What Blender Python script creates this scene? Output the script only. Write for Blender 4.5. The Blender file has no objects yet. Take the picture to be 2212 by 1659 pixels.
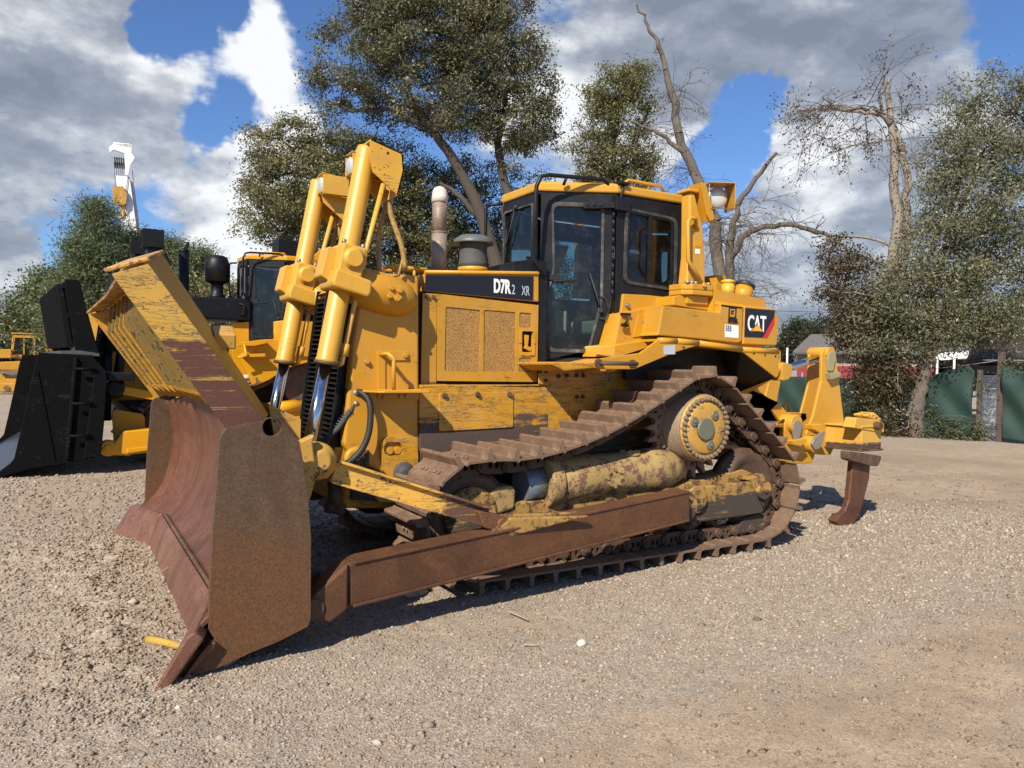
import bpy, math, random
import numpy as np
from mathutils import Vector, Matrix, geometry
R_ = math.radians
rnd = random.Random(7)
SC = bpy.context.scene
COL = SC.collection

# ---------------------------------------------------------------- camera
cam = bpy.data.objects.new('camera', bpy.data.cameras.new('camera'))
COL.objects.link(cam); SC.camera = cam
cam.data.sensor_width = 36; cam.data.lens = 26.657
cam.data.clip_start = 0.05; cam.data.clip_end = 3000
YAW, PIT, ROL = R_(59.554), R_(-1.2552), R_(0.8376)
FW = Vector((math.cos(YAW)*math.cos(PIT), math.sin(YAW)*math.cos(PIT), math.sin(PIT)))
RT = Vector((math.sin(YAW), -math.cos(YAW), 0)); UP = RT.cross(FW)
RT2 = RT*math.cos(ROL)+UP*math.sin(ROL); UP2 = -RT*math.sin(ROL)+UP*math.cos(ROL)
CAM = Vector((-1.8748, -6.1092, 1.6452))
mw = Matrix((RT2, UP2, -FW)).transposed().to_4x4(); mw.translation = CAM
cam.matrix_world = mw
def ray(x, y):            # photograph pixel -> direction in the world
    return (FW*1637.9 + RT2*(x-1106) - UP2*(y-829.5)).normalized()
def gpos(x, dist):        # ground point seen in a column, at a distance
    d = ray(x, 795); h = math.hypot(d.x, d.y)
    return Vector((CAM.x+d.x/h*dist, CAM.y+d.y/h*dist, 0))
def ppos(x, y, dist):     # point on a column at a distance
    d = ray(x, y); h = math.hypot(d.x, d.y)
    return CAM + d*(dist/h)

# ---------------------------------------------------------------- world
SUN = Vector((-.64, -.46, .64)).normalized()
W = bpy.data.worlds.new('World'); SC.world = W; W.use_nodes = True
nt = W.node_tree; nt.nodes.clear()
class NG:
    def __init__(s, nt): s.nt = nt
    def n(s, t, props=None, **k):
        nd = s.nt.nodes.new(t)
        for a, b in (props or {}).items(): setattr(nd, a, b)
        for a, b in k.items():
            a = a.replace('_', ' ')
            if a.startswith('i ') : sock = nd.inputs[int(a[2:])]
            else: sock = nd.inputs[a]
            if isinstance(b, bpy.types.NodeSocket): s.nt.links.new(b, sock)
            elif isinstance(b, bpy.types.Node): s.nt.links.new(b.outputs[0], sock)
            else: sock.default_value = b
        return nd
    def math(s, op, a, b=0.0, clamp=False):
        return s.n('ShaderNodeMath', dict(operation=op, use_clamp=clamp), i_0=a, i_1=b).outputs[0]
    def noise(s, vec, scale, detail=4, rough=.55, dist=0.0, out=0):
        nd = s.n('ShaderNodeTexNoise', None, Scale=scale, Detail=detail, Roughness=rough, Distortion=dist)
        s.nt.links.new(vec, nd.inputs['Vector']); return nd.outputs[out]
    def ss(s, v, a, b, lo=0.0, hi=1.0):
        nd = s.n('ShaderNodeMapRange', dict(interpolation_type='SMOOTHSTEP'), Value=v)
        nd.inputs['From Min'].default_value = a; nd.inputs['From Max'].default_value = b
        nd.inputs['To Min'].default_value = lo; nd.inputs['To Max'].default_value = hi
        return nd.outputs[0]
    def mix(s, f, a, b, bt='MIX'):
        nd = s.nt.nodes.new('ShaderNodeMix'); nd.data_type = 'RGBA'; nd.blend_type = bt
        for i, v in ((0, f), (6, a), (7, b)):
            if isinstance(v, (bpy.types.NodeSocket,)): s.nt.links.new(v, nd.inputs[i])
            else: nd.inputs[i].default_value = (*v, 1) if isinstance(v, tuple) and len(v) == 3 else v
        return nd.outputs[2]
g = NG(nt)
tc = g.n('ShaderNodeTexCoord').outputs['Generated']
sky = g.n('ShaderNodeTexSky', dict(sky_type='NISHITA', sun_disc=False, sun_elevation=math.asin(SUN.z),
          sun_rotation=math.atan2(SUN.x, SUN.y), air_density=1.0, dust_density=.15, ozone_density=4.0))
sep = g.n('ShaderNodeSeparateXYZ', None, Vector=tc)
zz = g.math('ADD', g.math('MAXIMUM', sep.outputs[2], 0.0), .22)
cx = g.math('DIVIDE', sep.outputs[0], zz); cy = g.math('DIVIDE', sep.outputs[1], zz)
cv = g.n('ShaderNodeCombineXYZ', None, X=cx, Y=cy, Z=0.0).outputs[0]
def vadd(v, k, sc=(1, 1, 1)):
    m = g.n('ShaderNodeVectorMath', dict(operation='MULTIPLY'), i_0=v, i_1=sc).outputs[0]
    return g.n('ShaderNodeVectorMath', dict(operation='ADD'), i_0=m, i_1=k).outputs[0]
fl = vadd(tc, (0, 0, 0), (1, 1, 1.9))
n1 = g.noise(fl, 2.6, 6, .60, .1)
n2 = g.noise(fl, 5.5, 6, .60, .1)
n3 = g.noise(fl, 9.0, 7, .62, .1)
n1u = g.noise(vadd(fl, (-.02, -.015, .055)), 2.6, 5, .60, .1); n2u = g.noise(vadd(fl, (-.01, -.01, .03)), 5.5, 5, .60, .1)
relief = g.math('ADD', g.math('MULTIPLY', g.math('SUBTRACT', n1, n1u), 1.6), g.math('MULTIPLY', g.math('SUBTRACT', n2, n2u), 1.3))
wn = g.n('ShaderNodeTexNoise', None, Vector=tc, Scale=5.5, Detail=5., Roughness=.6)
warp = vadd(vadd(wn.outputs[1], (-.5, -.5, -.5)), (0, 0, 0), (.20, .20, .20)); tw = g.n('ShaderNodeVectorMath', dict(operation='NORMALIZE'), i_0=g.n('ShaderNodeVectorMath', dict(operation='ADD'), i_0=tc, i_1=warp)).outputs[0]
# cloud masses: (pixel x, y, radius in radians, cover, brightness)
BL = [(120,120,.20,.9,.0),(330,230,.13,.8,.0),(60,330,.16,.7,-.1),(200,40,.12,.8,.0),(320,140,.09,.5,.25),(560,110,.085,1.5,1.),(600,230,.07,1.3,.8),
      (520,230,.06,.5,.35),(440,410,.07,.6,.2),(90,560,.10,.9,.35),(30,480,.06,.6,.1),(470,500,.09,1.5,.8),(560,450,.06,1.2,.5),(40,640,.08,.8,-.2),(1180,80,.09,.8,.35),(1230,150,.06,.6,.4),
      (1400,60,.13,1.1,-.15),(1600,30,.14,1.0,-.2),(1800,90,.16,1.0,-.25),(1480,160,.10,.8,-.1),(1980,60,.12,.8,-.05),(1850,220,.08,.8,-.2),(1560,200,.05,.3,0),
      (1500,330,.045,.5,.8),(1800,370,.10,1.1,.6),(1720,330,.06,.9,.9),(1780,460,.12,.8,-.1),(1700,600,.12,.9,-.3),(1740,640,.1,.9,.25),(2100,190,.06,.6,.5),
      (1170,330,.10,1.6,.8),(1380,380,.06,.5,.4),(700,60,.05,.2,0),(660,500,.12,1.,.5),(1130,180,.06,1.,.5),(-300,300,.4,.6,.1),(2500,300,.35,.6,-.1),(1900,560,.1,.7,-.2)]
HO = [(430,190,.065,2.4),(400,60,.05,2.0),(455,300,.05,1.2),(250,520,.09,1.6),(760,60,.11,1.6),(1560,470,.04,1.2),(690,200,.05,.7),(1620,270,.055,1.5),(1690,250,.05,1.2),(1600,350,.05,1.5),(2170,60,.06,1.),
      (2110,120,.05,.5),(1960,240,.035,.7),(210,470,.08,.8),(500,340,.07,.7),(330,440,.05,.5),(170,530,.04,.6),(500,450,.03,.4),(1290,400,.03,.4),(1230,20,.04,.6),(1330,130,.03,.2),
      (900,400,.1,.5),(1600,240,.03,.7)]
cover = None; bright = None
for l, hole in ((BL, False), (HO, True)):
    for b in l:
        d = ray(b[0], b[1])
        dp = g.n('ShaderNodeVectorMath', dict(operation='DOT_PRODUCT'), i_0=tw, i_1=tuple(d)).outputs['Value']
        m = g.ss(dp, math.cos(b[2]*1.5), math.cos(b[2]*.25), 0, 1)
        c = g.math('MULTIPLY', m, -b[3]*.15 if hole else b[3]*.11)
        cover = c if cover is None else g.math('ADD', cover, c)
        if not hole and b[4]:
            q = g.math('MULTIPLY', m, b[4])
            bright = q if bright is None else g.math('ADD', bright, q)
base = g.math('ADD', g.math('MULTIPLY', n1, .55), g.math('ADD', g.math('MULTIPLY', n2, .38), g.math('MULTIPLY', n3, .25)))
cov = g.ss(g.math('ADD', base, cover), .610, .745)
cov = g.math('MAXIMUM', cov, g.ss(sep.outputs[2], .10, -.02, 0, .85))
# self shadowing of the clouds seen by eye: thick parts grey, thin rims white
br = g.math('ADD', g.math('ADD', g.math('ADD', g.math('MULTIPLY', n2, .55), relief), g.math('MULTIPLY', bright, .26)), g.math('MULTIPLY', n3, .75))
cr = g.n('ShaderNodeValToRGB', None, Fac=g.math('SUBTRACT', br, .17))
el = cr.color_ramp.elements
el[0].position = .12; el[0].color = (2.5, 2.95, 3.6, 1)
el[1].position = .93; el[1].color = (10.6, 10.7, 10.7, 1)
e = el.new(.42); e.color = (3.7, 4.1, 4.8, 1)
e = el.new(.64); e.color = (6.0, 6.4, 6.9, 1)
skc = g.mix(1.0, sky.outputs[0], (.92, 1.12, 1.42), 'MULTIPLY')
mixc = g.mix(g.math('MULTIPLY', cov, .93), skc, cr.outputs[0])
bg = g.n('ShaderNodeBackground', None, Color=mixc, Strength=.066)
out = g.n('ShaderNodeOutputWorld'); nt.links.new(bg.outputs[0], out.inputs[0])

sun = bpy.data.objects.new('sun', bpy.data.lights.new('sun', 'SUN')); COL.objects.link(sun)
sun.data.energy = 4.9; sun.data.angle = R_(.5); sun.data.color = (1, .91, .78)
sun.rotation_euler = SUN.to_track_quat('Z', 'Y').to_euler()
VS = SC.view_settings; VS.view_transform = 'Standard'; VS.look = 'None'; VS.exposure = .55; VS.gamma = 1
SC.cycles.max_bounces = 6; SC.cycles.transparent_max_bounces = 16
try: SC.cycles.use_denoising = True
except Exception: pass

# ---------------------------------------------------------------- materials
MATS = {}
def newmat(name):
    m = bpy.data.materials.new(name); m.use_nodes = True; MATS[name] = m
    nt = m.node_tree; nt.nodes.clear(); g = NG(nt)
    o = g.n('ShaderNodeOutputMaterial'); b = g.n('ShaderNodeBsdfPrincipled')
    nt.links.new(b.outputs[0], o.inputs[0])
    g.b = b; g.o = o; g.m = m
    g.co = g.n('ShaderNodeTexCoord').outputs['Object']
    return g
def setb(g, **k):
    for a, v in k.items():
        s = g.b.inputs[a.replace('_', ' ')]
        if isinstance(v, bpy.types.NodeSocket): g.nt.links.new(v, s)
        else: s.default_value = (*v, 1) if isinstance(v, tuple) and len(v) == 3 else v
def bump(g, h, strength=.3, dist=.01):
    nd = g.n('ShaderNodeBump', None, Strength=strength, Distance=dist, Height=h)
    g.nt.links.new(nd.outputs[0], g.b.inputs['Normal'])
def mapping(g, sc, rot=(0, 0, 0)):
    nd = g.n('ShaderNodeMapping', None, Vector=g.co)
    nd.inputs['Scale'].default_value = sc; nd.inputs['Rotation'].default_value = rot
    return nd.outputs[0]
def paint(name, base, wear=.1, scratch=.0, dirt=.3, rough=.42, chip=(.085, .042, .022), dust=(.36, .27, .17), under=(.05, .055, .03), rustlow=None):
    g = newmat(name)
    big = g.noise(g.co, 1.7, 6, .6, .4); mid = g.noise(g.co, 9, 8, .68, .2); fine = g.noise(g.co, 55, 6, .7)
    c = g.mix(g.ss(big, .3, .75), tuple(v*.90 for v in base), tuple(min(1, v*1.07) for v in base))
    c = g.mix(g.math('MULTIPLY', g.ss(mid, .42, .75), dirt), c, dust)
    stre = g.noise(mapping(g, (14, 14, 1.1)), 1, 5, .6, .2)
    c = g.mix(g.math('MULTIPLY', g.ss(stre, .56, .78), dirt*.7), c, tuple(v*.45 for v in base))
    m = g.ss(g.math('ADD', g.math('MULTIPLY', mid, .62), g.math('MULTIPLY', fine, .38)), .70-wear*.30, .72-wear*.30)
    c = g.mix(m, c, chip)
    if scratch:
        for i, (rz, sc) in enumerate(((.12, (1.5, 1.5, 11)), (.55, (2.1, 2.1, 15)), (-.35, (1.8, 1.8, 13)))):
            s = g.noise(mapping(g, sc, (0, rz, 0)), 1, 7, .66, .9)
            a = g.math('ABSOLUTE', g.math('SUBTRACT', s, .5))
            k = g.math('MULTIPLY', g.ss(a, .010, .002), g.ss(g.noise(g.co, 2.3+i*1.7, 5, .65), .62-scratch*.2, .70-scratch*.2))
            c = g.mix(k, c, under)
            m = g.math('MAXIMUM', m, k)
    if rustlow:          # worn-through band: (axis, from, to) along real wear
        ax, a0, a1, colr = rustlow
        sp_ = g.n('ShaderNodeSeparateXYZ', None, Vector=g.co).outputs['XYZ'.index(ax)]
        w = g.math('ADD', g.ss(sp_, a0, a1), g.math('MULTIPLY', g.math('SUBTRACT', g.math('ADD', g.math('MULTIPLY', mid, .3), g.math('MULTIPLY', g.noise(mapping(g, (1.3, 1.3, 15)), 1, 8, .74, .5), .7)), .5), 2.7))
        w = g.math('MULTIPLY', g.ss(w, .42, .60), g.ss(g.noise(mapping(g, (2.2, 2.2, 24)), 1, 7, .75, .6), .64, .58, .15, 1))
        c = g.mix(w, c, g.mix(fine, tuple(v*.6 for v in colr), tuple(min(1, v*1.35) for v in colr)))
        m = g.math('MAXIMUM', m, w)
    setb(g, Base_Color=c, Roughness=g.math('ADD', g.math('MULTIPLY', m, .3), g.math('ADD', g.math('MULTIPLY', mid, .25), rough-.12)))
    bump(g, g.math('ADD', g.math('MULTIPLY', m, -.5), g.math('MULTIPLY', fine, .35)), .25, .004)
    return g.m
def rusty(name, a, b, c3=None, rough=.6, metal=.15, streak=(10, 10, 1.2), bs=.35, polish=None, low=None):
    g = newmat(name)
    big = g.noise(g.co, 1.3, 6, .62, .5); mid = g.noise(g.co, 12, 8, .7, .2); fine = g.noise(g.co, 90, 5, .7)
    st = g.noise(mapping(g, streak), 1, 7, .65, .15)
    f = g.math('ADD', g.math('MULTIPLY', big, .45), g.math('ADD', g.math('MULTIPLY', st, .35), g.math('MULTIPLY', mid, .2)))
    col = g.mix(g.ss(f, .36, .66), a, b)
    col = g.mix(g.ss(g.noise(g.co, 2.1, 7, .68, .8), .50, .66, 0, .6), col, tuple(v*.62 for v in a))
    if low: col = g.mix(g.ss(g.math('ADD', g.n('ShaderNodeSeparateXYZ', None, Vector=g.co).outputs[2], g.math('MULTIPLY', g.math('SUBTRACT', big, .5), 2.2)), 1.05, .15, 0, .85), col, low)
    if c3: col = g.mix(g.math('MULTIPLY', g.ss(g.math('ADD', g.math('MULTIPLY', mid, .6), g.math('MULTIPLY', fine, .4)), .53, .63), .65), col, c3)
    col = g.mix(g.math('MULTIPLY', g.ss(fine, .35, .65), .55), col, tuple(v*.45 for v in a))
    col = g.mix(g.ss(fine, .70, .74), col, tuple(min(1, v*2.2) for v in b))
    ro = g.math('ADD', g.math('MULTIPLY', mid, .25), rough-.12)
    setb(g, Base_Color=col, Roughness=ro, Metallic=metal)
    bump(g, g.math('ADD', g.math('MULTIPLY', fine, .5), g.math('MULTIPLY', mid, .6)), bs, .006)
    return g.m
def plain(name, c, rough=.5, metal=0.0, vary=.15, sc=14, bs=.15):
    g = newmat(name); n = g.noise(g.co, sc, 6, .65); f = g.noise(g.co, sc*9, 4, .6)
    setb(g, Base_Color=g.mix(n, tuple(v*(1-vary) for v in c), tuple(min(1, v*(1+vary)) for v in c)), Roughness=g.math('ADD', g.math('MULTIPLY', n, .2), rough-.1), Metallic=metal)
    bump(g, f, bs, .004); return g.m

YB = (.52, .250, .012)
M_Y = paint('yellow_paint', YB, .10, .10, .22)
M_YS = paint('scratched_yellow_paint', YB, .22, .8, .34)
M_YW = paint('worn_yellow_paint', (.50, .275, .045), .44, .4, .45, rough=.55)
M_YN = paint('fresh_yellow_paint', (.60, .275, .005), .02, .0, .05, rough=.32)
M_YR = paint('pale_dusty_yellow_paint', (.56, .285, .025), .12, .0, .15)
M_YP = paint('panel_yellow_paint', (.48, .240, .018), .10, .3, .2)
M_BOX = paint('rubbed_yellow_side_plate', YB, .30, .9, .4, rustlow=('Z', 1.50, .90, (.075, .048, .038)))
M_RACKF = paint('rack_end_paint', (.50, .285, .04), .35, 1., .4, rustlow=('Z', 2.15, 1.30, (.085, .032, .020)))
M_RIPB = paint('ripper_beam_paint', (.60, .34, .05), .16, .1, .3, rustlow=('Z', .93, .80, (.07, .04, .028)))
M_TF = paint('track_frame_paint', (.36, .21, .05), .60, .2, 1., rough=.7, rustlow=('Z', .66, .34, (.055, .040, .03)), dust=(.15, .088, .05))
M_RECOIL = paint('dirty_recoil_paint', (.34, .23, .08), .58, .1, 1., rough=.75, dust=(.22, .125, .075), chip=(.13, .07, .045))
M_BK = paint('black_cab_paint', (.010, .0105, .012), .04, .0, .10, rough=.42, chip=(.09, .08, .07), dust=(.09, .08, .07))
M_BKN = paint('glossy_black_paint', (.0035, .0035, .004), .01, .05, .03, rough=.48, chip=(.05, .045, .04), dust=(.04, .036, .03), under=(.05, .05, .05))
M_BKF = paint('flat_black_paint', (.003, .003, .0035), .05, .25, .03, rough=.62, chip=(.04, .036, .03), dust=(.03, .027, .022), under=(.035, .035, .035))
for m_, v_ in ((M_BK, .28), (M_BKN, .35), (M_BKF, .10)): m_.node_tree.nodes['Principled BSDF'].inputs['Specular IOR Level'].default_value = v_
M_BLKPANEL = plain('black_decal', (.010, .010, .014), .3)
M_RUST = rusty('rusted_plate', (.090, .050, .026), (.145, .092, .052), (.08, .06, .042), .58, .2, low=(.175, .075, .026))
M_ARM = rusty('push_arm_rust', (.105, .045, .020), (.200, .085, .032), (.055, .035, .025), .6, .15, (3, 3, 9))
M_MOLD = rusty('polished_moldboard', (.120, .044, .022), (.235, .108, .062), (.07, .045, .03), .50, .2, (14, 14, .5), .18)
M_EDGE = rusty('worn_cutting_edge', (.165, .070, .042), (.31, .160, .105), (.10, .06, .04), .5, .2, (16, 16, 1), .3)
M_TRK = rusty('track_steel', (.155, .092, .056), (.30, .195, .130), (.36, .28, .20), .75, .05, (6, 6, 6), .5)
M_LINK = rusty('track_link_steel', (.095, .055, .034), (.175, .108, .068), (.24, .17, .115), .72, .2, (6, 6, 6), .5)
M_DRUM = rusty('final_drive_steel', (.22, .155, .095), (.36, .27, .18), (.12, .085, .055), .66, .1, (3, 20, 3), .3)
M_SHANK = rusty('shank_steel', (.13, .055, .03), (.20, .095, .055), None, .5, .3, (14, 14, 1), .2)
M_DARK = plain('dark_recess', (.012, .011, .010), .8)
M_GREASE_SHADE = rusty('greasy_shaded_underside', (.028, .02, .014), (.055, .04, .025), (.09, .07, .05), .7, .1)  # near-black brown: greasy steel, and shade put into the under-fender parts
M_CHROME = plain('chrome_rod', (.62, .63, .65), .12, 1.0, .04, 4, .02)
M_GREY = plain('grey_plate', (.42, .47, .52), .4)
M_STEEL = plain('bare_bolt_steel', (.30, .27, .23), .45, .6)
M_RUBBER = plain('black_rubber', (.018, .018, .018), .6)
M_SEAL = paint('worn_rubber_seal', (.03, .03, .03), .30, .0, .5, chip=(.30, .27, .22), dust=(.22, .20, .17), rough=.7)
M_EXH = rusty('sooted_exhaust', (.24, .17, .13), (.50, .41, .33), (.20, .13, .09), .6, .3, (9, 9, 1.5), .3)
M_MESH = plain('dusty_black_mesh', (.060, .060, .058), .75, 0, .4, 40, .5)
M_WHITE = plain('white_paint', (.80, .80, .78), .4)
M_WMUD = plain('dried_pale_mud', (.45, .38, .30), .9, 0, .3)
M_RED = plain('red_print', (.55, .02, .03), .4)
M_ORG = plain('orange_print', (.85, .36, .02), .4)
M_BLUE = plain('blue_print', (.03, .07, .25), .4)
M_SEAT = plain('grey_seat_cloth', (.20, .21, .20), .8)
M_CREAM = plain('cream_plastic', (.42, .43, .33), .6)
M_HOSE = rusty('painted_hose', (.30, .17, .04), (.50, .30, .08), (.04, .03, .02), .6, .0, (20, 20, 20), .3)
# perforated engine panel
def perf(name, base, sc=95, depth=.9):
    g = newmat(name)
    v = g.n('ShaderNodeTexVoronoi', None, Vector=g.co, Scale=sc, Randomness=.55)
    h = g.ss(v.outputs['Distance'], .12, .5)
    n = g.noise(g.co, 6, 6, .6)
    c = g.mix(g.ss(v.outputs['Distance'], .28, .12), base, tuple(x*.10 for x in base))
    c = g.mix(g.math('MULTIPLY', g.ss(n, .4, .7), .35), c, (.20, .12, .05))
    setb(g, Base_Color=c, Roughness=.6); bump(g, h, depth, .006); return g.m
M_PERF = perf('perforated_yellow_sheet', (.40, .215, .055))
def glass(name, tint, refl=.9):
    m = bpy.data.materials.new(name); m.use_nodes = True; nt = m.node_tree; nt.nodes.clear(); g = NG(nt)
    o = g.n('ShaderNodeOutputMaterial'); t = g.n('ShaderNodeBsdfTransparent', None, Color=(*tint, 1))
    gl = g.n('ShaderNodeBsdfGlossy', None, Roughness=.03); gl.inputs['Color'].default_value = (refl, refl, refl, 1)
    fr = g.n('ShaderNodeFresnel', None, IOR=1.5)
    co = g.n('ShaderNodeTexCoord').outputs['Object']
    df = g.n('ShaderNodeBsdfDiffuse'); df.inputs[0].default_value = (.30, .27, .22, 1)
    mx = g.n('ShaderNodeMixShader', None, i_0=fr, i_1=t, i_2=gl)
    mx2 = g.n('ShaderNodeMixShader', None, i_0=g.ss(g.noise(co, 7, 8, .75), .45, .85, .01, .12), i_1=mx, i_2=df)
    nt.links.new(mx2.outputs[0], o.inputs[0]); return m
M_GLASS = glass('green_cab_glass', (.42, .52, .49))
M_TINT = glass('dark_tinted_glass', (.10, .11, .13), 1.0)
m = bpy.data.materials.new('clear_plastic'); m.use_nodes = True; m.node_tree.nodes.clear(); g = NG(m.node_tree)
a_ = g.n('ShaderNodeMixShader', None, i_0=.35, i_1=g.n('ShaderNodeBsdfTransparent', None, Color=(.8, .83, .82, 1)), i_2=g.n('ShaderNodeBsdfGlossy', None, Roughness=.12))
b_ = g.n('ShaderNodeMixShader', None, i_0=.28, i_1=a_, i_2=g.n('ShaderNodeBsdfDiffuse', None, Color=(.6, .62, .6, 1))); o_ = g.n('ShaderNodeOutputMaterial'); m.node_tree.links.new(b_.outputs[0], o_.inputs[0]); M_PLASTIC = m
g = newmat('lamp_lens'); n = g.n('ShaderNodeTexWave', dict(bands_direction='Y'), Vector=g.co, Scale=40.)
setb(g, Base_Color=(.62, .63, .60), Roughness=.2, Metallic=.35); bump(g, n.outputs[1], .5, .004); M_LENS = g.m

# ---------------------------------------------------------------- mesh helpers
XF = [Matrix.Identity(4)]
def crom(P, k):
    P = [P[0]*2-P[1]]+P+[P[-1]*2-P[-2]]; out = []
    for i in range(1, len(P)-2):
        for j in range(k):
            t = j/k; a, b, c, d = P[i-1:i+3]; out.append(.5*((2*b)+(c-a)*t+(2*a-5*b+4*c-d)*t*t+(3*b-a-3*c+d)*t**3))
    return out+[P[-2]]
class MB:
    def __init__(s): s.v = []; s.f = []; s.s = []
    def add(s, vs, fs, smooth=False):
        o = len(s.v); s.v += [Vector(v) for v in vs]
        for i, f in enumerate(fs):
            s.f.append([o+j for j in f]); s.s.append(smooth[i] if isinstance(smooth, list) else smooth)
        return s
    def prism(s, poly, a0, a1, ax='Y', smooth=False):
        n = len(poly)
        def m(p, a): return (p[0], a, p[1]) if ax == 'Y' else (a, p[0], p[1]) if ax == 'X' else (p[0], p[1], a)
        vs = [m(p, a0) for p in poly]+[m(p, a1) for p in poly]
        return s.add(vs, [list(range(n)), list(range(2*n-1, n-1, -1))]+[[i, (i+1) % n, (i+1) % n+n, i+n] for i in range(n)], [False, False]+[smooth]*n)
    def box(s, x0, x1, y0, y1, z0, z1):
        return s.prism([(x0, z0), (x1, z0), (x1, z1), (x0, z1)], y0, y1)
    def obox(s, p0, p1, w, h, up=(0, 0, 1), h1=None, w1=None):      # bar from p0 to p1
        p0, p1 = Vector(p0), Vector(p1); d = (p1-p0).normalized(); sd = d.cross(Vector(up)).normalized(); u = sd.cross(d)
        h1 = h if h1 is None else h1; w1 = w if w1 is None else w1
        vs = [p+sd*(a*ww/2)+u*(b*hh/2) for p, ww, hh in ((p0, w, h), (p1, w1, h1)) for a, b in ((-1, -1), (1, -1), (1, 1), (-1, 1))]
        return s.add(vs, [[0, 1, 2, 3], [7, 6, 5, 4]]+[[i, (i+1) % 4, (i+1) % 4+4, i+4] for i in range(4)])
    def cyl(s, p0, p1, r, r1=None, n=18, cap=True):
        p0, p1 = Vector(p0), Vector(p1); r1 = r if r1 is None else r1
        d = (p1-p0).normalized(); a = d.orthogonal().normalized(); b = d.cross(a)
        vs = [p+(a*math.cos(t)+b*math.sin(t))*rr for p, rr in ((p0, r), (p1, r1)) for t in [2*math.pi*i/n for i in range(n)]]
        fs = [[i, (i+1) % n, (i+1) % n+n, i+n] for i in range(n)]; sm = [True]*n
        if cap: fs += [list(range(n-1, -1, -1)), list(range(n, 2*n))]; sm += [False]*2
        return s.add(vs, fs, sm)
    def lathe(s, prof, o, d, n=20):                                    # prof: (radius, height)
        o, d = Vector(o), Vector(d).normalized(); a = d.orthogonal().normalized(); b = d.cross(a); m = len(prof)
        vs = [o+d*h+(a*math.cos(2*math.pi*i/n)+b*math.sin(2*math.pi*i/n))*r for r, h in prof for i in range(n)]
        fs = [[k*n+i, k*n+(i+1) % n, (k+1)*n+(i+1) % n, (k+1)*n+i] for k in range(m-1) for i in range(n)]
        sm = []
        for k in range(m-1):
            sm += [abs(prof[k+1][1]-prof[k][1]) > 1e-5 or True]*n
        fs += [list(range(n-1, -1, -1)), list(range((m-1)*n, m*n))]; sm += [False]*2
        return s.add(vs, fs, sm)
    def tube(s, pts, r, n=8, r1=None, cr=0):
        pts = [Vector(p) for p in pts]
        if cr: pts = crom(pts, cr)
        m = len(pts); r1 = r if r1 is None else r1
        a = (pts[1]-pts[0]).normalized().orthogonal().normalized(); vs = []
        for i, p in enumerate(pts):
            t = (pts[min(i+1, m-1)]-pts[max(i-1, 0)]).normalized()
            a = (a-t*a.dot(t)); a = a.normalized() if a.length > 1e-6 else t.orthogonal().normalized(); b = t.cross(a); rr = r+(r1-r)*i/(m-1)
            vs += [p+(a*math.cos(2*math.pi*j/n)+b*math.sin(2*math.pi*j/n))*rr for j in range(n)]
        fs = [[i*n+j, i*n+(j+1) % n, (i+1)*n+(j+1) % n, (i+1)*n+j] for i in range(m-1) for j in range(n)]; sm = [True]*len(fs)
        fs += [list(range(n-1, -1, -1)), list(range((m-1)*n, m*n))]; sm += [False]*2
        return s.add(vs, fs, sm)
    def holes(s, outer, hs, fn, th):                                   # flat plate with holes; fn maps (u,v,w) to space
        polys = [outer]+hs; fl = [p for q in polys for p in q]; n = len(fl)
        tr = geometry.tessellate_polygon([[Vector((p[0], p[1], 0)) for p in q] for q in polys])
        vs = [fn(p[0], p[1], 0) for p in fl]+[fn(p[0], p[1], th) for p in fl]
        fs = [list(t) for t in tr]+[[i+n for i in reversed(t)] for t in tr]; o = 0
        for q in polys:
            k = len(q); fs += [[o+i, o+(i+1) % k, o+(i+1) % k+n, o+i+n] for i in range(k)]; o += k
        return s.add(vs, fs)
    def sphere(s, c, r, n=12, sc=(1, 1, 1)):
        c = Vector(c); m = n//2; prof = []
        vs = [c+Vector((0, 0, r*sc[2]))]
        for k in range(1, m):
            t = math.pi*k/m
            vs += [c+Vector((math.sin(t)*math.cos(2*math.pi*i/n)*r*sc[0], math.sin(t)*math.sin(2*math.pi*i/n)*r*sc[1], math.cos(t)*r*sc[2])) for i in range(n)]
        vs.append(c-Vector((0, 0, r*sc[2]))); L = len(vs)-1
        fs = [[0, 1+i, 1+(i+1) % n] for i in range(n)]
        for k in range(m-2): fs += [[1+k*n+i, 1+(k+1)*n+i, 1+(k+1)*n+(i+1) % n, 1+k*n+(i+1) % n] for i in range(n)]
        fs += [[L, 1+(m-2)*n+(i+1) % n, 1+(m-2)*n+i] for i in range(n)]
        return s.add(vs, fs, True)
    def mir(s):                                                        # mirrored copy across the machine's middle plane
        q = MB(); q.v = [Vector((v.x, -v.y, v.z)) for v in s.v]; q.f = [list(f) for f in s.f]; q.s = list(s.s); return q
    def mesh(s, name, mat, fix=True):
        me = bpy.data.meshes.new(name); me.from_pydata([XF[0] @ v for v in s.v], [], s.f)
        me.polygons.foreach_set('use_smooth', [bool(x) for x in s.s])
        if mat: me.materials.append(mat)
        if fix:
            import bmesh
            bm = bmesh.new(); bm.from_mesh(me); bmesh.ops.recalc_face_normals(bm, faces=bm.faces); bm.to_mesh(me); bm.free()
        me.update(); return me
    def build(s, name, mat, parent=None, bevel=0.0, label=None, seg=2):
        o = bpy.data.objects.new(name, s.mesh(name, mat)); COL.objects.link(o)
        if parent is not None: attach(o, parent)
        if bevel:
            b = o.modifiers.new('bevel', 'BEVEL'); b.width = bevel*XF[0].to_scale()[0]; b.segments = seg; b.limit_method = 'ANGLE'; b.angle_limit = R_(35)
        if label: o['label'] = label
        return o
def wm(o):
    m = o.matrix_basis.copy()
    return m if o.parent is None else wm(o.parent) @ o.matrix_parent_inverse @ m
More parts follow.
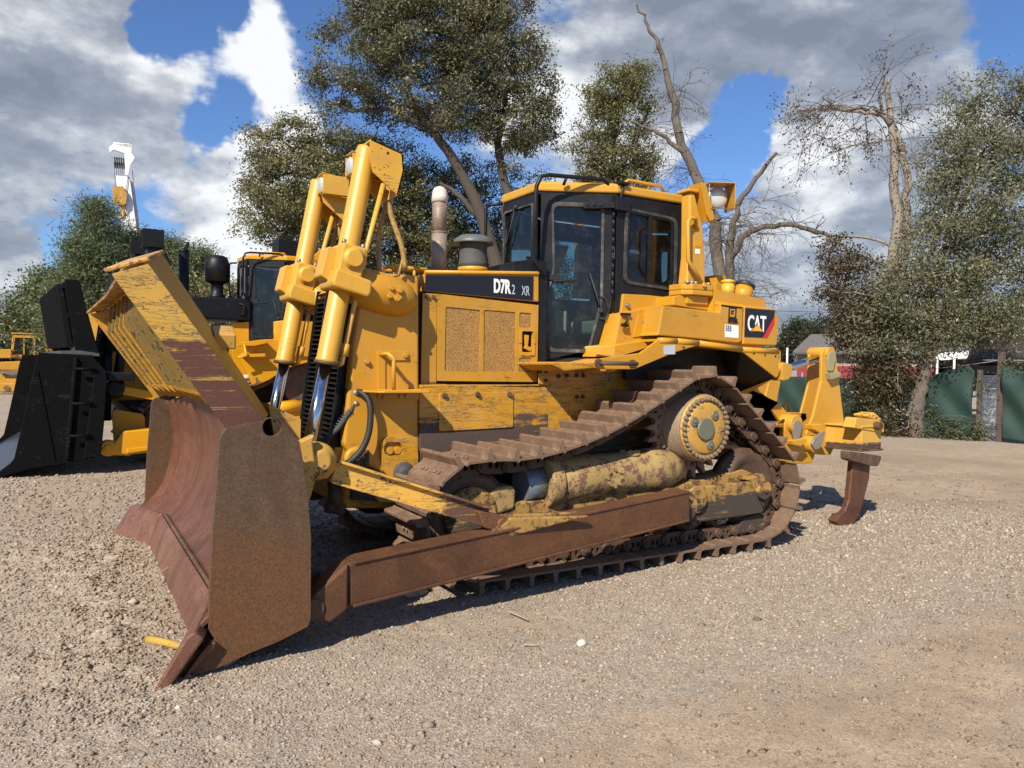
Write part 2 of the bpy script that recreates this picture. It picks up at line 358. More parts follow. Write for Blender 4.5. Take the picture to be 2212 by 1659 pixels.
def attach(o, parent):
    o.parent = parent; o.matrix_parent_inverse = wm(parent).inverted()
def thing(name, loc, label, cat, group=None, kind=None):
    o = bpy.data.objects.new(name, None); o.empty_display_size = .2; COL.objects.link(o); o.location = XF[0] @ Vector(loc)
    o['label'] = label; o['category'] = cat
    if group: o['group'] = group
    return o
def part(name, parent, loc=(0, 0, 0), label=None):
    o = bpy.data.objects.new(name, None); o.empty_display_size = .1; COL.objects.link(o); o.location = XF[0] @ Vector(loc); attach(o, parent)
    if label: o['label'] = label
    return o
def tag(o, label, cat, group=None, kind=None):
    o['label'] = label; o['category'] = cat
    if group: o['group'] = group
    if kind: o['kind'] = kind
    return o
def rpoly(poly, r, n=4):                                               # round the corners of a polygon
    out = []; m = len(poly)
    for i in range(m):
        p = Vector(poly[i]).to_2d(); a = Vector(poly[i-1]).to_2d(); b = Vector(poly[(i+1) % m]).to_2d()
        ra = min(r, (a-p).length*.45, (b-p).length*.45); pa = p+(a-p).normalized()*ra; pb = p+(b-p).normalized()*ra
        for k in range(n+1):
            t = k/n; q = pa*(1-t)**2+p*2*t*(1-t)+pb*t*t; out.append((q.x, q.y))
    return out
def hexbolt(mb, p, d, r=.016, h=.014):
    p = Vector(p); d = Vector(d).normalized(); mb.cyl(p, p+d*h*.35, r*1.35, n=12); mb.cyl(p, p+d*h*1.5, r, n=6); return mb
def text(body, size, loc, parent, mat, bold=.0, sx=1.0, name='lettering', rot=(math.pi/2, 0, 0), fill=True):
    c = bpy.data.curves.new(name, 'FONT'); c.body = body; c.size = size; c.offset = bold; c.extrude = .0015; c.resolution_u = 4
    c.materials.append(mat)
    o = bpy.data.objects.new(name, c); COL.objects.link(o); L = Matrix.Translation(loc) @ Matrix.Rotation(rot[0], 4, 'X') @ Matrix.Diagonal((sx, 1, 1, 1))
    o.matrix_world = XF[0] @ L; attach(o, parent); return o

# ================================================================ crawler parts
PIN = []                                                # pin path of a track, (x, z), closed
def _path():
    p = []
    for i in range(0, 13):                              # front idler
        t = R_(78+i*(270-78)/12); p.append((.73+.39*math.cos(t), .53+.39*math.sin(t)))
    p.append((3.70, .140))
    for i in range(0, 13):                              # rear idler
        t = R_(-90+i*(128)/12); p.append((3.70+.405*math.cos(t), .545+.405*math.sin(t)))
    for i in range(0, 11):                              # sprocket
        t = R_(38+i*(80)/10); p.append((2.97+.412*math.cos(t), 1.137+.412*math.sin(t)))
    p += [(2.58, 1.40), (2.34, 1.278), (2.12, 1.175), (1.92, 1.09), (1.70, 1.018), (1.49, .962), (1.28, .922), (1.07, .90), (.93, .905)]
    return p
def track_frames():
    pts = [Vector((a, 0, b)) for a, b in _path()]; pts.append(pts[0]); L = sum((pts[i+1]-pts[i]).length for i in range(len(pts)-1))
    n = round(L/.216); st = L/n; out = []; i = 0; acc = 0.0; pos = []
    for k in range(n):
        d = k*st
        while acc+(pts[i+1]-pts[i]).length < d: acc += (pts[i+1]-pts[i]).length; i += 1
        pos.append(pts[i].lerp(pts[i+1], (d-acc)/(pts[i+1]-pts[i]).length))
    for k in range(n):
        a, b = pos[k], pos[(k+1) % n]; x = (a-b).normalized(); nrm = Vector((x.z, 0, -x.x))
        c = (a+b)/2
        if k == 0: pass
        out.append((c, x, nrm))
    ctr = sum((o[0] for o in out), Vector())/n
    sgn = 1 if sum(o[2].dot(o[0]-ctr) for o in out) > 0 else -1
    return [(c, x*sgn, nr*sgn) for c, x, nr in out], st
def shoe_mesh(w=.305):
    mb = MB()
    prof = [(-.112, .006), (-.100, .000), (.085, .0), (.112, -.014), (.118, -.004), (.092, .018), (-.048, .018), (-.066, .030), (-.074, .088), (-.082, .096), (-.100, .096), (-.108, .088), (-.110, .028), (-.118, .016)]
    mb.prism(prof, -w, w)
    for y in (-.14, -.075, .075, .14):
        for x in ((.03,) if abs(y) < .1 else (.03,)): mb.cyl((x, y, .018), (x, y, .033), .016, n=6)
    return mb.mesh('track_shoe', M_TRK)
def link_mesh():
    mb = MB()
    for s in (-1, 1):
        y0, y1 = (s*.072, s*.112)
        for e, yo in ((-.108, 0), (.108, s*.03)):
            mb.cyl((e, y0+yo, -.062), (e, y1+yo, -.062), .044, n=14)
            mb.cyl((e, y1+yo, -.062), (e, y1+yo+s*.012, -.062), .024, n=10)
        prof = [(-.11, -.10), (-.07, -.118), (.07, -.118), (.11, -.10), (.095, -.03), (.045, -.030), (.035, -.004), (-.035, -.004), (-.045, -.030), (-.095, -.03)]
        mb.holes(prof, [rpoly([(-.045, -.075), (-.012, -.075), (-.012, -.03), (-.045, -.03)], .012), rpoly([(.012, -.075), (.045, -.075), (.045, -.03), (.012, -.03)], .012)],
                 lambda u, v, w, a=y0, b=y1: (u, a+(b-a)*w, v), 1)
    mb.cyl((-.108, -.10, -.062), (-.108, .10, -.062), .030, n=10)
    return mb.mesh('track_link', M_LINK)
SHOE = LINK = None
def track(root, yc, name='track'):
    global SHOE, LINK
    if SHOE is None:
        x = XF[0]; XF[0] = Matrix.Identity(4); SHOE = shoe_mesh(); LINK = link_mesh(); XF[0] = x
    t = part(name, root, (2.2, yc, .5))
    fr, st = track_frames()
    for c, x, nr in fr:
        m = Matrix((x*(st/.216), Vector((0, 1, 0)) if x.cross(Vector((0, 1, 0))).dot(nr) > 0 else Vector((0, -1, 0)), nr)).transposed().to_4x4()
        m.translation = c+Vector((0, yc, 0))+nr*.047
        for nm, me in (('track_shoe', SHOE), ('track_link', LINK)):
            if nm == 'track_link' and yc > 0: continue
            o = bpy.data.objects.new(nm, me); COL.objects.link(o); o.matrix_world = XF[0] @ m; attach(o, t)
    return t

def running_gear(root, s):                              # s=-1 the side towards the viewer
    Y = lambda a: s*a
    fr = part('track_frame', root, (2.2, Y(1.0), .5))
    mb = MB(); mb.prism(rpoly([(1.0, .33), (3.62, .33), (3.84, .44), (3.79, .66), (3.60, .72), (2.62, .60), (1.1, .60), (.95, .50)], .03), Y(.84), Y(1.10)); mb.build('frame_beam', M_TF, fr, .012)
    mb = MB(); mb.prism([(2.851, 0.584), (3.012, 0.607), (3.629, 0.614), (3.81, 0.335), (3.802, 0.305), (3.028, 0.291), (2.859, 0.306)], Y(1.10), Y(1.17)); mb.build('frame_side_plate', M_TF, fr, .012)
    mb = MB(); mb.prism([(3.532, 0.637), (3.796, 0.675), (3.823, 0.637), (3.864, 0.458), (3.815, 0.352), (3.634, 0.613)], Y(.86), Y(1.165)); mb.build('idler_support', M_TF, fr, .012)
    mb = MB(); c = (3.791, -1.17, 0.525); mb.cyl((c[0], Y(1.12), c[2]), (c[0], Y(1.20), c[2]), .10, .088, n=24); mb.cyl((c[0], Y(1.2), c[2]), (c[0], Y(1.215), c[2]), .028, n=14); mb.build('idler_cap', M_TF, fr, .006)
    mb = MB(); c = (2.933, -1.17, 0.502); mb.cyl((c[0], Y(1.13), c[2]), (c[0], Y(1.20), c[2]), .12, n=24); mb.cyl((c[0], Y(1.2), c[2]), (c[0], Y(1.212), c[2]), .095, n=24); mb.build('trunnion_cap', M_TF, fr, .008)
    mb = MB(); mb.prism([(3.592, 0.266), (3.824, 0.289), (3.942, 0.186), (3.9, 0.128), (3.555, 0.12), (3.528, 0.164)], Y(1.05), Y(1.12))
    for c in [(3.588, 0.144), (3.647, 0.145), (3.742, 0.147), (3.846, 0.148)]: mb.cyl((c[0], Y(1.12), c[1]), (c[0], Y(1.135), c[1]), .018, n=10)
    mb.build('roller_guard', M_TF, fr, .008)
    # recoil spring housing
    rc = part('recoil_housing', root, (2.0, Y(1.0), .7))
    mb = MB(); mb.lathe([(.175, 0), (.192, .02), (.192, .38), (.182, .42), (.182, .95), (.194, .99), (.194, 1.05), (.17, 1.22), (.12, 1.36)], (1.50, Y(1.0), .730), (1, 0, .03), 28); mb.build('recoil_tube', M_RECOIL, rc)
    mb = MB(); mb.lathe([(.20, 0), (.218, .01), (.218, .11), (.20, .13)], (1.40, Y(1.0), .73), (1, 0, .03), 28); mb.box(1.43, 1.50, Y(.96), Y(1.04), .90, .97); mb.build('recoil_collar', M_RECOIL, rc, .008)
    mb = MB(); mb.cyl((1.22, Y(1.0), .72), (1.42, Y(1.0), .73), .135, n=24); mb.build('recoil_rod', plainonce('blue_grey_rod', (.17, .20, .23), .35, .3), rc)
    mb = MB(); mb.prism([(0.782, 0.645), (0.951, 0.736), (1.085, 0.736), (1.106, 0.699), (1.101, 0.56), (0.876, 0.509), (0.76, 0.503)], Y(.90), Y(1.12)); mb.build('idler_yoke', M_RECOIL, rc, .02)
    for px in ((2.30, .90), (2.02, .80)):
        mb = MB(); top = px[1] > .85
        if top: mb.lathe([(.10, 0), (.10, .02), (.085, .03), (.085, .05)], (px[0], Y(1.02), .885), (0, -.25*-s*-1, 1), 24); q = [(px[0]+.075*math.cos(a), Y(1.02)+.075*math.sin(a), .93) for a in np.linspace(0, 6.28, 9)[:-1]]
        else: mb.lathe([(.085, 0), (.085, .02), (.06, .03)], (px[0], Y(1.15), .745), (0, s, .25), 24); q = [(px[0]+.07*math.cos(a), Y(1.175), .745+.07*math.sin(a)) for a in np.linspace(0, 6.28, 9)[:-1]]
        for p in q: mb.cyl(p, Vector(p)+(Vector((0, 0, .02)) if top else Vector((0, s*.02, 0))), .012, n=6)
        mb.build('recoil_port', M_RECOIL, rc)
    # idlers
    for (cx_, cz, r, nm) in ((.73, .53, .325, 'front_idler'), (3.70, .545, .335, 'rear_idler')):
        mb = MB(); mb.lathe([(.08, -.11), (.10, -.115), (r-.10, -.085), (r-.085, -.10), (r-.03, -.105), (r-.005, -.09), (r-.005, -.055), (r+.03, -.045), (r+.03, .045), (r-.005, .055), (r-.005, .10), (.1, .11)], (cx_, Y(.99), cz), (0, 1, 0), 48)
        mb.build(nm, M_LINK, root)
    mb = MB(); mb.lathe([(.21, -.02), (.22, 0), (.22, .03), (.19, .04)], (.73, Y(1.09), .53), (0, s, 0), 30)
    for a in np.linspace(0, 6.28, 13)[:-1]: mb.cyl((.73+.19*math.cos(a), Y(1.12), .53+.19*math.sin(a)), (.73+.19*math.cos(a), Y(1.136), .53+.19*math.sin(a)), .014, n=8)
    mb.build('idler_bearing_cover', M_TF, root)
    for k in range(7):
        x = 1.22+k*.345
        mb = MB(); mb.lathe([(.03, -.13), (.075, -.13), (.085, -.11), (.105, -.10), (.105, -.06), (.125, -.055), (.125, -.04), (.095, -.03), (.095, .03), (.125, .04), (.125, .055), (.105, .06), (.105, .10), (.085, .13), (.03, .13)], (x, Y(.99), .310), (0, 1, 0), 24)
        mb.cyl((x, Y(1.10), .31), (x, Y(1.15), .31), .05, n=16); mb.build('track_roller', M_LINK, root)
        mb = MB(); mb.prism(rpoly([(x-.09, .33), (x+.09, .33), (x+.075, .27), (x+.04, .245), (x-.04, .245), (x-.075, .27)], .01), Y(1.115), Y(1.145)); mb.cyl((x-.05, Y(1.145), .285), (x-.05, Y(1.16), .285), .016, n=6); mb.cyl((x+.05, Y(1.145), .285), (x+.05, Y(1.16), .285), .016, n=6); mb.build('roller_bracket', M_TF, root, .004)
    # sprocket: five bolted toothed segments
    sp = part('sprocket', root, (2.97, Y(.99), 1.137))
    nseg = 5; nt_ = 25
    for k in range(nseg):
        pts = []; a0 = 2*math.pi*k/nseg+.01; a1 = 2*math.pi*(k+1)/nseg-.01; m = nt_//nseg
        for j in range(m):
            for f, r in ((0, .395), (.22, .40), (.34, .465), (.46, .485), (.54, .485), (.66, .465), (.78, .40)):
                a = a0+(a1-a0)*(j+f)/m; pts.append((2.97+r*math.cos(a), 1.137+r*math.sin(a)))
        pts += [(2.97+.30*math.cos(a), 1.137+.30*math.sin(a)) for a in np.linspace(a1, a0, 7)]
        mb = MB(); mb.prism(pts, Y(.955), Y(1.025))
        for a in np.linspace(a0+.12, a1-.12, 5): mb.cyl((2.97+.352*math.cos(a), Y(1.025), 1.137+.352*math.sin(a)), (2.97+.352*math.cos(a), Y(1.05), 1.137+.352*math.sin(a)), .02, n=6)
        mb.build('sprocket_segment', M_TRK, sp, .005)
    fd = part('final_drive', root, (2.97, Y(1.1), 1.137)); C = (2.97, Y(1), 1.137)
    mb = MB(); mb.lathe([(.33, -.10), (.33, 0), (.300, .01), (.300, .20), (.288, .215)], (2.97, Y(1.0), 1.137), (0, s, 0), 56); mb.build('drive_housing', M_DRUM, fd)
    mb = MB(); mb.lathe([(.288, 0), (.288, .018), (.228, .020), (.222, .034), (.215, .038), (.13, .038)], (2.97, Y(1.215), 1.137), (0, s, 0), 56); mb.build('drive_cover', M_YW, fd)
    for k in range(34):
        a = 2*math.pi*k/34; p = (2.97+.258*math.cos(a), Y(1.234), 1.137+.258*math.sin(a)); mb = MB(); mb.cyl(p, (p[0], Y(1.243), p[2]), .0225, n=12); mb.cyl(p, (p[0], Y(1.262), p[2]), .0165, n=6); mb.build('cover_bolt', M_DRUM, fd)
    mb = MB(); mb.lathe([(.098, 0), (.098, .02), (.09, .026)], (2.945, Y(1.252), 1.13), (0, s, 0), 32); mb.build('hub_plug', plainonce('worn_hub_plate', (.17, .17, .12), .55, .3), fd)
    for a in (48, 155, 290):
        p = (2.955+.155*math.cos(R_(a)), Y(1.25), 1.133+.155*math.sin(R_(a))); mb = MB(); mb.lathe([(.042, 0), (.042, .014), (.034, .016)], p, (0, s, 0), 20); mb.cyl((p[0], Y(1.26), p[2]), (p[0], Y(1.275), p[2]), .013, n=6); mb.build('hub_port', MATS['worn_hub_plate'], fd)
def plainonce(n, *a):
    return MATS.get(n) or plain(n, *a)

def lift_cylinder(root, s, mats, lamp_side=1, near=True):
    my, mrod = mats; Yc = s*.62; o = -1 if near else 1
    lc = part('lift_cylinder', root, (0, Yc, 2.4))
    top = Vector((.066, Yc, 3.27)); bot = Vector((-.232, Yc, 1.655)); rod = Vector((-.405, Yc, .80)); d = (bot-top).normalized()
    mb = MB(); mb.lathe([(.072, 0), (.077, .02), (.077, (bot-top).length-.04), (.082, (bot-top).length-.03), (.082, (bot-top).length)], top, d, 28); mb.build('cylinder_barrel', my, lc)
    mb = MB(); mb.lathe([(.092, 0), (.092, .025)], bot+d*-.012, d, 26); mb.build('cylinder_gland', M_RUST, lc)
    mb = MB(); mb.cyl(bot, rod, .046, n=24); mb.build('cylinder_rod', mrod, lc)
    y0, y1 = Yc-.16, Yc+.16
    piv = (-0.083, -0.78, 2.415); px_, pz_ = piv[0], piv[2]
    u = -d; sx = Vector((u.z, 0, -u.x))
    def loc(a, b): q = Vector((px_, 0, pz_))+sx*a+u*b; return (q.x, q.z)
    mb = MB(); mb.prism(rpoly([loc(-.10, .10), loc(.085, .10), loc(.085, -.13), loc(-.10, -.13)], .02), y0, y1); mb.prism(rpoly([loc(-.115, -.10), loc(.165, -.125), loc(.17, -.225), loc(.15, -.25), loc(-.11, -.235), loc(-.125, -.20)], .025), y0-.015, y1+.015); mb.build('trunnion_yoke', my, lc, .018)
    mb = MB(); mb.prism(rpoly([loc(-.17, .06), loc(-.09, .07), loc(-.10, -.19), loc(-.18, -.16)], .02), y0+.12, y1-.01); mb.build('yoke_cap', my, lc, .015)
    mb = MB(); mb.lathe([(.082, 0), (.082, .010), (.064, .012), (.064, .026), (.056, .030)], (px_, Yc-.16, pz_), (0, -1, 0), 28)
    mb.build('pivot_cap', my, lc)
    mb = MB()
    for a, b in ((-.08, .10), (.065, .10)): mb.cyl((loc(a, b)[0], y0+.05, loc(a, b)[1]), (loc(a, b+.03)[0], y0+.05, loc(a, b+.03)[1]), .017, n=6)
    mb.build('yoke_bolt', M_STEEL, lc)
    # feed pipe along the barrel
    mb = MB(); p0 = Vector((.20, Yc, 2.95)); mb.tube([top+Vector((.13, 0, -.25)), top+d*.8+Vector((.13, -.02, 0)), bot+sx*.12+u*.16, bot+sx*.115+u*.02, bot+sx*.085+u*-.02+Vector((0, 0, .02))], .020, 8)
    mb.cyl(bot+sx*.12+u*.17, bot+sx*.12+u*.08, .032, n=6); mb.build('feed_pipe', my, lc)
    # lamp bracket at the head
    bp_ = [(0.031, 3.293), (0.278, 3.227), (0.292, 3.099), (0.245, 2.907), (0.051, 3.054), (0.021, 3.187)]
    dx = .0 if near else 0
    yo = Yc+s*.17 if near or True else 0
    mb = MB()
    hs = []
    for q in [(0.165, 3.208)]: hs.append([(q[0]+.012*math.cos(a), q[1]+.012*math.sin(a)) for a in np.linspace(0, 6.28, 9)[:-1]])
    for q in [(0.064, 3.087), (0.103, 3.079), (0.136, 3.1), (0.171, 3.111), (0.14, 3.05), (0.153, 2.999), (0.213, 2.951), (0.113, 3.234), (0.046, 3.201)]: hs.append([(q[0]+.006*math.cos(a), q[1]+.006*math.sin(a)) for a in np.linspace(0, 6.28, 7)[:-1]])
    mb.holes(bp_, hs, lambda a, b, w: (a, yo+w, b), .012*(-s))
    mb.prism([bp_[0], bp_[1], (bp_[1][0], bp_[1][1]-.012), (bp_[0][0], bp_[0][1]-.012)], yo, Yc-s*.16)
    mb.prism(bp_, Yc-s*.16, Yc-s*.172)
    mb.prism([(bp_[1][0]-.01, bp_[1][1]), bp_[1], bp_[2], bp_[3], (bp_[3][0]-.012, bp_[3][1]), (bp_[2][0]-.012, bp_[2][1])], yo, Yc-s*.16)
    mb.build('lamp_bracket', my, lc, .004)
    ly = Yc-s*.185; lx, lz = (.085, 3.165) if near else (.115, 3.195)
    mb = MB(); h = .082
    for a, b, c_, e in ((-h, h, h-.008, h), (-h, h, -h, -h+.008)): mb.obox((lx-.10, ly, lz+(c_+e)/2+.02), (lx+.13, ly, lz+(c_+e)/2-.02), 2*h, .008)
    mb.box(lx-.10, lx+.13, ly-h-.006, ly-h+.002, lz-h, lz+h); mb.box(lx-.10, lx+.13, ly+h-.002, ly+h+.006, lz-h, lz+h); mb.box(lx+.12, lx+.13, ly-h, ly+h, lz-h, lz+h)
    mb.build('lamp_hood', my, lc, .004)
    mb = MB(); mb.lathe([(.062, .05), (.074, -.02), (.074, -.045), (.068, -.053), (.04, -.064), (.005, -.067)], (lx-.045, ly, lz), (1, .10, .12), 28); mb.build('head_lamp', M_LENS, lc)
    # hoses to the guard
    mb = MB()
    mb.tube([(top.x+.18, Yc+.05, top.z-.22), (top.x+.20, Yc+.03, top.z-.45), (top.x+.28, Yc, top.z-.70), (top.x+.31, Yc-.01, top.z-.88)], .022, 8, cr=5)
    mb.tube([(top.x+.22, Yc+.1, top.z-.28), (top.x+.15, Yc+.14, top.z-.6), (top.x+.16, Yc+.14, top.z-.95)], .020, 8, cr=5)
    mb.tube([(top.x+.31, Yc-.01, top.z-.72), (top.x+.26, Yc, top.z-.93), (top.x+.05, Yc+.02, top.z-.97)], .012, 6)
    mb.build('hydraulic_hose', M_HOSE, lc)
    return lc

def grille(root, s=1, yh=.46, n=34, mat=None):
    mat = mat or M_BK
    gr = part('grille', root, (0, 0, 1.6))
    def gx(z): return .03+(z-2.3)*.125
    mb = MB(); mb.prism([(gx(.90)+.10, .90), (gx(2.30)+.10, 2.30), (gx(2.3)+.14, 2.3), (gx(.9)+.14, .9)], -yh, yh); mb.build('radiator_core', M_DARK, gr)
    for k in range(n):
        z = .95+k*(2.25-.95)/(n-1); mb = MB(); mb.prism([(gx(z)-.02, z-.006), (gx(z)+.055, z+.012), (gx(z)+.055, z+.018), (gx(z)-.02, z+.002)], -yh+.01, yh-.01); mb.build('grille_slat', mat, gr)
    for y in (-yh+.02, -yh/3, yh/3, yh-.02):
        mb = MB(); mb.prism([(gx(.92)-.03, .92), (gx(2.28)-.03, 2.28), (gx(2.28)+.05, 2.28), (gx(.92)+.05, .92)], y-.008, y+.008); mb.build('grille_bar', mat, gr)
    return gr

# ================================================================ the bulldozer in front
def rect_plate(mb, pts, y, t=.012, r=.03, s=-1): return mb.prism(rpoly(pts, r), y, y+s*t)
DZ = thing('bulldozer', (1.9, 0, 0), 'large weathered yellow bulldozer with rusty blade, leaning rack and rear ripper, standing in front', 'bulldozer')
for s in (-1, 1): running_gear(DZ, s) if s < 0 else None
track(DZ, -.99); track(DZ, .99)
mb = MB(); mb.prism([(1.0, .36), (3.7, .36), (3.7, .7), (1.0, .62)], .84, 1.15); mb.build('far_track_frame', M_TF, DZ)
for (cx_, cz, r) in ((.73, .53, .33), (3.70, .545, .335), (2.97, 1.137, .44)):
    mb = MB(); mb.cyl((cx_, .90, cz), (cx_, 1.08, cz), r, n=40); mb.build('far_track_wheel', M_LINK, DZ)
# hull
hull = part('hull', DZ, (2, 0, 1))
mb = MB(); mb.prism([(.52, .55), (3.2, .50), (3.75, .75), (4.0, 1.2), (4.0, 1.60), (1.73, 1.60), (1.73, 1.49), (.52, 1.47), (.0, 1.0), (.0, .62)], -.55, .55); mb.build('main_case', M_GREASE_SHADE, hull)
mb = MB(); mb.prism([(1.735, .86), (3.3, .80), (3.6, 1.2), (3.6, 1.62), (1.735, 1.69)], -.60, -.55); mb.build('rear_side_plate', paint('scraped_rear_plate', YB, .3, 1.0, .5, rustlow=('Z', 1.3, .85, (.085, .055, .04))), hull, .006)
mb = MB(); mb.prism([(1.952, 1.348), (2.147, 1.333), (2.287, 1.242), (2.175, 1.163), (1.95, 1.118)], -.60, -.612); mb.build('inspection_plate', M_YS, hull, .004)
mb = MB(); mb.prism([(0.519, 1.473), (1.731, 1.504), (1.74, 1.041), (1.167, 0.945), (0.531, 0.87)], -.60, -.55); mb.box(.53, 1.72, -.60, -.40, 1.475, 1.497); mb.build('engine_side_plate', M_BOX, hull, .006)
mb = MB(); rect_plate(mb, [(0.685, 1.429), (1.372, 1.441), (1.377, 1.139), (0.689, 1.126)], -.60, .012, .02); mb.build('access_cover', M_YS, hull, .004)
for q in [(0.733, 1.411), (1.033, 1.416), (1.333, 1.418)]:
    mb = MB(); hexbolt(mb, (q[0], -.612, q[1]), (0, -1, 0), .018); mb.build('cover_bolt', M_LINK, hull)
mb = MB(); mb.prism([(1.618, 1.68), (1.732, 1.685), (1.735, 1.497), (1.622, 1.505)], -.60, -.615); mb.build('bolted_strip', M_YS, hull, .004)
for q in [(1.63, 1.614), (1.693, 1.616), (1.694, 1.536), (1.827, 1.574), (1.913, 1.579), (2.02, 1.583), (2.091, 1.58), (2.024, 1.393), (2.091, 1.395)]:
    mb = MB(); hexbolt(mb, (q[0], -.612, q[1]), (0, -1, 0), .014); mb.build('hull_bolt', M_LINK, hull)
mb = MB(); mb.prism([(-.05, .55), (.55, .50), (.55, .80), (-.02, .98)], -.50, .50); mb.build('belly_guard', M_YS, hull, .02)
mb = MB(); mb.box(3.26, 3.9, -.60, .60, 1.55, 2.10); mb.box(1.9, 3.26, -.58, .58, 1.55, 1.68); mb.box(2.5, 3.9, -.70, -.655, 1.55, 2.02); mb.build('dark_gap_block', M_GREASE_SHADE, hull)  # dark blocks added to keep light out of the gap under the fender
# radiator guard
gd = part('radiator_guard', DZ, (.2, 0, 1.6))
so = [(0.255, 2.356), (0.513, 2.339), (0.535, 0.878), (0.434, 0.84), (0.25, 0.807), (-0.017, 0.942), (-0.083, 1.049), (-0.019, 1.779), (0.035, 2.13), (0.114, 2.285)]
for sd in (-1, 1):
    mb = MB(); mb.prism(so, sd*.58, sd*.47); mb.build('guard_side', M_Y, gd, .022, seg=3)
    mb = MB(); mb.lathe([(.10, -.08), (.135, -.04), (.15, .0), (.16, .15), (.15, .30), (.12, .40), (.06, .46), (.0, .47)], (.03, sd*.575, 2.235), (1, -sd*.03, -.22), 28); mb.build('cylinder_mount', M_Y, gd)
mb = MB(); z = sorted(p[1] for p in so)[-1]
mb.prism([(.14, z-.08), (.14, z-.015), (.20, z+.0), (.51, z), (.51, z-.06)], -.575, .575); mb.prism([(.03, z-.16), (.16, z-.02), (.16, z-.16)], -.5, .5); mb.build('guard_top', M_Y, gd, .02)
mb = MB(); mb.prism([(.02, 2.20), (.06, 2.32), (.2, 2.32), (.2, 2.20)], -.49, .49); mb.prism([(-.14, .90), (-.12, 1.02), (.1, 1.02), (.1, .90)], -.49, .49); mb.build('guard_crossbar', M_Y, gd, .01)
mb = MB(); mb.prism(rpoly([(0.203, 2.249), (0.312, 2.251), (0.329, 2.195), (0.308, 2.137), (0.215, 2.147)], .02), -.64, -.735)
mb.build('mount_pad', M_Y, gd, .008)
for q in [(0.223, 2.226), (0.286, 2.21), (0.205, 2.165), (0.27, 2.148)]: mb = MB(); hexbolt(mb, (q[0], -.735, q[1]), (0, -1, 0), .017); mb.build('pad_bolt', M_Y, gd)
hb = [(0.338, 2.458), (0.67, 2.485)]
mb = MB(); x0, x1, zt = hb[0][0], hb[1][0], z+.075
mb.tube([(x0+.03, -.42, zt-.01), (x0, -.38, zt), (x0, -.22, zt), (x0+.04, -.18, zt)] , .016); mb.tube([(x0+.02, -.40, zt), (x1-.02, -.40, zt), (x1, -.38, zt), (x1, -.22, zt), (x1-.03, -.2, zt), (x0+.02, -.2, zt)], .017)
for a in (x0+.06, x1-.12): mb.tube([(a, -.40, zt), (a, -.40, z-.01)], .014); mb.box(a-.03, a+.03, -.43, -.37, z-.005, z+.012)
mb.build('top_grab_rail', M_Y, gd, 0)
mb = MB(); mb.cyl((.36, -.05, z-.01), (.36, -.05, z+.06), .09, n=24); mb.build('radiator_cap', M_GREY, gd, .01)
grille(gd)
# step and grab handle on the guard
stp = part('side_step', DZ, (.3, -.6, 1.6))
mb = MB(); ob = [(0.172, 1.757), (0.428, 1.758), (0.434, 1.687), (0.238, 1.684), (0.241, 1.456), (0.524, 1.434), (0.524, 1.378), (0.181, 1.382)]
mb.prism(rpoly(ob, .02), -.58, -.592); mb.build('step_backing', M_Y, stp, .003)
hp = [(0.251, 1.712), (0.254, 1.462)]; hs_ = [(0.2, 1.729)][0]; hx = [(0.221, 1.732)][0]
mb = MB(); mb.tube([(hs_[0], -.59, hs_[1]), (hs_[0]+.02, -.66, hs_[1]+.005), (hx[0]-.01, -.72, hx[1]), (hp[0][0], -.73, hp[0][1]-.01), (hp[0][0], -.73, hp[0][1]-.06), (hp[1][0], -.73, hp[1][1])], .016, 10); mb.build('grab_handle', M_YR, stp)
mb = MB(); mb.prism([(.035, -.59), (.10, -.82), (.14, -.84), (.50, -.84), (.52, -.82), (.52, -.59)], 1.443, 1.457, 'Z')
for k in range(16): mb.box(.16+k*.022, .168+k*.022, -.83, -.60, 1.457, 1.463)
mb.build('step_tread', M_YR, stp, .003)
for q in [(0.397, 1.726), (0.23, 1.402), (0.365, 1.407), (0.414, 1.406), (0.089, 1.673)]: mb = MB(); hexbolt(mb, (q[0], -.588, q[1]), (0, -1, 0), .018); mb.build('step_bolt', M_Y, stp)
# lower casting cover, pins
cv_ = part('tow_cover', DZ, (.35, -.6, 1.0))
mb = MB(); mb.holes(rpoly([(0.201, 1.051), (0.25, 1.096), (0.447, 1.079), (0.505, 1.008), (0.513, 0.889), (0.474, 0.763), (0.304, 0.774), (0.22, 0.831)], .03), [rpoly([(0.234, 1.058), (0.357, 1.054), (0.377, 1.013), (0.369, 0.95), (0.258, 0.95), (0.222, 0.988)], .04)], lambda a, b, w: (a, -.58-w, b), .035); mb.build('cover_casting', M_YS, cv_, .008)
for q in [(0.276, 0.989), (0.34, 0.986)]: mb = MB(); hexbolt(mb, (q[0], -.582, q[1]), (0, -1, 0), .028, .02); mb.build('tow_bolt', M_Y, cv_)
q = [(0.387, 0.814)][0]; mb = MB(); mb.lathe([(.085, 0), (.085, .02), (.07, .03), (.055, .03), (.05, .045), (.02, .05)], (q[0], -.61, q[1]), (0, -1, 0), 28); mb.build('equalizer_pin', M_MESH, cv_)
q = [(0.009, 0.941)][0]; mb = MB(); mb.lathe([(.085, -.03), (.085, .012), (.06, .02)], (q[0], -.58, q[1]), (0, -1, 0), 28); mb.build('pin_boss', M_Y, cv_)
mb = MB(); mb.lathe([(.045, 0), (.045, .03), (.015, .03), (.015, .02)], (q[0], -.59, q[1]), (0, -1, 0), 20); mb.box(q[0]+.03, q[0]+.10, -.612, -.58, q[1]-.06, q[1]+.06); hexbolt(mb, (q[0]+.07, -.612, q[1]+.03), (0, -1, 0), .014); hexbolt(mb, (q[0]+.07, -.612, q[1]-.03), (0, -1, 0), .014); mb.build('front_pin', M_LINK, cv_, .004)
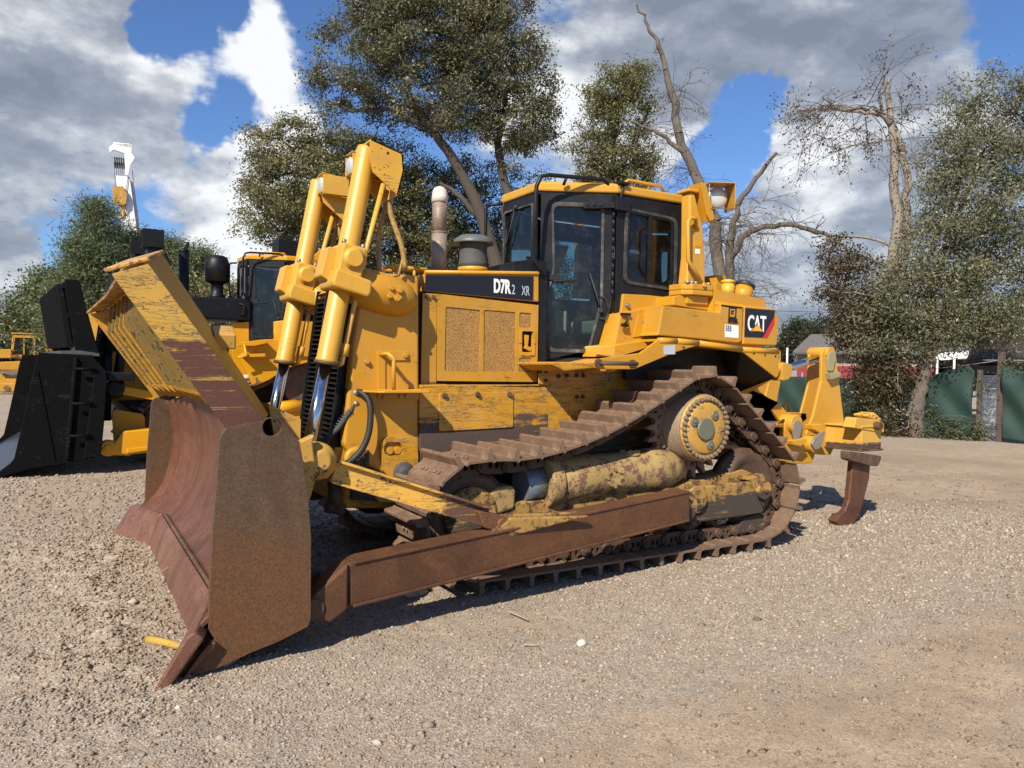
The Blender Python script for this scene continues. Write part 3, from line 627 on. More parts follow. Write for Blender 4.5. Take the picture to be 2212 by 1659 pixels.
# hoses by the grille
mb = MB(); mb.tube([(-.02, -.50, 1.42), (.04, -.60, 1.44), (.09, -.66, 1.36), (.085, -.68, 1.18), (.04, -.68, 1.04), (-.04, -.66, .94), (-.12, -.60, .88)], .025, 10, cr=6); mb.build('black_hose', M_RUBBER, DZ)
mb = MB(); pts = [Vector((-.0, -.56, 1.345)), Vector((-.03, -.57, 1.30)), Vector((-.12, -.56, 1.17)), Vector((-.21, -.53, 1.08))]
mb.tube(pts, .022, 10)
for k in range(14):
    t = k/13; a = pts[1].lerp(pts[3], t); d = (pts[3]-pts[1]).normalized(); mb.cyl(a, a+d*.007, .028, n=12)
mb.build('ribbed_hose', M_GREY if False else M_MESH, DZ)
mb = MB(); mb.box(-.06, .02, -.535, -.50, 1.33, 1.47); hexbolt(mb, (-.03, -.535, 1.44), (0, -1, 0)); hexbolt(mb, (-.03, -.535, 1.36), (0, -1, 0)); mb.build('hose_flange', M_BK, DZ, .006)
mb = MB(); mb.cyl((.0, -.56, 1.345), (.03, -.56, 1.36), .028, n=14); mb.cyl((-.02, -.52, 1.425), (.03, -.58, 1.44), .030, n=14); mb.build('hose_coupling', M_STEEL, DZ)
# ---- hood
hd = part('hood', DZ, (1.1, 0, 2.2))
HL = [(0.613, 2.391), (0.615, 2.249)]; HR = [(1.701, 2.461), (1.705, 2.224)]
mb = MB(); mb.prism([HL[1], HL[0], HR[0], HR[1]], -.465, .465); mb.build('hood_shell', M_Y, hd, .01)
KL = [(0.617, 2.377), (0.618, 2.253)]; KR = [(1.64, 2.442), (1.639, 2.232)]
mb = MB(); mb.prism([KL[1], KL[0], KR[0], KR[1]], -.465, -.472); mb.build('model_badge', M_BLKPANEL, hd)
zl, zr = HL[0][1], HR[0][1]
mb = MB(); mb.tube([(HL[0][0]+.0, -.465, zl+.012), (HR[0][0]-.02, -.465, zr+.012), (HR[0][0]-.005, -.465, zr+.01)], .017, 10); mb.build('hood_edge_rail', M_Y, hd)
q = [(1.243, 2.281), (1.42, 2.275), (1.521, 2.272)]
text('D7R', .158, (q[0][0], -.4735, q[0][1]), hd, M_WHITE, .006, .56); text('2', .118, (q[1][0], -.4735, q[1][1]), hd, M_GREY, .0, .62)
text('XR', .118, (q[2][0], -.4735, q[2][1]), hd, M_GREY, .0, .52)
# engine bay panel
ep = part('engine_panel', DZ, (1.1, -.46, 1.95))
EO = [[(0.732, 1.526)][0], [(0.726, 2.235)][0], [(1.698, 2.195)][0], [(1.696, 1.52)][0]]
gq = [[(0.801, 2.134), (1.121, 2.122)]+[(1.123, 1.604), (0.798, 1.607)], [[(1.156, 2.128)][0], [(1.468, 2.121)][0]]+[(1.474, 1.608), (1.16, 1.605)],
      [(1.505, 2.123), (1.627, 2.121), (1.629, 1.99), (1.507, 1.994)], [(1.509, 1.732), (1.636, 1.734), (1.638, 1.607), (1.511, 1.606)]]
lt = rpoly([(1.53, 1.959), (1.64, 1.963), (1.64, 1.782), (1.533, 1.779)], .012)
mb = MB(); mb.holes(EO, [rpoly(p, .015, 3) for p in gq]+[lt], lambda a, b, w: (a, -.45-w, b), .02); mb.build('panel_frame', M_YP, ep, .004)
for p in gq: mb = MB(); mb.prism(p, -.45, -.462); mb.build('perforated_screen', M_PERF, ep)
mb = MB(); a = [(1.507, 1.976), (1.671, 1.977), (1.668, 1.75), (1.515, 1.747)]; mb.holes(rpoly(a, .02), [lt], lambda u, v, w: (u, -.47-w, v), .008); mb.build('latch_bezel', M_Y, ep, .003)
mb = MB(); a = [(1.564, 1.931), (1.608, 1.927), (1.599, 1.832), (1.645, 1.821), (1.628, 1.785), (1.552, 1.815), (1.575, 1.831)]; mb.prism(a, -.44, -.468); mb.build('panel_latch', M_Y, ep, .004)
for q in [(1.546, 1.968), (1.625, 1.968), (1.653, 1.863), (1.626, 1.761), (1.539, 1.759), (1.509, 1.864)]: mb = MB(); hexbolt(mb, (q[0], -.478, q[1]), (0, -1, 0), .007, .006); mb.build('bezel_screw', M_Y, ep)
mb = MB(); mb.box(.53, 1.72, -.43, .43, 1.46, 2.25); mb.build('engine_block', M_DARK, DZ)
mb = MB(); mb.prism([[(0.597, 2.233)][0], [(0.724, 2.234)][0], [(0.727, 1.482)][0], [(0.589, 1.486)][0]], -.45, -.466); mb.build('front_panel_strip', M_YP, ep, .004)
for q in [(0.636, 2.207), (0.69, 2.205)]+[(0.666, 1.502), (0.703, 1.502)]: mb = MB(); hexbolt(mb, (q[0], -.466, q[1]), (0, -1, 0), .014); mb.build('strip_bolt', M_LINK, ep)
mb = MB(); mb.box(.68, .80, -.50, -.44, 1.455, 1.50); mb.box(.80, 1.72, -.48, -.44, 1.46, 1.485); mb.build('panel_sill', M_YS, ep, .004)
# exhaust, precleaner, cowl
ex = part('exhaust_pipe', DZ, (.86, -.2, 2.5))
pb = (0.859, -0.2, 2.459); pt = (0.861, -0.2, 2.981)
mb = MB(); mb.cyl((pb[0], -.2, 2.40), (pb[0], -.2, 2.78), .066, n=24); mb.cyl((pb[0], -.2, 2.78), (pb[0], -.2, 3.05), .062, n=24); mb.lathe([(.069, 0), (.069, .012)], (pb[0], -.2, 2.776), (0, 0, 1), 24); mb.build('exhaust_stack', M_EXH, ex)
mb = MB(); mb.tube([(pb[0], -.2, 3.03), (pb[0]+.002, -.195, 3.07), (pb[0]+.012, -.175, 3.105), (pb[0]+.035, -.125, 3.13), (pb[0]+.065, -.06, 3.135)], .070, 20, .064); mb.build('exhaust_elbow', plain('pale_scaled_steel', (.55, .48, .42), .7, 0, .35, 30), ex)
pc = part('precleaner', DZ, (1.19, -.18, 2.5)); c = (1.195, -.18)
mb = MB(); mb.lathe([(.132, 0), (.132, .035), (.124, .04)], (c[0], c[1], 2.475), (0, 0, 1), 36); mb.build('precleaner_base', M_YR, pc)
mb = MB(); mb.lathe([(.126, 0), (.126, .05), (.120, .055), (.120, .215), (.13, .24)], (c[0], c[1], 2.51), (0, 0, 1), 36); mb.build('precleaner_bowl', M_MESH, pc)
mb = MB(); mb.lathe([(.13, -.012), (.178, -.030), (.182, -.020), (.165, .012), (.12, .042), (.07, .052), (.0, .054)], (c[0], c[1], 2.745), (0, 0, 1), 40); mb.build('precleaner_cap', plain('weathered_grey_cap', (.10, .11, .11), .5), pc)
mb = MB(); mb.prism([(1.45, 2.44), (1.80, 2.46), (1.80, 2.585), (1.66, 2.60), (1.45, 2.56)], -.44, .30); mb.cyl((1.70, -.33, 2.59), (1.70, -.33, 2.625), .035, n=16); mb.cyl((1.70, -.33, 2.62), (1.70, -.33, 2.635), .05, n=16); mb.build('rear_cowl', M_BK, DZ, .01)
mb = MB(); mb.prism([HR[1], (HR[0][0], HR[0][1]), (1.80, 2.45), (1.80, 1.7), (1.62, 1.7)], -.45, .45); mb.build('firewall', M_BK, DZ)

# ---- cab
CA, CB = Vector((1.79, -.30)), Vector((2.41, -.62))                     # the angled door face
def on(A, B): 
    d = (B-A).normalized(); nrm = Vector((d.y, -d.x))
    return lambda u, v, w: (A.x+d.x*u+nrm.x*w, A.y+d.y*u+nrm.y*w, v)
def cab_build(root, mp, mg, mroof, detail=True, mseal=None):
    cb = part('cab', root, (2.4, 0, 1.7)); LD = (CB-CA).length; f = on(CA, CB)
    mseal = mseal or M_SEAL
    ztop = 3.24
    # door leaf
    dr = [(.02, 1.705), (LD-.16, 1.82), (LD-.03, 2.27), (LD-.03, 3.205), (.02, 3.205)]
    win = rpoly([(.11, 1.80), (.47, 1.80), (.580, 2.25), (.580, 3.12), (.125, 3.12), (.145, 2.52), (.080, 2.28)], .06, 5)
    mb = MB(); mb.holes(dr, [win], f, .03); mb.build('cab_door', mp, cb, .006)
    d_ = [o for o in COL.objects][-1]
    mb = MB(); w2 = [((a-.335)*.955+.335, (b-2.41)*.97+2.41) for a, b in win]
    mb.holes([((a-.335)*1.06+.335, (b-2.41)*1.022+2.41) for a, b in win], [w2], lambda u, v, w: f(u, v, .022+w), .018); mb.build('door_seal', mseal, d_, .003)
    mb = MB(); w3 = [((a-.335)*.99+.335, (b-2.41)*.99+2.41) for a, b in win]; n = len(w3); mb.add([f(a, b, .022) for a, b in w3], [list(range(n))]); mb.build('door_glass', mg, d_)
    # handle
    mb = MB(); mb.tube([f(.14, 2.42, .03), f(.14, 2.42, .08), f(.34, 2.43, .08)], .012); mb.obox(f(.10, 2.46, .04), f(.20, 2.46, .05), .03, .05); mb.build('door_handle', mp, d_, .003)
    # wiper
    mb = MB(); mb.tube([f(.56, 2.20, .05), f(.55, 2.25, .06), f(.47, 2.50, .05)], .008, 6); mb.obox(f(.455, 2.38, .05), f(.455, 2.74, .05), .014, .02); mb.cyl(f(.57, 2.17, .03), f(.57, 2.17, .07), .02, n=10); mb.build('door_wiper', M_RUBBER, d_)
    mb = MB(); mb.tube([f(.56, 2.30, .05), f(.61, 2.28, .06), f(.65, 2.18, .05), f(.62, 2.09, .05), f(.56, 2.10, .05)], .007, 6); mb.build('washer_hose', M_RUBBER, d_)
    for k in range(10):
        mb = MB(); z = 2.30+k*.078; mb.cyl(f(LD-.02, z, .035), f(LD-.02, z+.068, .035), .013, n=10); mb.build('hinge_knuckle', mp, cb)
    # side frame, slightly proud pillar and sliding window
    A2, B2 = Vector((2.41, -.62)), Vector((3.24, -.62)); f2 = on(A2, B2)
    sw = rpoly([(.11, 2.45), (.66, 2.42), (.685, 2.48), (.685, 3.06), (.12, 3.09)], .08, 5); L2 = .83
    mb = MB(); mb.holes([(0, 2.12), (.12, 2.25), (L2, 2.27), (L2, 3.205), (0, 3.205)], [sw], f2, .03); mb.build('cab_side', mp, cb, .006)
    sd_ = [o for o in COL.objects][-1]
    c0, c1 = .397, 2.76
    sc = lambda q, a, b: [((u-c0)*a+c0, (v-c1)*b+c1) for u, v in q]
    mb = MB(); mb.holes(sc(sw, 1.12, 1.08), [sc(sw, 1.0, 1.0)], lambda u, v, w: f2(u, v, .03+w), .012); mb.build('window_seal', mseal, sd_, .003)
    mb = MB(); mb.holes(sc(sw, 1.0, 1.0), [sc(sw, .9, .94)], lambda u, v, w: f2(u, v, .0+w), .035); mb.box(2.41+.37, 2.41+.40, -.665, -.62, 2.44, 3.07); mb.build('window_frame', mp, sd_, .003)
    q = sc(sw, .95, .97); n = len(q); mb = MB(); mb.add([f2(u, v, .018) for u, v in q], [list(range(n))]); mb.build('window_glass', mg, sd_)
    # floor, far walls, rear, front
    fr_ = rpoly([(-.25, 2.50), (.25, 2.50), (.25, 3.12), (-.25, 3.12)], .04)
    mb = MB(); mb.holes([(-.30, 2.40), (.30, 2.40), (.30, 3.205), (-.30, 3.205)], [fr_], lambda u, v, w: (1.79-w, u, v), .03); mb.build('cab_front', mp, cb, .005)
    fo = [o for o in COL.objects][-1]
    mb = MB(); mb.holes([(a*1.12, (b-2.81)*1.05+2.81) for a, b in fr_], [fr_], lambda u, v, w: (1.76-w, u, v), .012); mb.build('windscreen_seal', mseal, fo, .003)
    mb = MB(); n = len(fr_); mb.add([(1.772, a, b) for a, b in fr_], [list(range(n))]); mb.build('windscreen', mg, fo)
    mb = MB(); mb.tube([(1.735, .02, 3.14), (1.735, .16, 2.86), (1.735, .19, 2.80)], .006, 6); mb.tube([(1.74, .19, 2.96), (1.74, .205, 2.62)], .006, 6); mb.cyl((1.72, .02, 3.14), (1.76, .02, 3.14), .022, n=12); mb.build('front_wiper', M_RUBBER, fo)
    Am, Bm = Vector((2.41, .62)), Vector((1.79, .30)); fm = on(Am, Bm)
    wm_ = rpoly([(.12, 2.3), (LD-.12, 2.2), (LD-.12, 3.0), (.12, 3.0)], .05)
    mb = MB(); mb.holes([(0, 1.70), (LD, 1.70), (LD, 3.19), (0, 3.19)], [wm_], fm, .03); mb.build('far_door', mp, cb)
    mb = MB(); n = len(wm_); mb.add([fm(a, b, .018) for a, b in wm_], [list(range(n))]); mb.build('far_door_glass', mg, cb)
    w4 = rpoly([(.10, 2.38), (.62, 2.38), (.62, 3.0), (.10, 3.0)], .05)
    f4 = on(Vector((3.18, .62)), Vector((2.41, .62))); mb = MB(); mb.holes([(0, 1.70), (.77, 1.70), (.77, 3.19), (0, 3.19)], [w4], f4, .03); mb.build('far_side', mp, cb)
    mb = MB(); n = len(w4); mb.add([f4(a, b, .018) for a, b in w4], [list(range(n))]); mb.build('far_glass', mg, cb)
    w5 = rpoly([(-.5, 2.5), (.5, 2.5), (.5, 3.0), (-.5, 3.0)], .05)
    mb = MB(); mb.holes([(-.62, 1.70), (.62, 1.70), (.62, 3.19), (-.62, 3.19)], [w5], lambda u, v, w: (3.15+w, u, v), .03); mb.build('cab_rear', mp, cb)
    mb = MB(); n = len(w5); mb.add([(3.16, a, b) for a, b in w5], [list(range(n))]); mb.build('rear_glass', mg, cb)
    plan = [(1.79, -.30), (2.41, -.62), (3.22, -.62), (3.22, .62), (2.41, .62), (1.79, .30)]
    mb = MB(); mb.prism(plan, 1.70, 1.74, 'Z'); mb.build('cab_floor', M_DARK, cb)
    # roof: chamfered slab
    def off(d, pl=plan):
        cx_ = 2.5; return [(p[0]+(d if p[0] > cx_ else -d if p[0] < 2 else 0), p[1]+(d if p[1] > 0 else -d)*(.6 if abs(p[1]) < .4 else 1)) for p in pl]
    o1, o2, o3 = off(.035), off(.035), off(-.05)
    mb = MB(); n = 6; vs = [(a, b, 3.232) for a, b in o1]+[(a, b, 3.31) for a, b in o2]+[(a, b, 3.335) for a, b in o3]
    mb.add(vs, [list(range(n))[::-1], list(range(2*n, 3*n))]+[[k*n+i, k*n+(i+1) % n, (k+1)*n+(i+1) % n, (k+1)*n+i] for k in (0, 1) for i in range(n)]); mb.build('cab_roof', mroof, cb, .015)
    o = off(.015); mb = MB(); mb.prism(o, 3.205, 3.232, 'Z'); mb.build('roof_gutter', mp, cb, .004)
    # rails
    mb = MB(); mb.tube([(1.70, -.50, 2.50), (1.66, -.42, 2.62), (1.64, -.46, 2.72), (1.64, -.50, 3.22), (1.68, -.51, 3.31), (1.76, -.52, 3.33), (2.30, -.60, 3.345), (2.34, -.60, 3.30)], .019, 8)
    mb.tube([(1.95, -.50, 3.335), (1.95, -.46, 3.28)], .015, 6); mb.build('cab_rail', mp, cb); mb = MB()
    mb.tube([(1.72, .46, 2.50), (1.66, .42, 2.62), (1.64, .42, 2.72), (1.64, .42, 3.18), (1.66, .40, 3.22), (1.74, .28, 3.22)], .017, 8); mb.build('cab_rail', mp, cb)
    # inside: seat, console, tiller
    mb = MB(); mb.prism(rpoly([(2.55, 1.98), (3.02, 1.96), (3.06, 2.08), (2.55, 2.12)], .04), -.28, .28); mb.build('seat_cushion', M_SEAT, cb, .03)
    mb = MB(); mb.prism(rpoly([(2.95, 2.05), (3.08, 2.05), (3.13, 2.78), (3.02, 2.80)], .05), -.25, .25); mb.build('seat_back', M_RUBBER, cb, .03)
    mb = MB(); mb.tube([(2.62, -.35, 2.18), (2.60, -.35, 2.34), (2.66, -.34, 2.40), (2.95, -.34, 2.38)], .035, 10); mb.box(2.5, 3.0, -.42, -.30, 1.95, 2.15); mb.build('armrest', M_SEAT, cb, .02)
    mb = MB(); mb.prism([(1.85, 1.74), (2.05, 1.74), (2.05, 2.35), (1.90, 2.50)], -.22, .26); mb.build('dashboard', M_BK, cb, .02)
    mb = MB(); mb.box(2.15, 2.42, .12, .42, 1.95, 2.22); mb.build('control_console', M_CREAM, cb, .03)
    return cb
CAB = cab_build(DZ, M_BK, M_GLASS, M_YR)
mb = MB(); a = (2.425, -0.6, 3.364); mb.box(2.36, 2.52, -.70, -.63, 3.07, 3.19); mb.build('mirror_bracket', M_BK, CAB, .005)
mb = MB(); mb.cyl((2.44, -.66, 3.19), (2.47, -.66, 3.32), .014, n=8); mb.box(2.40, 2.52, -.69, -.64, 3.31, 3.335); mb.build('door_stop', M_BK, CAB, .005)
mb = MB(); f = on(CA, CB); mb.obox(f(.40, 3.10, .06), f(.68, 3.11, .06), .05, .05)
for u in (.43, .49, .55): mb.cyl(f(u, 3.11, .085), f(u, 3.11, .095), .015, n=8)
mb.build('hinge_bracket', M_BK, CAB, .004)
mb = MB(); mb.tube([(2.50, -.62, 3.33), (2.55, -.62, 3.37), (2.95, -.62, 3.37), (2.98, -.62, 3.31)], .017, 8); mb.tube([(2.8, -.62, 3.37), (2.8, -.60, 3.31)], .014, 6); mb.build('roof_handrail', M_Y, CAB)
mb = MB(); a = [(2.58, 2.56), (2.75, 2.95), (2.50, 2.95)]; mb.prism(a, .60, .605); mb.build('yellow_pennant', M_YN, CAB)

# ---- platform, fenders, tank
fd_ = part('fender', DZ, (2.8, -.9, 1.7))
top = [(2.498, 1.908), (2.699, 1.909), (2.955, 1.899), (3.499, 1.855), (3.989, 1.845)]
lowf = [(2.285, 1.782), (1.826, 1.722), (1.828, 1.651), (1.869, 1.64), (2.23, 1.644), (2.678, 1.796), (2.931, 1.86)]
lowm = [(3.188, 1.844), (3.5, 1.821)]; lowr = [(3.964, 1.58), (3.997, 1.606)]
skin = top+lowr[::-1]+lowm[::-1]+lowf[::-1]
mb = MB(); mb.prism(skin, -1.15, -1.125); mb.build('fender_skin', M_Y, fd_, .006)
mb = MB()
for a, b in zip(top[:-1], top[1:]): mb.cyl((a[0], -1.135, a[1]-.015), (b[0], -1.135, b[1]-.015), .028, n=12)
mb.build('fender_edge', M_Y, fd_)
mb = MB(); T = top+[(top[-1][0], top[-1][1]-.02)]+[(p[0], p[1]-.02) for p in top[::-1]]; mb.prism([top[0], top[-1], (top[-1][0], top[-1][1]-.02), (top[0][0], top[0][1]-.02)], -1.14, -.6); mb.build('fender_deck', M_Y, fd_)
# sloping underside from the skin to the hull
A = Vector; und = MB()
lo = [lowf[4], lowf[6], lowm[1], lowr[0]]
pts = [(p[0], -1.13, p[1]) for p in lo]
inn = [(pts[0][0]+.05, -.60, pts[0][2]), (lo[1][0]+.15, -.60, 1.98), (lo[2][0]+.1, -.60, 1.95), (lo[3][0], -.60, 1.36)]
und.add(pts+inn, [[i, i+1, i+5, i+4] for i in range(3)]); und.build('fender_underside', M_GREASE_SHADE, fd_)  # shade below the fender put in as near-black colour
mb = MB(); p, q = lowr[0], lowr[1]; mb.add([(p[0], -1.13, p[1]), (q[0], -1.13, top[-1][1]-.03), (q[0], -.55, top[-1][1]-.03), (q[0]-.02, -.55, 1.30), (lowm[1][0]-.05, -.58, 1.25)], [[0, 1, 2, 3], [0, 3, 4]]); mb.build('fender_rear', M_Y, fd_)
fl = [(1.496, 1.672), (2.087, 1.733), (2.089, 1.645), (1.652, 1.621), (1.5, 1.649)]
mb = MB(); mb.prism([(1.50, 1.695), (2.05, 1.70), (2.05, 1.66), (1.62, 1.62), (1.50, 1.67)], -1.0, -.3); mb.prism([(2.0, 1.70), (2.5, 1.80), (2.6, 1.86), (2.6, 1.78), (2.0, 1.62)], -1.13, -.5); mb.build('cab_platform', M_YS, fd_, .012)
tr = MB(); f1 = [(2.028, 1.737), (2.397, 1.819)]; tr.add([(f1[0][0], -1.14, f1[0][1]), (f1[1][0], -1.14, f1[1][1]+.02), (f1[1][0]+.3, -.72, f1[1][1]+.03), (f1[0][0]+.1, -.72, f1[0][1]+.04)], [[0, 1, 2, 3]]); tr.build('fender_step', M_PERF, fd_)
h = [(1.855, 1.69), (2.216, 1.69)]; mb = MB(); mb.tube([(h[0][0], -1.15, h[0][1]), (h[0][0]+.01, -1.21, h[0][1]), (h[1][0]-.01, -1.21, h[1][1]), (h[1][0], -1.15, h[1][1])], .018, 8)
mb.cyl((h[0][0]-.01, -1.15, h[0][1]), (h[0][0]-.01, -1.17, h[0][1]), .035, n=12); mb.cyl((h[1][0]-.02, -1.15, h[1][1]), (h[1][0]-.02, -1.17, h[1][1]), .035, n=12); mb.build('step_handle', M_LINK, fd_)
q = [(2.544, 1.849), (2.673, 1.86), (2.675, 1.78), (2.549, 1.775)]; mb = MB(); mb.prism(q, -1.15, -1.154); mb.build('data_plate', M_GREY, fd_)
mb = MB()
for q in [(2.774, 1.84), (3.65, 1.808), (3.802, 1.796), (3.945, 1.786)]: mb.cyl((q[0], -1.148, q[1]), (q[0], -1.153, q[1]), .011, n=10)
mb.build('fender_hole', M_DARK, fd_)
# latched boxes under the side window
lb = part('side_locker', DZ, (2.5, -.8, 2.0))
LB = [(-.66, [(1003, 968), (1182, 978), (1370, 998), (1368, 1052), (1290, 1060), (985, 1108)])]
mb = MB(); mb.prism([(2.474, 2.326), (2.758, 2.332), (3.071, 2.325), (3.072, 2.156), (2.45, 2.127)], -.68, -.5); mb.build('upper_locker', M_Y, lb, .006)
mb = MB(); mb.prism([(2.354, 2.138), (2.624, 2.196), (2.832, 2.235), (2.81, 1.945), (2.615, 1.902), (2.289, 1.851)], -.80, -.5); mb.build('lower_locker', M_Y, lb, .006)
mb = MB(); mb.prism(rpoly([(2.536, 2.124), (2.664, 2.155), (2.64, 1.968), (2.621, 1.947), (2.489, 1.928)], .01), -.80, -.81); mb.build('locker_door', M_Y, lb, .003)
for u in ([(2.394, 2.141), (2.381, 2.068), (2.366, 2.032)], [(2.734, 2.2), (2.72, 2.126), (2.705, 2.089)]):
    mb = MB(); mb.tube([(u[0][0], -.82, u[0][1]), (u[1][0], -.85, u[1][1]), (u[2][0], -.82, u[2][1])], .010, 6); mb.box(u[0][0]-.05, u[0][0]+.05, -.83, -.80, u[0][1]-.02, u[0][1]); mb.cyl((u[2][0]-.03, -.84, u[2][1]), (u[2][0]+.03, -.84, u[2][1]), .018, n=8); mb.build('rubber_latch', M_BK, lb, .002)
for q in [(2.515, 2.222)]+[(2.615, 2.067)]: mb = MB(); hexbolt(mb, (q[0], -.68 if q[1] > 2.1 else -.81, q[1]), (0, -1, 0), .018, .02); mb.build('lock_knob', M_STEEL, lb)
mb = MB(); mb.prism([(2.172, 1.845), (2.675, 1.928), (2.672, 1.894), (2.668, 1.856), (2.475, 1.794), (2.155, 1.749)], -.95, -.5); mb.build('locker_plinth', M_Y, lb, .006)
# fuel tank and tool box
tk = part('fuel_tank', DZ, (3.4, -.8, 2.0))
TA = [(2.625, 2.204), (2.968, 2.194), (3.317, 2.18), (3.323, 2.262), (3.619, 2.252), (3.613, 1.931), (3.587, 1.909), (3.542, 1.904), (3.096, 1.928), (2.559, 1.944), (2.581, 1.964)]
mb = MB(); mb.prism(TA, -1.04, -.55); mb.build('tool_box', M_YP, tk, .012)
TB = [(3.64, 2.251), (4.048, 2.245), (4.114, 2.162), (4.112, 2.008), (4.087, 1.893), (3.627, 1.894)]
mb = MB(); mb.prism(TB, -1.04, -.50); mb.build('tank_side', M_YP, tk, .012)
def top_quad(a, b, zi, yi=-.62, m=M_Y, nm='tank_top'):
    mb = MB(); x0, z0 = a; x1, z1 = b
    v = [(x0, -1.04, z0), (x1, -1.04, z1), (x1-.04, yi, zi[1]), (x0-.06, yi, zi[0])]; v2 = [(p[0], p[1], p[2]-.03) for p in v]
    mb.add(v+v2, [[0, 1, 2, 3], [7, 6, 5, 4], [0, 4, 5, 1], [1, 5, 6, 2], [2, 6, 7, 3], [3, 7, 4, 0]]); mb.build(nm, m, tk, .004)
top_quad(TA[3], TA[4], (2.40, 2.40), -.70); top_quad(TB[0], TB[1], (2.40, 2.36), -.70)
mb = MB(); a = [(2.858, 2.31), (3.031, 2.342), (3.121, 2.369), (3.239, 2.378), (3.444, 2.278), (3.44, 2.194), (3.083, 2.213), (2.854, 2.228)]; mb.prism(a, -.92, -.6); mb.build('box_lid', M_Y, tk, .01)
mb = MB(); mb.prism([(3.25, 1.85), (3.95, 1.85), (3.98, 2.34), (3.3, 2.40)], -.98, .9); mb.build('tank_body', M_Y, tk)
q = [(3.853, -0.8, 2.36), (3.891, -0.8, 2.468)]
d = Vector((q[1][0]-q[0][0], 0, q[1][2]-q[0][2])); mb = MB(); mb.cyl(Vector(q[0])-d*.3, q[1], .088, n=28); mb.build('filler_neck', M_Y, tk)
mb = MB(); mb.cyl(q[1], Vector(q[1])+d*.30, .098, n=28); mb.cyl(Vector(q[1])+d*.30, Vector(q[1])+d*.55, .052, n=8); mb.build('filler_cap', M_RUBBER, tk, .004)
q = (3.711, -0.75, 2.398); mb = MB(); mb.cyl((q[0], -.75, q[2]-.03), (q[0], -.75, q[2]+.10), .062, n=24); mb.lathe([(.066, 0), (.066, .03), (.03, .04)], (q[0], -.75, q[2]+.10), (0, 0, 1), 24); mb.build('breather_cap', paint('chipped_yellow', (.66, .37, .03), .5, 0, .2, chip=(.05, .04, .02)), tk)
q = [(3.683, 2.592), (3.822, 2.597), (3.82, 2.523), (3.769, 2.417), (3.681, 2.416)]; mb = MB(); mb.prism(q, -.62, -.45); mb.build('valve_guard', M_Y, tk, .006)
# decals
mb = MB(); cq = [(3.644, 2.235), (4.042, 2.237), (4.04, 2.101), (3.948, 1.965), (3.639, 1.964)]; cq = [(3.644, 2.235), (4.045, 2.236), (4.042, 2.177), (3.886, 1.967), (3.639, 1.966)]; mb.prism(cq, -1.04, -1.045); mb.build('logo_panel', M_BLKPANEL, tk)
mb = MB(); mb.prism([(4.044, 2.189), (4.044, 2.101), (3.949, 1.967), (3.889, 1.967)], -1.04, -1.045); mb.build('red_stripe', M_RED, tk)
def pgon(pts, nm, m, y=-1.045):
    mb = MB(); mb.prism(S_(pts), y, y-.002); mb.build(nm, m, tk)
q = [(3.673, 2.024), (3.917, 2.18)]; text('CAT', (q[1][1]-q[0][1])*1.36, (q[0][0], -1.0465, q[0][1]), tk, M_WHITE, .0045, .60)
mb = MB(); mb.prism([(3.797, 2.1), (3.886, 2.022), (3.709, 2.021)], -1.047, -1.0495); mb.build('triangle_border', M_BLKPANEL, tk)
mb = MB(); mb.prism([(3.801, 2.089), (3.876, 2.026), (3.728, 2.026)], -1.0495, -1.0515); mb.build('orange_triangle', M_ORG, tk)
mb = MB(); mb.holes([(3.428, 2.238), (3.53, 2.236), (3.526, 2.127), (3.423, 2.128)], [[(3.443, 2.222), (3.515, 2.221), (3.511, 2.145), (3.441, 2.146)]], lambda a, b, w: (a, -1.04-w, b), .002); mb.prism([(3.459, 2.207), (3.498, 2.207), (3.496, 2.193), (3.475, 2.192), (3.475, 2.183), (3.493, 2.183), (3.491, 2.17), (3.458, 2.17)], -1.04, -1.042); mb.build('dealer_emblem', M_BLKPANEL, tk)
q = [(3.419, 2.104), (3.419, 2.084)]; text('EMPIRE', .040, (q[0][0], -1.0435, q[0][1]), tk, M_BLKPANEL, .002, .95); text('MACHINERY', .030, (q[1][0], -1.0435, q[1][1]), tk, M_BLKPANEL, .0, .80)
mb = MB(); mb.prism([(3.384, 2.071), (3.559, 2.067), (3.56, 1.952), (3.385, 1.954)], -1.04, -1.043); mb.build('flag_sticker', M_WHITE, tk)
fq = [(3.391, 2.067), (3.471, 2.065), (3.47, 2.009), (3.39, 2.009)]
mb = MB()
for i in range(6):
    for j in range(6):
        if (i+j) % 2 == 0 or i % 2 == 0:
            u0, u1, v0, v1 = i/6, (i+.8)/6, j/6, (j+.8)/6; L_ = lambda u, v: (fq[0][0]*(1-u)*(1-v)+fq[1][0]*u*(1-v)+fq[2][0]*u*v+fq[3][0]*(1-u)*v, fq[0][1]*(1-u)*(1-v)+fq[1][1]*u*(1-v)+fq[2][1]*u*v+fq[3][1]*(1-u)*v)
            mb.prism([L_(u0, v0), L_(u1, v0), L_(u1, v1), L_(u0, v1)], -1.043, -1.0445)
mb.build('flag_canton', M_BLUE, tk)
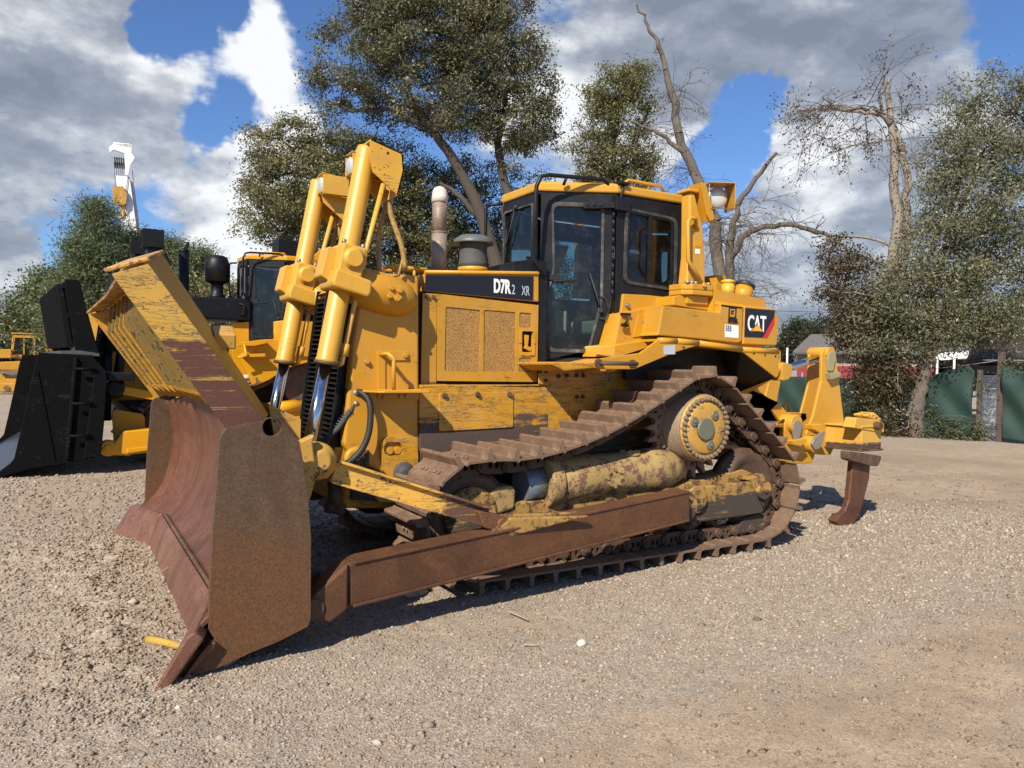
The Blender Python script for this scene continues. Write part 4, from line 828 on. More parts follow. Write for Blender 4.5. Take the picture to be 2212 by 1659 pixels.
# ---- roll-over post and rear lamp
rp = part('rollover_post', DZ, (3.2, -.78, 2.4))
yp = -.80
bs = [(2.779, 2.418), (3.303, 2.417)]
def rfoot(sd):
    mb = MB(); mb.prism([(2.94, -.93), (3.02, -.99), (3.27, -.99), (3.31, -.95), (3.31, -.76), (2.94, -.76)], 2.33, 2.375, 'Z') if sd < 0 else mb.prism([(2.74, .98), (3.26, .98), (3.26, .66), (2.74, .66)], 2.33, 2.375, 'Z')
    mb.prism([(3.0, .94*sd), (3.27, .94*sd), (3.27, .78*sd), (3.0, .78*sd)], 2.25, 2.33, 'Z')
    mb.prism([(2.94, -.93), (3.02, -.99), (3.27, -.99), (3.31, -.95), (3.31, -.76), (2.94, -.76)], 2.377, 2.43, 'Z') if sd < 0 else None
    mb.build('post_foot', M_Y, rp, .008)
    mb = MB(); zs = [2.43, 2.68, 2.95, 3.27]; xs = [([(3.006, 2.457)][0][0], [(3.25, 2.463)][0][0]), ([(3.034, 2.75)][0][0], [(3.24, 2.754)][0][0]), ([(3.033, 3.012)][0][0], [(3.211, 3.013)][0][0]), ([(3.027, 3.317)][0][0], [(3.093, 3.309)][0][0])]
    vs = []
    for z_, (a, b) in zip(zs, xs): vs += [(a, .92*sd, z_), (b, .92*sd, z_), (b, .80*sd, z_), (a, .80*sd, z_)]
    mb.add(vs, [[3, 2, 1, 0], [12, 13, 14, 15]]+[[k*4+i, k*4+(i+1) % 4, k*4+4+(i+1) % 4, k*4+4+i] for k in range(3) for i in range(4)]); mb.build('post_column', M_YR, rp, .022, seg=3)
    mb = MB(); mb.box(xs[3][0]-.03, xs[3][1]+.03, min(.78*sd, .94*sd), max(.78*sd, .94*sd), 3.27, 3.30); mb.build('post_cap', M_YR, rp, .01)
rfoot(-1); rfoot(1)
mb = MB(); mb.box(3.26, 3.42, -.76, .76, 3.10, 3.25); mb.build('rollover_crossbar', M_Y, rp, .01)
for x in (2.99, 3.04, 3.09, 3.25):
    for y in (-.955,): mb = MB(); mb.cyl((x, y, 2.43), (x, y, 2.455), .024, n=6); mb.build('foot_bolt', M_STEEL, rp)
gh = [(3.058, 3.027), (2.981, 3.018), (2.959, 2.983), (2.968, 2.637), (3.004, 2.597), (3.152, 2.425)]
mb = MB(); mb.tube([(gh[0][0]+.06, -.92, gh[0][1]-.08), (gh[0][0], -.97, gh[0][1]), (gh[1][0], -.98, gh[1][1]), (gh[2][0], -.98, gh[2][1]), (gh[3][0], -.98, gh[3][1]), (gh[4][0], -.98, gh[4][1]), (gh[5][0], -.98, gh[5][1])], .019, 10); mb.cyl((gh[5][0], -1.01, gh[5][1]), (gh[5][0], -.96, gh[5][1]), .022, n=6); mb.build('post_handle', M_YR, rp)
mb = MB(); a = [(3.099, 2.823), (3.182, 2.82), (3.183, 2.781), (3.1, 2.78)]; mb.prism(a, -.92, -.9235); mb.build('warning_sticker', M_YN, rp)
mb = MB(); a = [(3.109, 2.759), (3.164, 2.76), (3.165, 2.717), (3.11, 2.716)]; mb.prism(a, -.92, -.9235); mb.build('torn_sticker', M_WHITE, rp)
# lamp bracket: shield, carrier, hood and lens
a = [(3.107, 3.354), (3.158, 3.358), (3.2, 3.277), (3.29, 3.047), (3.231, 3.018), (3.189, 3.072), (3.114, 3.316)]
mb = MB(); mb.prism(a, -.98, -.97); mb.prism([(3.182, 3.347), (3.423, 3.357), (3.463, 3.047), (3.29, 3.047), (3.204, 3.263)], -.82, -.81); mb.prism([(3.107, 3.354), (3.182, 3.347), (3.29, 3.047), (3.231, 3.018)], -.97, -.81); mb.build('lamp_shield', M_Y, rp, .003)
c = (3.365, -0.93, 3.254); fx = Vector((.85, -.50, 0)).normalized()
lc_ = Vector(c); nrm = Vector((-.42, -.90, -.05)).normalized(); sx = nrm.cross(Vector((0, 0, 1))).normalized()*-1; uz = Vector((0, 0, 1))
def LP(u, v, w): return lc_+sx*u+uz*v+nrm*w
mb = MB(); n = 28; mb.lathe([(.088, -.10), (.098, .0), (.086, .018), (.05, .03), (.01, .034)], lc_, nrm, n); mb.build('work_lamp', M_LENS, rp)
hb_ = .115
mb = MB()
for (p0, p1) in (((-hb_, hb_), (hb_, hb_)), ((hb_, hb_), (hb_, -hb_))):
    vs = [LP(p0[0], p0[1], -.12), LP(p1[0], p1[1], -.12), LP(p1[0], p1[1], .14), LP(p0[0], p0[1], .14)]; o2 = (p0[0]*.06, p0[1]*.06)
    vs += [LP(p0[0]*1.05, p0[1]*1.05, -.12), LP(p1[0]*1.05, p1[1]*1.05, -.12), LP(p1[0]*1.05, p1[1]*1.05, .14), LP(p0[0]*1.05, p0[1]*1.05, .14)]
    mb.add(vs, [[0, 1, 2, 3], [7, 6, 5, 4], [0, 4, 5, 1], [1, 5, 6, 2], [2, 6, 7, 3], [3, 7, 4, 0]])
mb.build('lamp_hood', M_Y, rp, .003)
mb = MB(); mb.tube([LP(-hb_, hb_, .10), LP(-hb_, -hb_, .10), LP(hb_, -hb_, .12)], .006, 6); mb.tube([LP(-hb_, 0, -.05), LP(-hb_-.05, 0, -.1), LP(-hb_-.1, 0, -.12)], .02, 8); mb.build('lamp_guard_wire', M_STEEL, rp)
# lift cylinders
lift_cylinder(DZ, -1, (M_YS if False else paint('flaking_cylinder_paint', (.60, .325, .035), .26, .12, .2, chip=(.075, .04, .028)), M_CHROME), near=True)
lift_cylinder(DZ, 1, (MATS['flaking_cylinder_paint'], M_CHROME), near=False)

# ---- blade
def Ysym(f): f(-1); f(1)
BLD = part('blade', DZ, (-1, 0, 0))
PROF = [(-1.115, .245), (-1.03, .31), (-.95, .40), (-.885, .52), (-.84, .66), (-.815, .82), (-.812, .98), (-.835, 1.14), (-.872, 1.28), (-.915, 1.40), (-.955, 1.50)]
YK, YW_ = 1.32, 1.895
def wx(y): return 0 if abs(y) <= YK else -.195*(abs(y)-YK)/(YW_-YK)
def zt(y):
    a = abs(y); return 1.50 if a < 1.24 else 1.50-(.14*min(1, (a-1.24)/.08)) if a < YK else 1.36-.09*(a-YK)/(YW_-YK)
ys = sorted(set([-YW_, YW_, -YK, YK, -1.24, 1.24]+[round(-1.9+i*.12, 3) for i in range(1, 32)]))
def prof_at(y, off=0):
    zm = zt(y); out = []
    for i in range(26):
        z = .245+(zm-.245)*i/25
        for (x0, z0), (x1, z1) in zip(PROF[:-1], PROF[1:]):
            if z0-1e-6 <= z <= z1+1e-6: x = x0+(x1-x0)*(z-z0)/(z1-z0)
        out.append((x+wx(y)+off, y, z))
    return out
mb = MB(); g1 = [prof_at(y) for y in ys]; g2 = [prof_at(y, .035) for y in ys]; n = 26; m = len(ys); vs = [p for r in g1 for p in r]+[p for r in g2 for p in r]; o = n*m
fs = [[i*n+j, i*n+j+1, (i+1)*n+j+1, (i+1)*n+j] for i in range(m-1) for j in range(n-1)]; sm = [True]*len(fs)
f2_ = [[a+o for a in reversed(f)] for f in fs]; fs += f2_; sm += [True]*len(f2_)
for i in range(m-1): fs += [[i*n, (i+1)*n, (i+1)*n+o, i*n+o], [i*n+n-1, i*n+n-1+o, (i+1)*n+n-1+o, (i+1)*n+n-1]]; sm += [False]*2
for i in (0, m-1): fs += [[i*n+j, i*n+j+1, i*n+j+1+o, i*n+j+o] for j in range(n-1)]; sm += [False]*(n-1)
mb.add(vs, fs, sm); mb.build('moldboard', M_MOLD, BLD)
mb = MB(); mb.prism([(-1.02, .17), (-.62, .15), (-.60, 1.30), (-.80, 1.40), (-.765, 1.2), (-.745, .85), (-.78, .55), (-.90, .33)], -1.32, 1.32)
for s in (-1, 1):
    vs = []
    for y, dx in ((s*1.32, 0), (s*1.86, -.19)): vs += [(-.98+dx, y, .22), (-.66+dx, y, .20), (-.64+dx, y, 1.02), (-.73+dx, y, 1.08), (-.73+dx, y, .8)]
    mb.add(vs, [[4, 3, 2, 1, 0], [5, 6, 7, 8, 9]]+[[i, (i+1) % 5, 5+(i+1) % 5, 5+i] for i in range(5)])
mb.build('blade_back', M_YW, BLD)
# end plates
EPo = [(-1.172, 1.265), (-1.146, 1.301), (-1.039, 1.328), (-0.906, 1.352), (-0.872, 1.344), (-0.85, 1.327), (-0.762, 1.216), (-0.738, 1.092), (-0.713, 0.902), (-0.693, 0.681), (-0.691, 0.217), (-0.706, 0.177), (-0.863, 0.121), (-1.008, 0.086), (-1.18, 0.035), (-1.264, 0.02), (-1.346, 0.014), (-1.401, 0.016), (-1.346, 0.083), (-1.275, 0.147), (-1.197, 0.189), (-1.218, 0.221), (-1.229, 0.245), (-1.225, 0.44), (-1.211, 0.772), (-1.187, 1.093), (-1.179, 1.237)]
hc = [(-0.91, 1.302)][0]; hole = [(hc[0]+.052*math.cos(a), hc[1]+.052*math.sin(a)) for a in np.linspace(0, 6.283, 21)[:-1]]
for s in (-1, 1):
    mb = MB(); mb.holes(EPo, [hole], lambda a, b, w, s=s: (a, s*(1.86+w), b), .045); mb.build('end_plate', M_RUST, BLD, .010, seg=3)
# cutting edges: three centre pieces, and an end bit each side
for y0, y1 in ((-1.36, -.62), (-.612, .06), (.068, .70), (.708, 1.36)):
    mb = MB(); mb.prism([(-1.125, .262), (-1.150, .245), (-1.235, .0), (-1.200, .0), (-1.095, .235)], y0+.003, y1-.003); mb.build('cutting_edge', M_EDGE, BLD, .006)
mb = MB(); mb.prism([(-1.105, .285), (-1.122, .270), (-1.09, .250), (-1.06, .26)], -1.33, 1.33); mb.build('edge_seam', M_LINK, BLD, .003)
for s in (-1, 1):
    mb = MB()
    def ep_(y, dx): return [(-1.125+dx, y, .28-.0), (-1.165+dx, y, .255), (-1.30+dx*1.1, y, -.005 if abs(y) < 1.9 else .005), (-1.24+dx*1.1, y, -.01), (-1.08+dx, y, .23)]
    a = ep_(s*1.37, -.0); b = ep_(s*2.0, -.185)
    a = [(x+.055 if i in (2, 3) else x, y, z) for i, (x, y, z) in enumerate(a)]
    mb.add(a+b, [[4, 3, 2, 1, 0], [5, 6, 7, 8, 9]]+[[i, (i+1) % 5, 5+(i+1) % 5, 5+i] for i in range(5)]); mb.build('end_bit', M_EDGE, BLD, .012)
    for k in range(7):
        r = 0 if k < 3 else 1; t = .25+.22*(k if r == 0 else k-3)-(0 if r == 0 else .06); u = .28+.34*r
        p = [Vector(a[1]).lerp(Vector(b[1]), t).lerp(Vector(a[2]).lerp(Vector(b[2]), t), u)][0]; nn = (Vector(b[1])-Vector(a[1])).cross(Vector(a[2])-Vector(a[1])).normalized(); nn = nn if nn.x < 0 else -nn
        mb = MB(); mb.cyl(p-nn*.01, p+nn*.004, .022, n=14); mb.build('plow_bolt', M_RUST, BLD)
for s in (-1,):
    mb = MB(); q = [(-1.199, 0.187), (-1.209, 0.161), (-1.347, 0.026), (-1.362, 0.023), (-1.276, 0.14), (-1.225, 0.192)]; mb.prism(q, -1.905, -1.955); mb.build('edge_lug', M_RUST, BLD, .012)
mb = MB()
for s in (-1,): mb.prism([(-0.744, 1.202), (-0.688, 1.194), (-0.607, 1.229), (-0.619, 1.179), (-0.599, 1.027), (-0.602, 0.951), (-0.635, 0.834), (-0.741, 0.86)], -1.66, -1.58)
mb.build('brace_bracket', M_YW, BLD, .01)
mb = MB(); mb.prism([(-0.663, 1.18), (-0.487, 1.124), (-0.441, 1.095), (-0.446, 1.004), (-0.506, 0.944), (-0.584, 0.959), (-0.662, 1.015)], -1.58, -1.36); mb.build('brace_clevis', M_YW, BLD, .02)
c = (-0.562, -1.6, 1.06); mb = MB(); mb.lathe([(.115, -.10), (.115, 0), (.10, .03), (.075, .04), (.07, .06), (.05, .065)], (c[0], -1.57, c[2]), (0, -1, 0), 24); mb.build('brace_ball_cap', M_YW, BLD)
mb = MB(); mb.cyl((-.42, -1.45, .92), (-.41, -1.45, .74), .045, n=14); mb.cyl((-.47, -1.45, .76), (-.36, -1.45, .73), .04, n=12); mb.build('tilt_linkage', M_GREASE_SHADE, BLD)
# push arms
for s in (-1, 1):
    pa = part('push_arm', DZ, (1, s*1.6, .4))
    A0, A1 = Vector((-.45, s*1.735, .350)), Vector((2.57, s*1.40, .520))
    mb = MB(); mb.obox(A0, A1, .15, .265, h1=.245); mb.build('arm_beam', M_ARM, pa, .02, seg=3)
    for sg in (1, -1): mb = MB(); mb.obox(A0+Vector((.03, s*.0, sg*.128)), A1+Vector((-.01, 0, sg*.118)), .168, .022); mb.build('arm_flange', M_ARM, pa, .008)
    d = (A1-A0).normalized()
    mb = MB(); e = A0; kn = [(0, .135), (-.10, .06), (-.20, -.02), (-.24, -.06), (-.26, -.14), (-.10, -.20), (0, -.135)]
    mb.prism([(e.x+a, e.z+b) for a, b in kn], s*1.64, s*1.83); mb.build('arm_knuckle', M_ARM, pa, .015)
    mb = MB(); mb.cyl((e.x-.20, s*1.60, e.z-.10), (e.x-.20, s*1.845, e.z-.10), .055, n=24); mb.build('trunnion_pin', M_LINK, pa, .004)
    mb = MB(); mb.prism(rpoly([(e.x-.28, e.z-.22), (e.x-.12, e.z-.22), (e.x-.10, e.z+.06), (e.x-.34, e.z+.06)], .03), s*1.50, s*1.66); mb.build('blade_lug', M_GREASE_SHADE, pa, .01)
    mb = MB(); mb.lathe([(.13, 0), (.13, .22)], (2.60, s*1.18, .50), (0, s, 0), 24); mb.build('rear_trunnion', M_TF, pa)
    # diagonal brace
    br = part('arm_brace', DZ, (.1, s*1.55, .8))
    B0, B1 = Vector((-.44, s*1.50, .985)), Vector((.60, s*1.585, .625)); dd = (B1-B0).normalized(); up_ = dd.cross(Vector((0, 1, 0))).normalized(); up_ = up_ if up_.z > 0 else -up_
    mb = MB(); mb.obox(B0, B1, .020, .135, h1=.12); mb.obox(B0+up_*.066+Vector((0, s*.0, 0)), B1+up_*.060, .10, .016); mb.obox(B0-up_*.066, B1-up_*.058, .10, .016); mb.build('brace_channel', paint('brace_paint', (.62, .35, .06), .45, .8, .4, rustlow=('X', -.05, .55, (.10, .05, .03))) if s < 0 else MATS['brace_paint'], br, .004)
    mb = MB(); mb.prism(rpoly([(B1.x-.10, B1.z+.06), (B1.x+.12, B1.z+.0), (B1.x+.15, B1.z-.06), (B1.x+.10, B1.z-.11), (B1.x-.06, B1.z-.06)], .03), s*1.55, s*1.65); mb.cyl((B1.x+.085, s*1.54, B1.z-.045), (B1.x+.085, s*1.675, B1.z-.045), .042, n=20); mb.build('brace_end', M_ARM, br, .01)
    mb = MB(); mb.prism([(.52, .50), (.74, .62), (1.05, .60), (1.5, .58), (.50, .46)], s*1.52, s*1.56); mb.prism([(.52, .50), (.74, .62), (1.05, .60), (1.4, .575), (.50, .46)], s*1.645, s*1.68); mb.build('brace_anchor', M_TF, br, .01)
# landfill rack
RK = part('trash_rack', DZ, (-1, 0, 1.4))
def rpt(y, t, off=0):            # t 0 bottom..1 top on the rack's rear plane, off forward
    a = abs(y); k = max(0, (a-1.30)/.58)
    b0, b1 = Vector((-.795, y, 1.335)), Vector((-1.40, y, 2.27)); e0, e1 = Vector((-.95, y, 1.335)), Vector((-1.53, y, 2.15))
    p0 = b0.lerp(e0, k); p1 = b1.lerp(e1, k); p = p0.lerp(p1, t); dr_ = (p1-p0).normalized(); f_ = Vector((dr_.z, 0, -dr_.x)) ; f_ = -f_ if f_.x > 0 else f_
    p = p+Vector((-.93, 0, -.36)).normalized()*off; p.y = y; return p
for y0, y1, m_ in ((-1.88, -1.30, M_YS), (-1.30, 1.30, M_YS), (1.30, 1.88, M_YS)):
    a, b, c_, e = rpt(y0, 0), rpt(y1, 0), rpt(y1, 1), rpt(y0, 1); of = Vector((-.012, 0, -.006))
    mb = MB(); mb.add([a, b, c_, e, a+of, b+of, c_+of, e+of], [[0, 1, 2, 3], [7, 6, 5, 4], [0, 4, 5, 1], [1, 5, 6, 2], [2, 6, 7, 3], [3, 7, 4, 0]]); mb.build('rack_sheet', M_Y, RK)
def fin(y, w=.014, dp=.19, nm='rack_fin', m=M_YS, t0=.02, t1=.985, taper=.24):
    mb = MB(); q = [rpt(y, t0), rpt(y, t1), rpt(y, t1, .02), rpt(y, 1-taper, dp), rpt(y, .20, dp), rpt(y, t0, .10)]; e = 1
    if taper == 0: q = [rpt(y, t0), rpt(y, t1), rpt(y, t1, dp), rpt(y, t0, dp+.01)]
    mb.add([p+Vector((0, -w/2, 0)) for p in q]+[p+Vector((0, w/2, 0)) for p in q], [list(range(len(q))), list(range(2*len(q)-1, len(q)-1, -1))]+[[i, (i+1) % len(q), (i+1) % len(q)+len(q), i+len(q)] for i in range(len(q))])
    o = mb.build(nm, m, RK, .003)
    if taper:
        mb = MB(); a, b, c_ = rpt(y, t1, .026), rpt(y, 1-taper, dp+.004), rpt(y, .20, dp+.004); mb.obox(a, b, w+.006, .014, (0, 1, 0)); mb.obox(b, c_, w+.006, .014, (0, 1, 0)); mb.build('fin_edge', M_FE, o)
    return o
M_FE = paint('worn_fin_edge', (.20, .13, .03), .5, .3, .4, chip=(.03, .035, .02))
for y in [1.31+.114*k for k in range(5)]: fin(y); fin(-y)
for k in range(-8, 9): fin(k*.145)
fin(-1.88, .03, .175, 'rack_end_plate', M_RACKF, t0=0, taper=0); fin(1.88, .03, .175, 'rack_end_plate', M_YS, t0=0, taper=0)
for y0, y1 in ((-1.90, -1.30), (-1.30, 1.30), (1.30, 1.90)):
    a, b = rpt(y0, 1), rpt(y1, 1); F = Vector((-.93, 0, -.36)).normalized(); U_ = Vector((-.5, 0, .83)).normalized()
    q = [a+F*-.02, a+F*.19, a+F*.19+U_*.022, a+F*-.02+U_*.022, b+F*-.02, b+F*.19, b+F*.19+U_*.022, b+F*-.02+U_*.022]
    mb = MB(); mb.add(q, [[0, 1, 2, 3], [7, 6, 5, 4]]+[[i, (i+1) % 4, (i+1) % 4+4, i+4] for i in range(4)]); mb.build('rack_cap', M_ARM if False else paint('rusting_cap_paint', (.55, .30, .06), .62, .4, .4, chip=(.20, .09, .04)) if 'rusting_cap_paint' not in MATS else MATS['rusting_cap_paint'], RK, .006)
p = rpt(-1.30, .52, -.02); mb = MB(); mb.obox(p+Vector((.0, -.22, -.06)), p+Vector((.03, .04, .0)), .12, .09); mb.build('rack_lug', M_YW, RK, .01)

# ---- ripper
RP = part('ripper', DZ, (5, 0, .9))
for s in (-1, 1):
    y0 = s*.50
    mb = MB(); mb.prism([(5.469, 1.838), (5.497, 1.896), (5.571, 1.925), (5.66, 1.916), (5.715, 1.863), (5.898, 1.045), (5.666, 0.695), (5.465, 0.709), (5.218, 0.756), (5.208, 0.901), (5.35, 1.156), (5.472, 1.545)], y0, y0-s*.035); mb.build('mast_plate', M_YR, RP, .008)
    mb = MB(); mb.prism([(5.513, 1.824), (5.555, 1.916), (5.631, 1.93), (5.709, 1.895), (5.721, 1.541), (5.622, 1.104), (5.465, 0.891), (5.371, 1.11), (5.507, 1.491)], s*.30, s*.27); mb.build('inner_mast_plate', M_YR, RP, .008)
    mb = MB(); q0 = [(5.593, 1.86)][0]; mb.cyl((q0[0], s*.25, q0[1]), (q0[0], s*.53, q0[1]), .07, n=20); mb.build('mast_pin', M_YR, RP, .006)
    mb = MB(); q = [(5.603, 1.882), (5.673, 1.842), (5.668, 1.776), (5.629, 1.653), (5.561, 1.652), (5.536, 1.79), (5.546, 1.864)]; mb.prism(rpoly(q, .02), s*.502, s*.535); q2 = [(5.529, 1.636), (5.718, 1.645), (5.715, 1.596), (5.557, 1.559)]; mb.prism(q2, s*.502, s*.57); mb.build('pin_keeper', plainonce('green_grey_steel', (.28, .27, .16), .55), RP, .006)
    q = [(5.581, -0.4, 1.811), (5.0, -0.4, 1.68)]; mb = MB(); mb.cyl((q[0][0], s*.40, q[0][2]), (q[1][0]-.1, s*.40, q[1][2]-.03), .042, n=20); mb.build('ripper_rod', M_CHROME, RP)
    mb = MB(); mb.prism(rpoly([(5.011, 1.717), (5.002, 1.629), (4.957, 1.557), (4.853, 1.54), (4.84, 1.731), (4.916, 1.74)], .02), s*.32, s*.48); mb.lathe([(.07, 0), (.07, .5)], (q[1][0]-.04, s*.40, q[1][2]), (-1, 0, -.15), 20); mb.build('ripper_cylinder', M_YR, RP, .008)
    q = [(4.665, -0.62, 1.072), (4.378, -0.62, 1.092)]; mb = MB(); mb.cyl((q[0][0], s*.62, q[0][2]), (q[1][0], s*.62, q[1][2]), .042, n=20); mb.build('tilt_rod', M_CHROME, RP)
    c = [(4.885, 1.071), (5.208, 0.844)]
    mb = MB(); mb.prism([(4.684, 1.087), (4.716, 1.147), (4.887, 1.156), (4.971, 1.08), (5.028, 0.765), (4.833, 0.715), (4.659, 0.843)], s*.60, s*.66); mb.build('link_plate', M_YR, RP, .008)
    mb = MB(); mb.cyl((c[0][0]-.08, s*.50, c[0][1]+.02), (c[0][0]-.08, s*.72, c[0][1]+.02), .095, n=24); mb.build('link_boss', M_YR, RP, .01); mb = MB(); mb.cyl((c[1][0]-.06, s*.50, c[1][1]+.01), (c[1][0]-.06, s*.70, c[1][1]+.01), .09, n=24); mb.build('link_boss', M_YR, RP, .01)
    mb = MB(); mb.prism(rpoly([(4.746, 1.105), (4.813, 1.134), (4.879, 1.102), (4.874, 1.025), (4.821, 0.896), (4.78, 0.905), (4.737, 1.029)], .02), s*.70, s*.73); mb.prism(rpoly([(5.043, 0.864), (5.076, 0.925), (5.216, 1.002), (5.252, 0.99), (5.232, 0.888), (5.175, 0.812), (5.092, 0.803)], .02), s*.70, s*.73); mb.build('lock_plate', plainonce('bare_lock_plate', (.32, .30, .25), .4, .5), RP, .006)
    mb = MB(); mb.prism([(4.698, 0.918), (4.909, 0.941), (4.933, 0.91), (4.831, 0.852), (4.717, 0.872)], s*.66, s*.76); mb.build('keeper_block', M_YR, RP, .008); mb = MB(); mb.prism([(5.067, 1.076), (5.221, 1.08), (5.292, 0.983), (5.262, 0.953), (5.081, 1.021)], s*.60, s*.72); mb.build('keeper_block', M_YR, RP, .008)
    mb = MB(); mb.prism([(4.0, 1.55), (4.35, 1.5), (4.75, 1.05), (5.0, .70), (5.2, .68), (5.15, .95), (4.7, 1.3), (4.2, .95), (4.0, 1.0)], s*.50, s*.56); mb.build('draw_frame', M_Y, RP, .008)
mb = MB(); mb.prism([(4.3, .66), (5.2, .64), (5.25, .76), (4.35, .80)], -.62, .62); mb.build('cross_frame', M_Y, RP, .01)
mb = MB(); mb.box(5.575, 5.92, -.95, .95, .805, 1.045); mb.box(5.55, 5.94, -.97, .97, 1.045, 1.065); mb.box(5.55, 5.94, -.97, .97, .785, .805); mb.build('ripper_beam', M_RIPB, RP, .008)
mb = MB(); mb.prism(rpoly([(5.437, 1.084), (5.463, 1.162), (5.811, 1.129), (5.948, 1.09), (5.952, 0.978), (5.413, 1.049)], .03), -.96, -.82); mb.build('shank_pocket_top', M_RIPB, RP, .015)
mb = MB(); mb.prism(rpoly([(5.362, 0.802), (5.945, 0.72), (5.884, 0.607), (5.73, 0.622), (5.366, 0.704)], .03), -.95, -.84); mb.build('shank_pocket_bottom', M_LINK, RP, .015)
q = [(5.791, 1.063)][0]; mb = MB(); mb.cyl((q[0], -1.03, q[1]), (q[0], -.9, q[1]), .045, n=18); mb.build('shank_pin', M_RUST, RP, .006)
mb = MB(); q = [(5.698, 1.186), (5.863, 1.207), (5.997, 1.132), (5.977, 1.1), (5.712, 1.157)]; mb.prism(q, -.90, -.74); mb.build('shank_head', paint('chipped_head', (.66, .38, .05), .5), RP, .02)
mb = MB(); mb.prism(rpoly([(5.536, 1.142), (5.867, 1.118), (5.866, 0.617), (5.853, 0.488)], .0)[:0] or [(5.551, 0.763), (5.858, 0.699), (5.839, 0.463), (5.761, 0.253), (5.683, 0.06), (5.591, -0.003), (5.471, -0.037), (5.308, -0.008), (5.257, 0.041), (5.346, 0.11), (5.432, 0.138), (5.489, 0.246), (5.517, 0.483)], -.875, -.805); mb.build('ripper_shank', M_SHANK, RP, .016, seg=3)
mb = MB(); mb.prism([(5.257, 0.041), (5.325, 0.108), (5.477, 0.103), (5.6, 0.056), (5.537, -0.029), (5.472, -0.042), (5.308, -0.011)], -.895, -.785); q = [(5.407, 0.05)][0]; mb.cyl((q[0], -.90, q[1]), (q[0], -.78, q[1]), .012, n=10); mb.build('ripper_tip', M_SHANK, RP, .016)
mb = MB(); mb.prism([(5.102, 1.142), (5.221, 1.181), (5.481, 1.168), (5.496, 1.101), (5.386, 1.036), (5.117, 1.043)], -.3, .3); mb.tube([(5.35, -.1, 1.15), (5.33, -.1, 1.25), (5.38, -.1, 1.28), (5.43, -.1, 1.25), (5.42, -.1, 1.15)], .02, 8); mb.build('ripper_crosshead', M_Y, RP, .02)

# ================================================================ ground
def vnoise(x, y, seed=0):
    xi = np.floor(x).astype(np.int64); yi = np.floor(y).astype(np.int64); fx = x-xi; fy = y-yi
    fx = fx*fx*(3-2*fx); fy = fy*fy*(3-2*fy)
    def h(a, b):
        v = (a*374761393+b*668265263+seed*974634777) & 0xffffffff; v = (v ^ (v >> 13))*1274126177 & 0xffffffff; return ((v ^ (v >> 16)) & 0xffff)/65535.
    return (h(xi, yi)*(1-fx)+h(xi+1, yi)*fx)*(1-fy)+(h(xi, yi+1)*(1-fx)+h(xi+1, yi+1)*fx)*fy
def fbm(x, y, sc, oc=4, seed=0):
    s = 0; a = 1; t = 0
    for o in range(oc): s = s+a*vnoise(x*sc*2**o, y*sc*2**o, seed+o); t += a; a *= .5
    return s/t-.5
def blob(x, y, cx, cy, rx, ry): return np.exp(-(((x-cx)/rx)**2+((y-cy)/ry)**2))
def gravel(x, y):               # 1 where pale crushed stone lies, 0 where bare dirt
    v = .55+.9*fbm(x, y, .5, 4, 3)
    for c in ((1.3, -2.6, 1.6, .5, .5), (4.2, -2.0, 2.2, 1.2, .8), (5.8, -1.2, 1.8, .9, .8), (-.4, -2.3, 1.2, .35, .5), (0, -3.1, 2.5, .5, .25), (.7, -2.2, .7, .35, -.7), (2.6, -3.9, 2.4, .8, -.45), (8, 3, 4, 2.2, -.9), (12, 0, 6, 2, -.6),
              (-1.4, -4.4, 1.5, .8, -.35), (-2.2, -3, 1, 1, -.2), (0, 9, 9, 4, -.1), (9, -6, 5, 4, -.2), (1.0, -4.6, 1.0, .5, -.3)):
        v = v+c[4]*blob(x, y, *c[:4])
    return np.clip(v, 0, 1)
def ruts(x, y):                 # tyre tracks that cross the foreground
    u = (x*.42+y*.91)+.12*fbm(x, y, .35, 2, 9)*4; r = 0
    for c, w, d in ((-5.35, .13, -.022), (-4.98, .10, .014), (-5.75, .10, .014), (-4.45, .16, -.012)): r = r+d*np.exp(-((u-c)/w)**2)
    return r
def hgt(x, y):
    near = np.clip(1.6-np.hypot(x+1, y+2)/14, .25, 1)
    h = .030*fbm(x, y, .45, 3, 1)+.022*fbm(x, y, 2.3, 3, 5)+.012*fbm(x, y, 9, 3, 7)*near
    h = h+1.7*ruts(x, y)*np.clip(.6+2*fbm(x, y, 1.1, 3, 31), 0.1, 1)
    ru = blob(x, y, -1.62, -.3, .30, 1.9)+.8*blob(x, y, -1.95, 1.2, .5, 1.0)+.5*blob(x, y, -1.9, -1.6, .4, .6)
    h = h+ru*(.045+.10*fbm(x, y, 4, 3, 11)+.08*fbm(x, y, 12, 3, 12))
    trk = np.exp(-((np.abs(y)-.99)/.42)**4)*((x > .2) & (x < 4.3))
    return h*(1-.8*trk)-.006-.012*trk
def grow(a, b, st, g, lim):
    v = [b]; s = st
    while v[-1] < lim: s *= g; v.append(v[-1]+s)
    w = [a]; s = st
    while w[-1] > -lim: s *= g; w.append(w[-1]-s)
    return np.array(w[:0:-1]+list(np.arange(a, b, st))+v)
gx_ = grow(-4.2, 7.0, .030, 1.045, 900); gy_ = grow(-5.6, 2.6, .030, 1.045, 900)
GX, GY = np.meshgrid(gx_, gy_, indexing='ij'); GZ = hgt(GX, GY)
far = np.hypot(GX, GY); GZ = GZ+np.clip((far-45)/300, 0, 1)*0
nx, ny = GX.shape
me = bpy.data.meshes.new('ground'); V = np.stack([GX, GY, GZ], -1).reshape(-1, 3).astype(np.float32)
ii = (np.arange(nx-1)[:, None]*ny+np.arange(ny-1)[None]).reshape(-1); Fc = np.stack([ii, ii+ny, ii+ny+1, ii+1], -1).astype(np.int32)
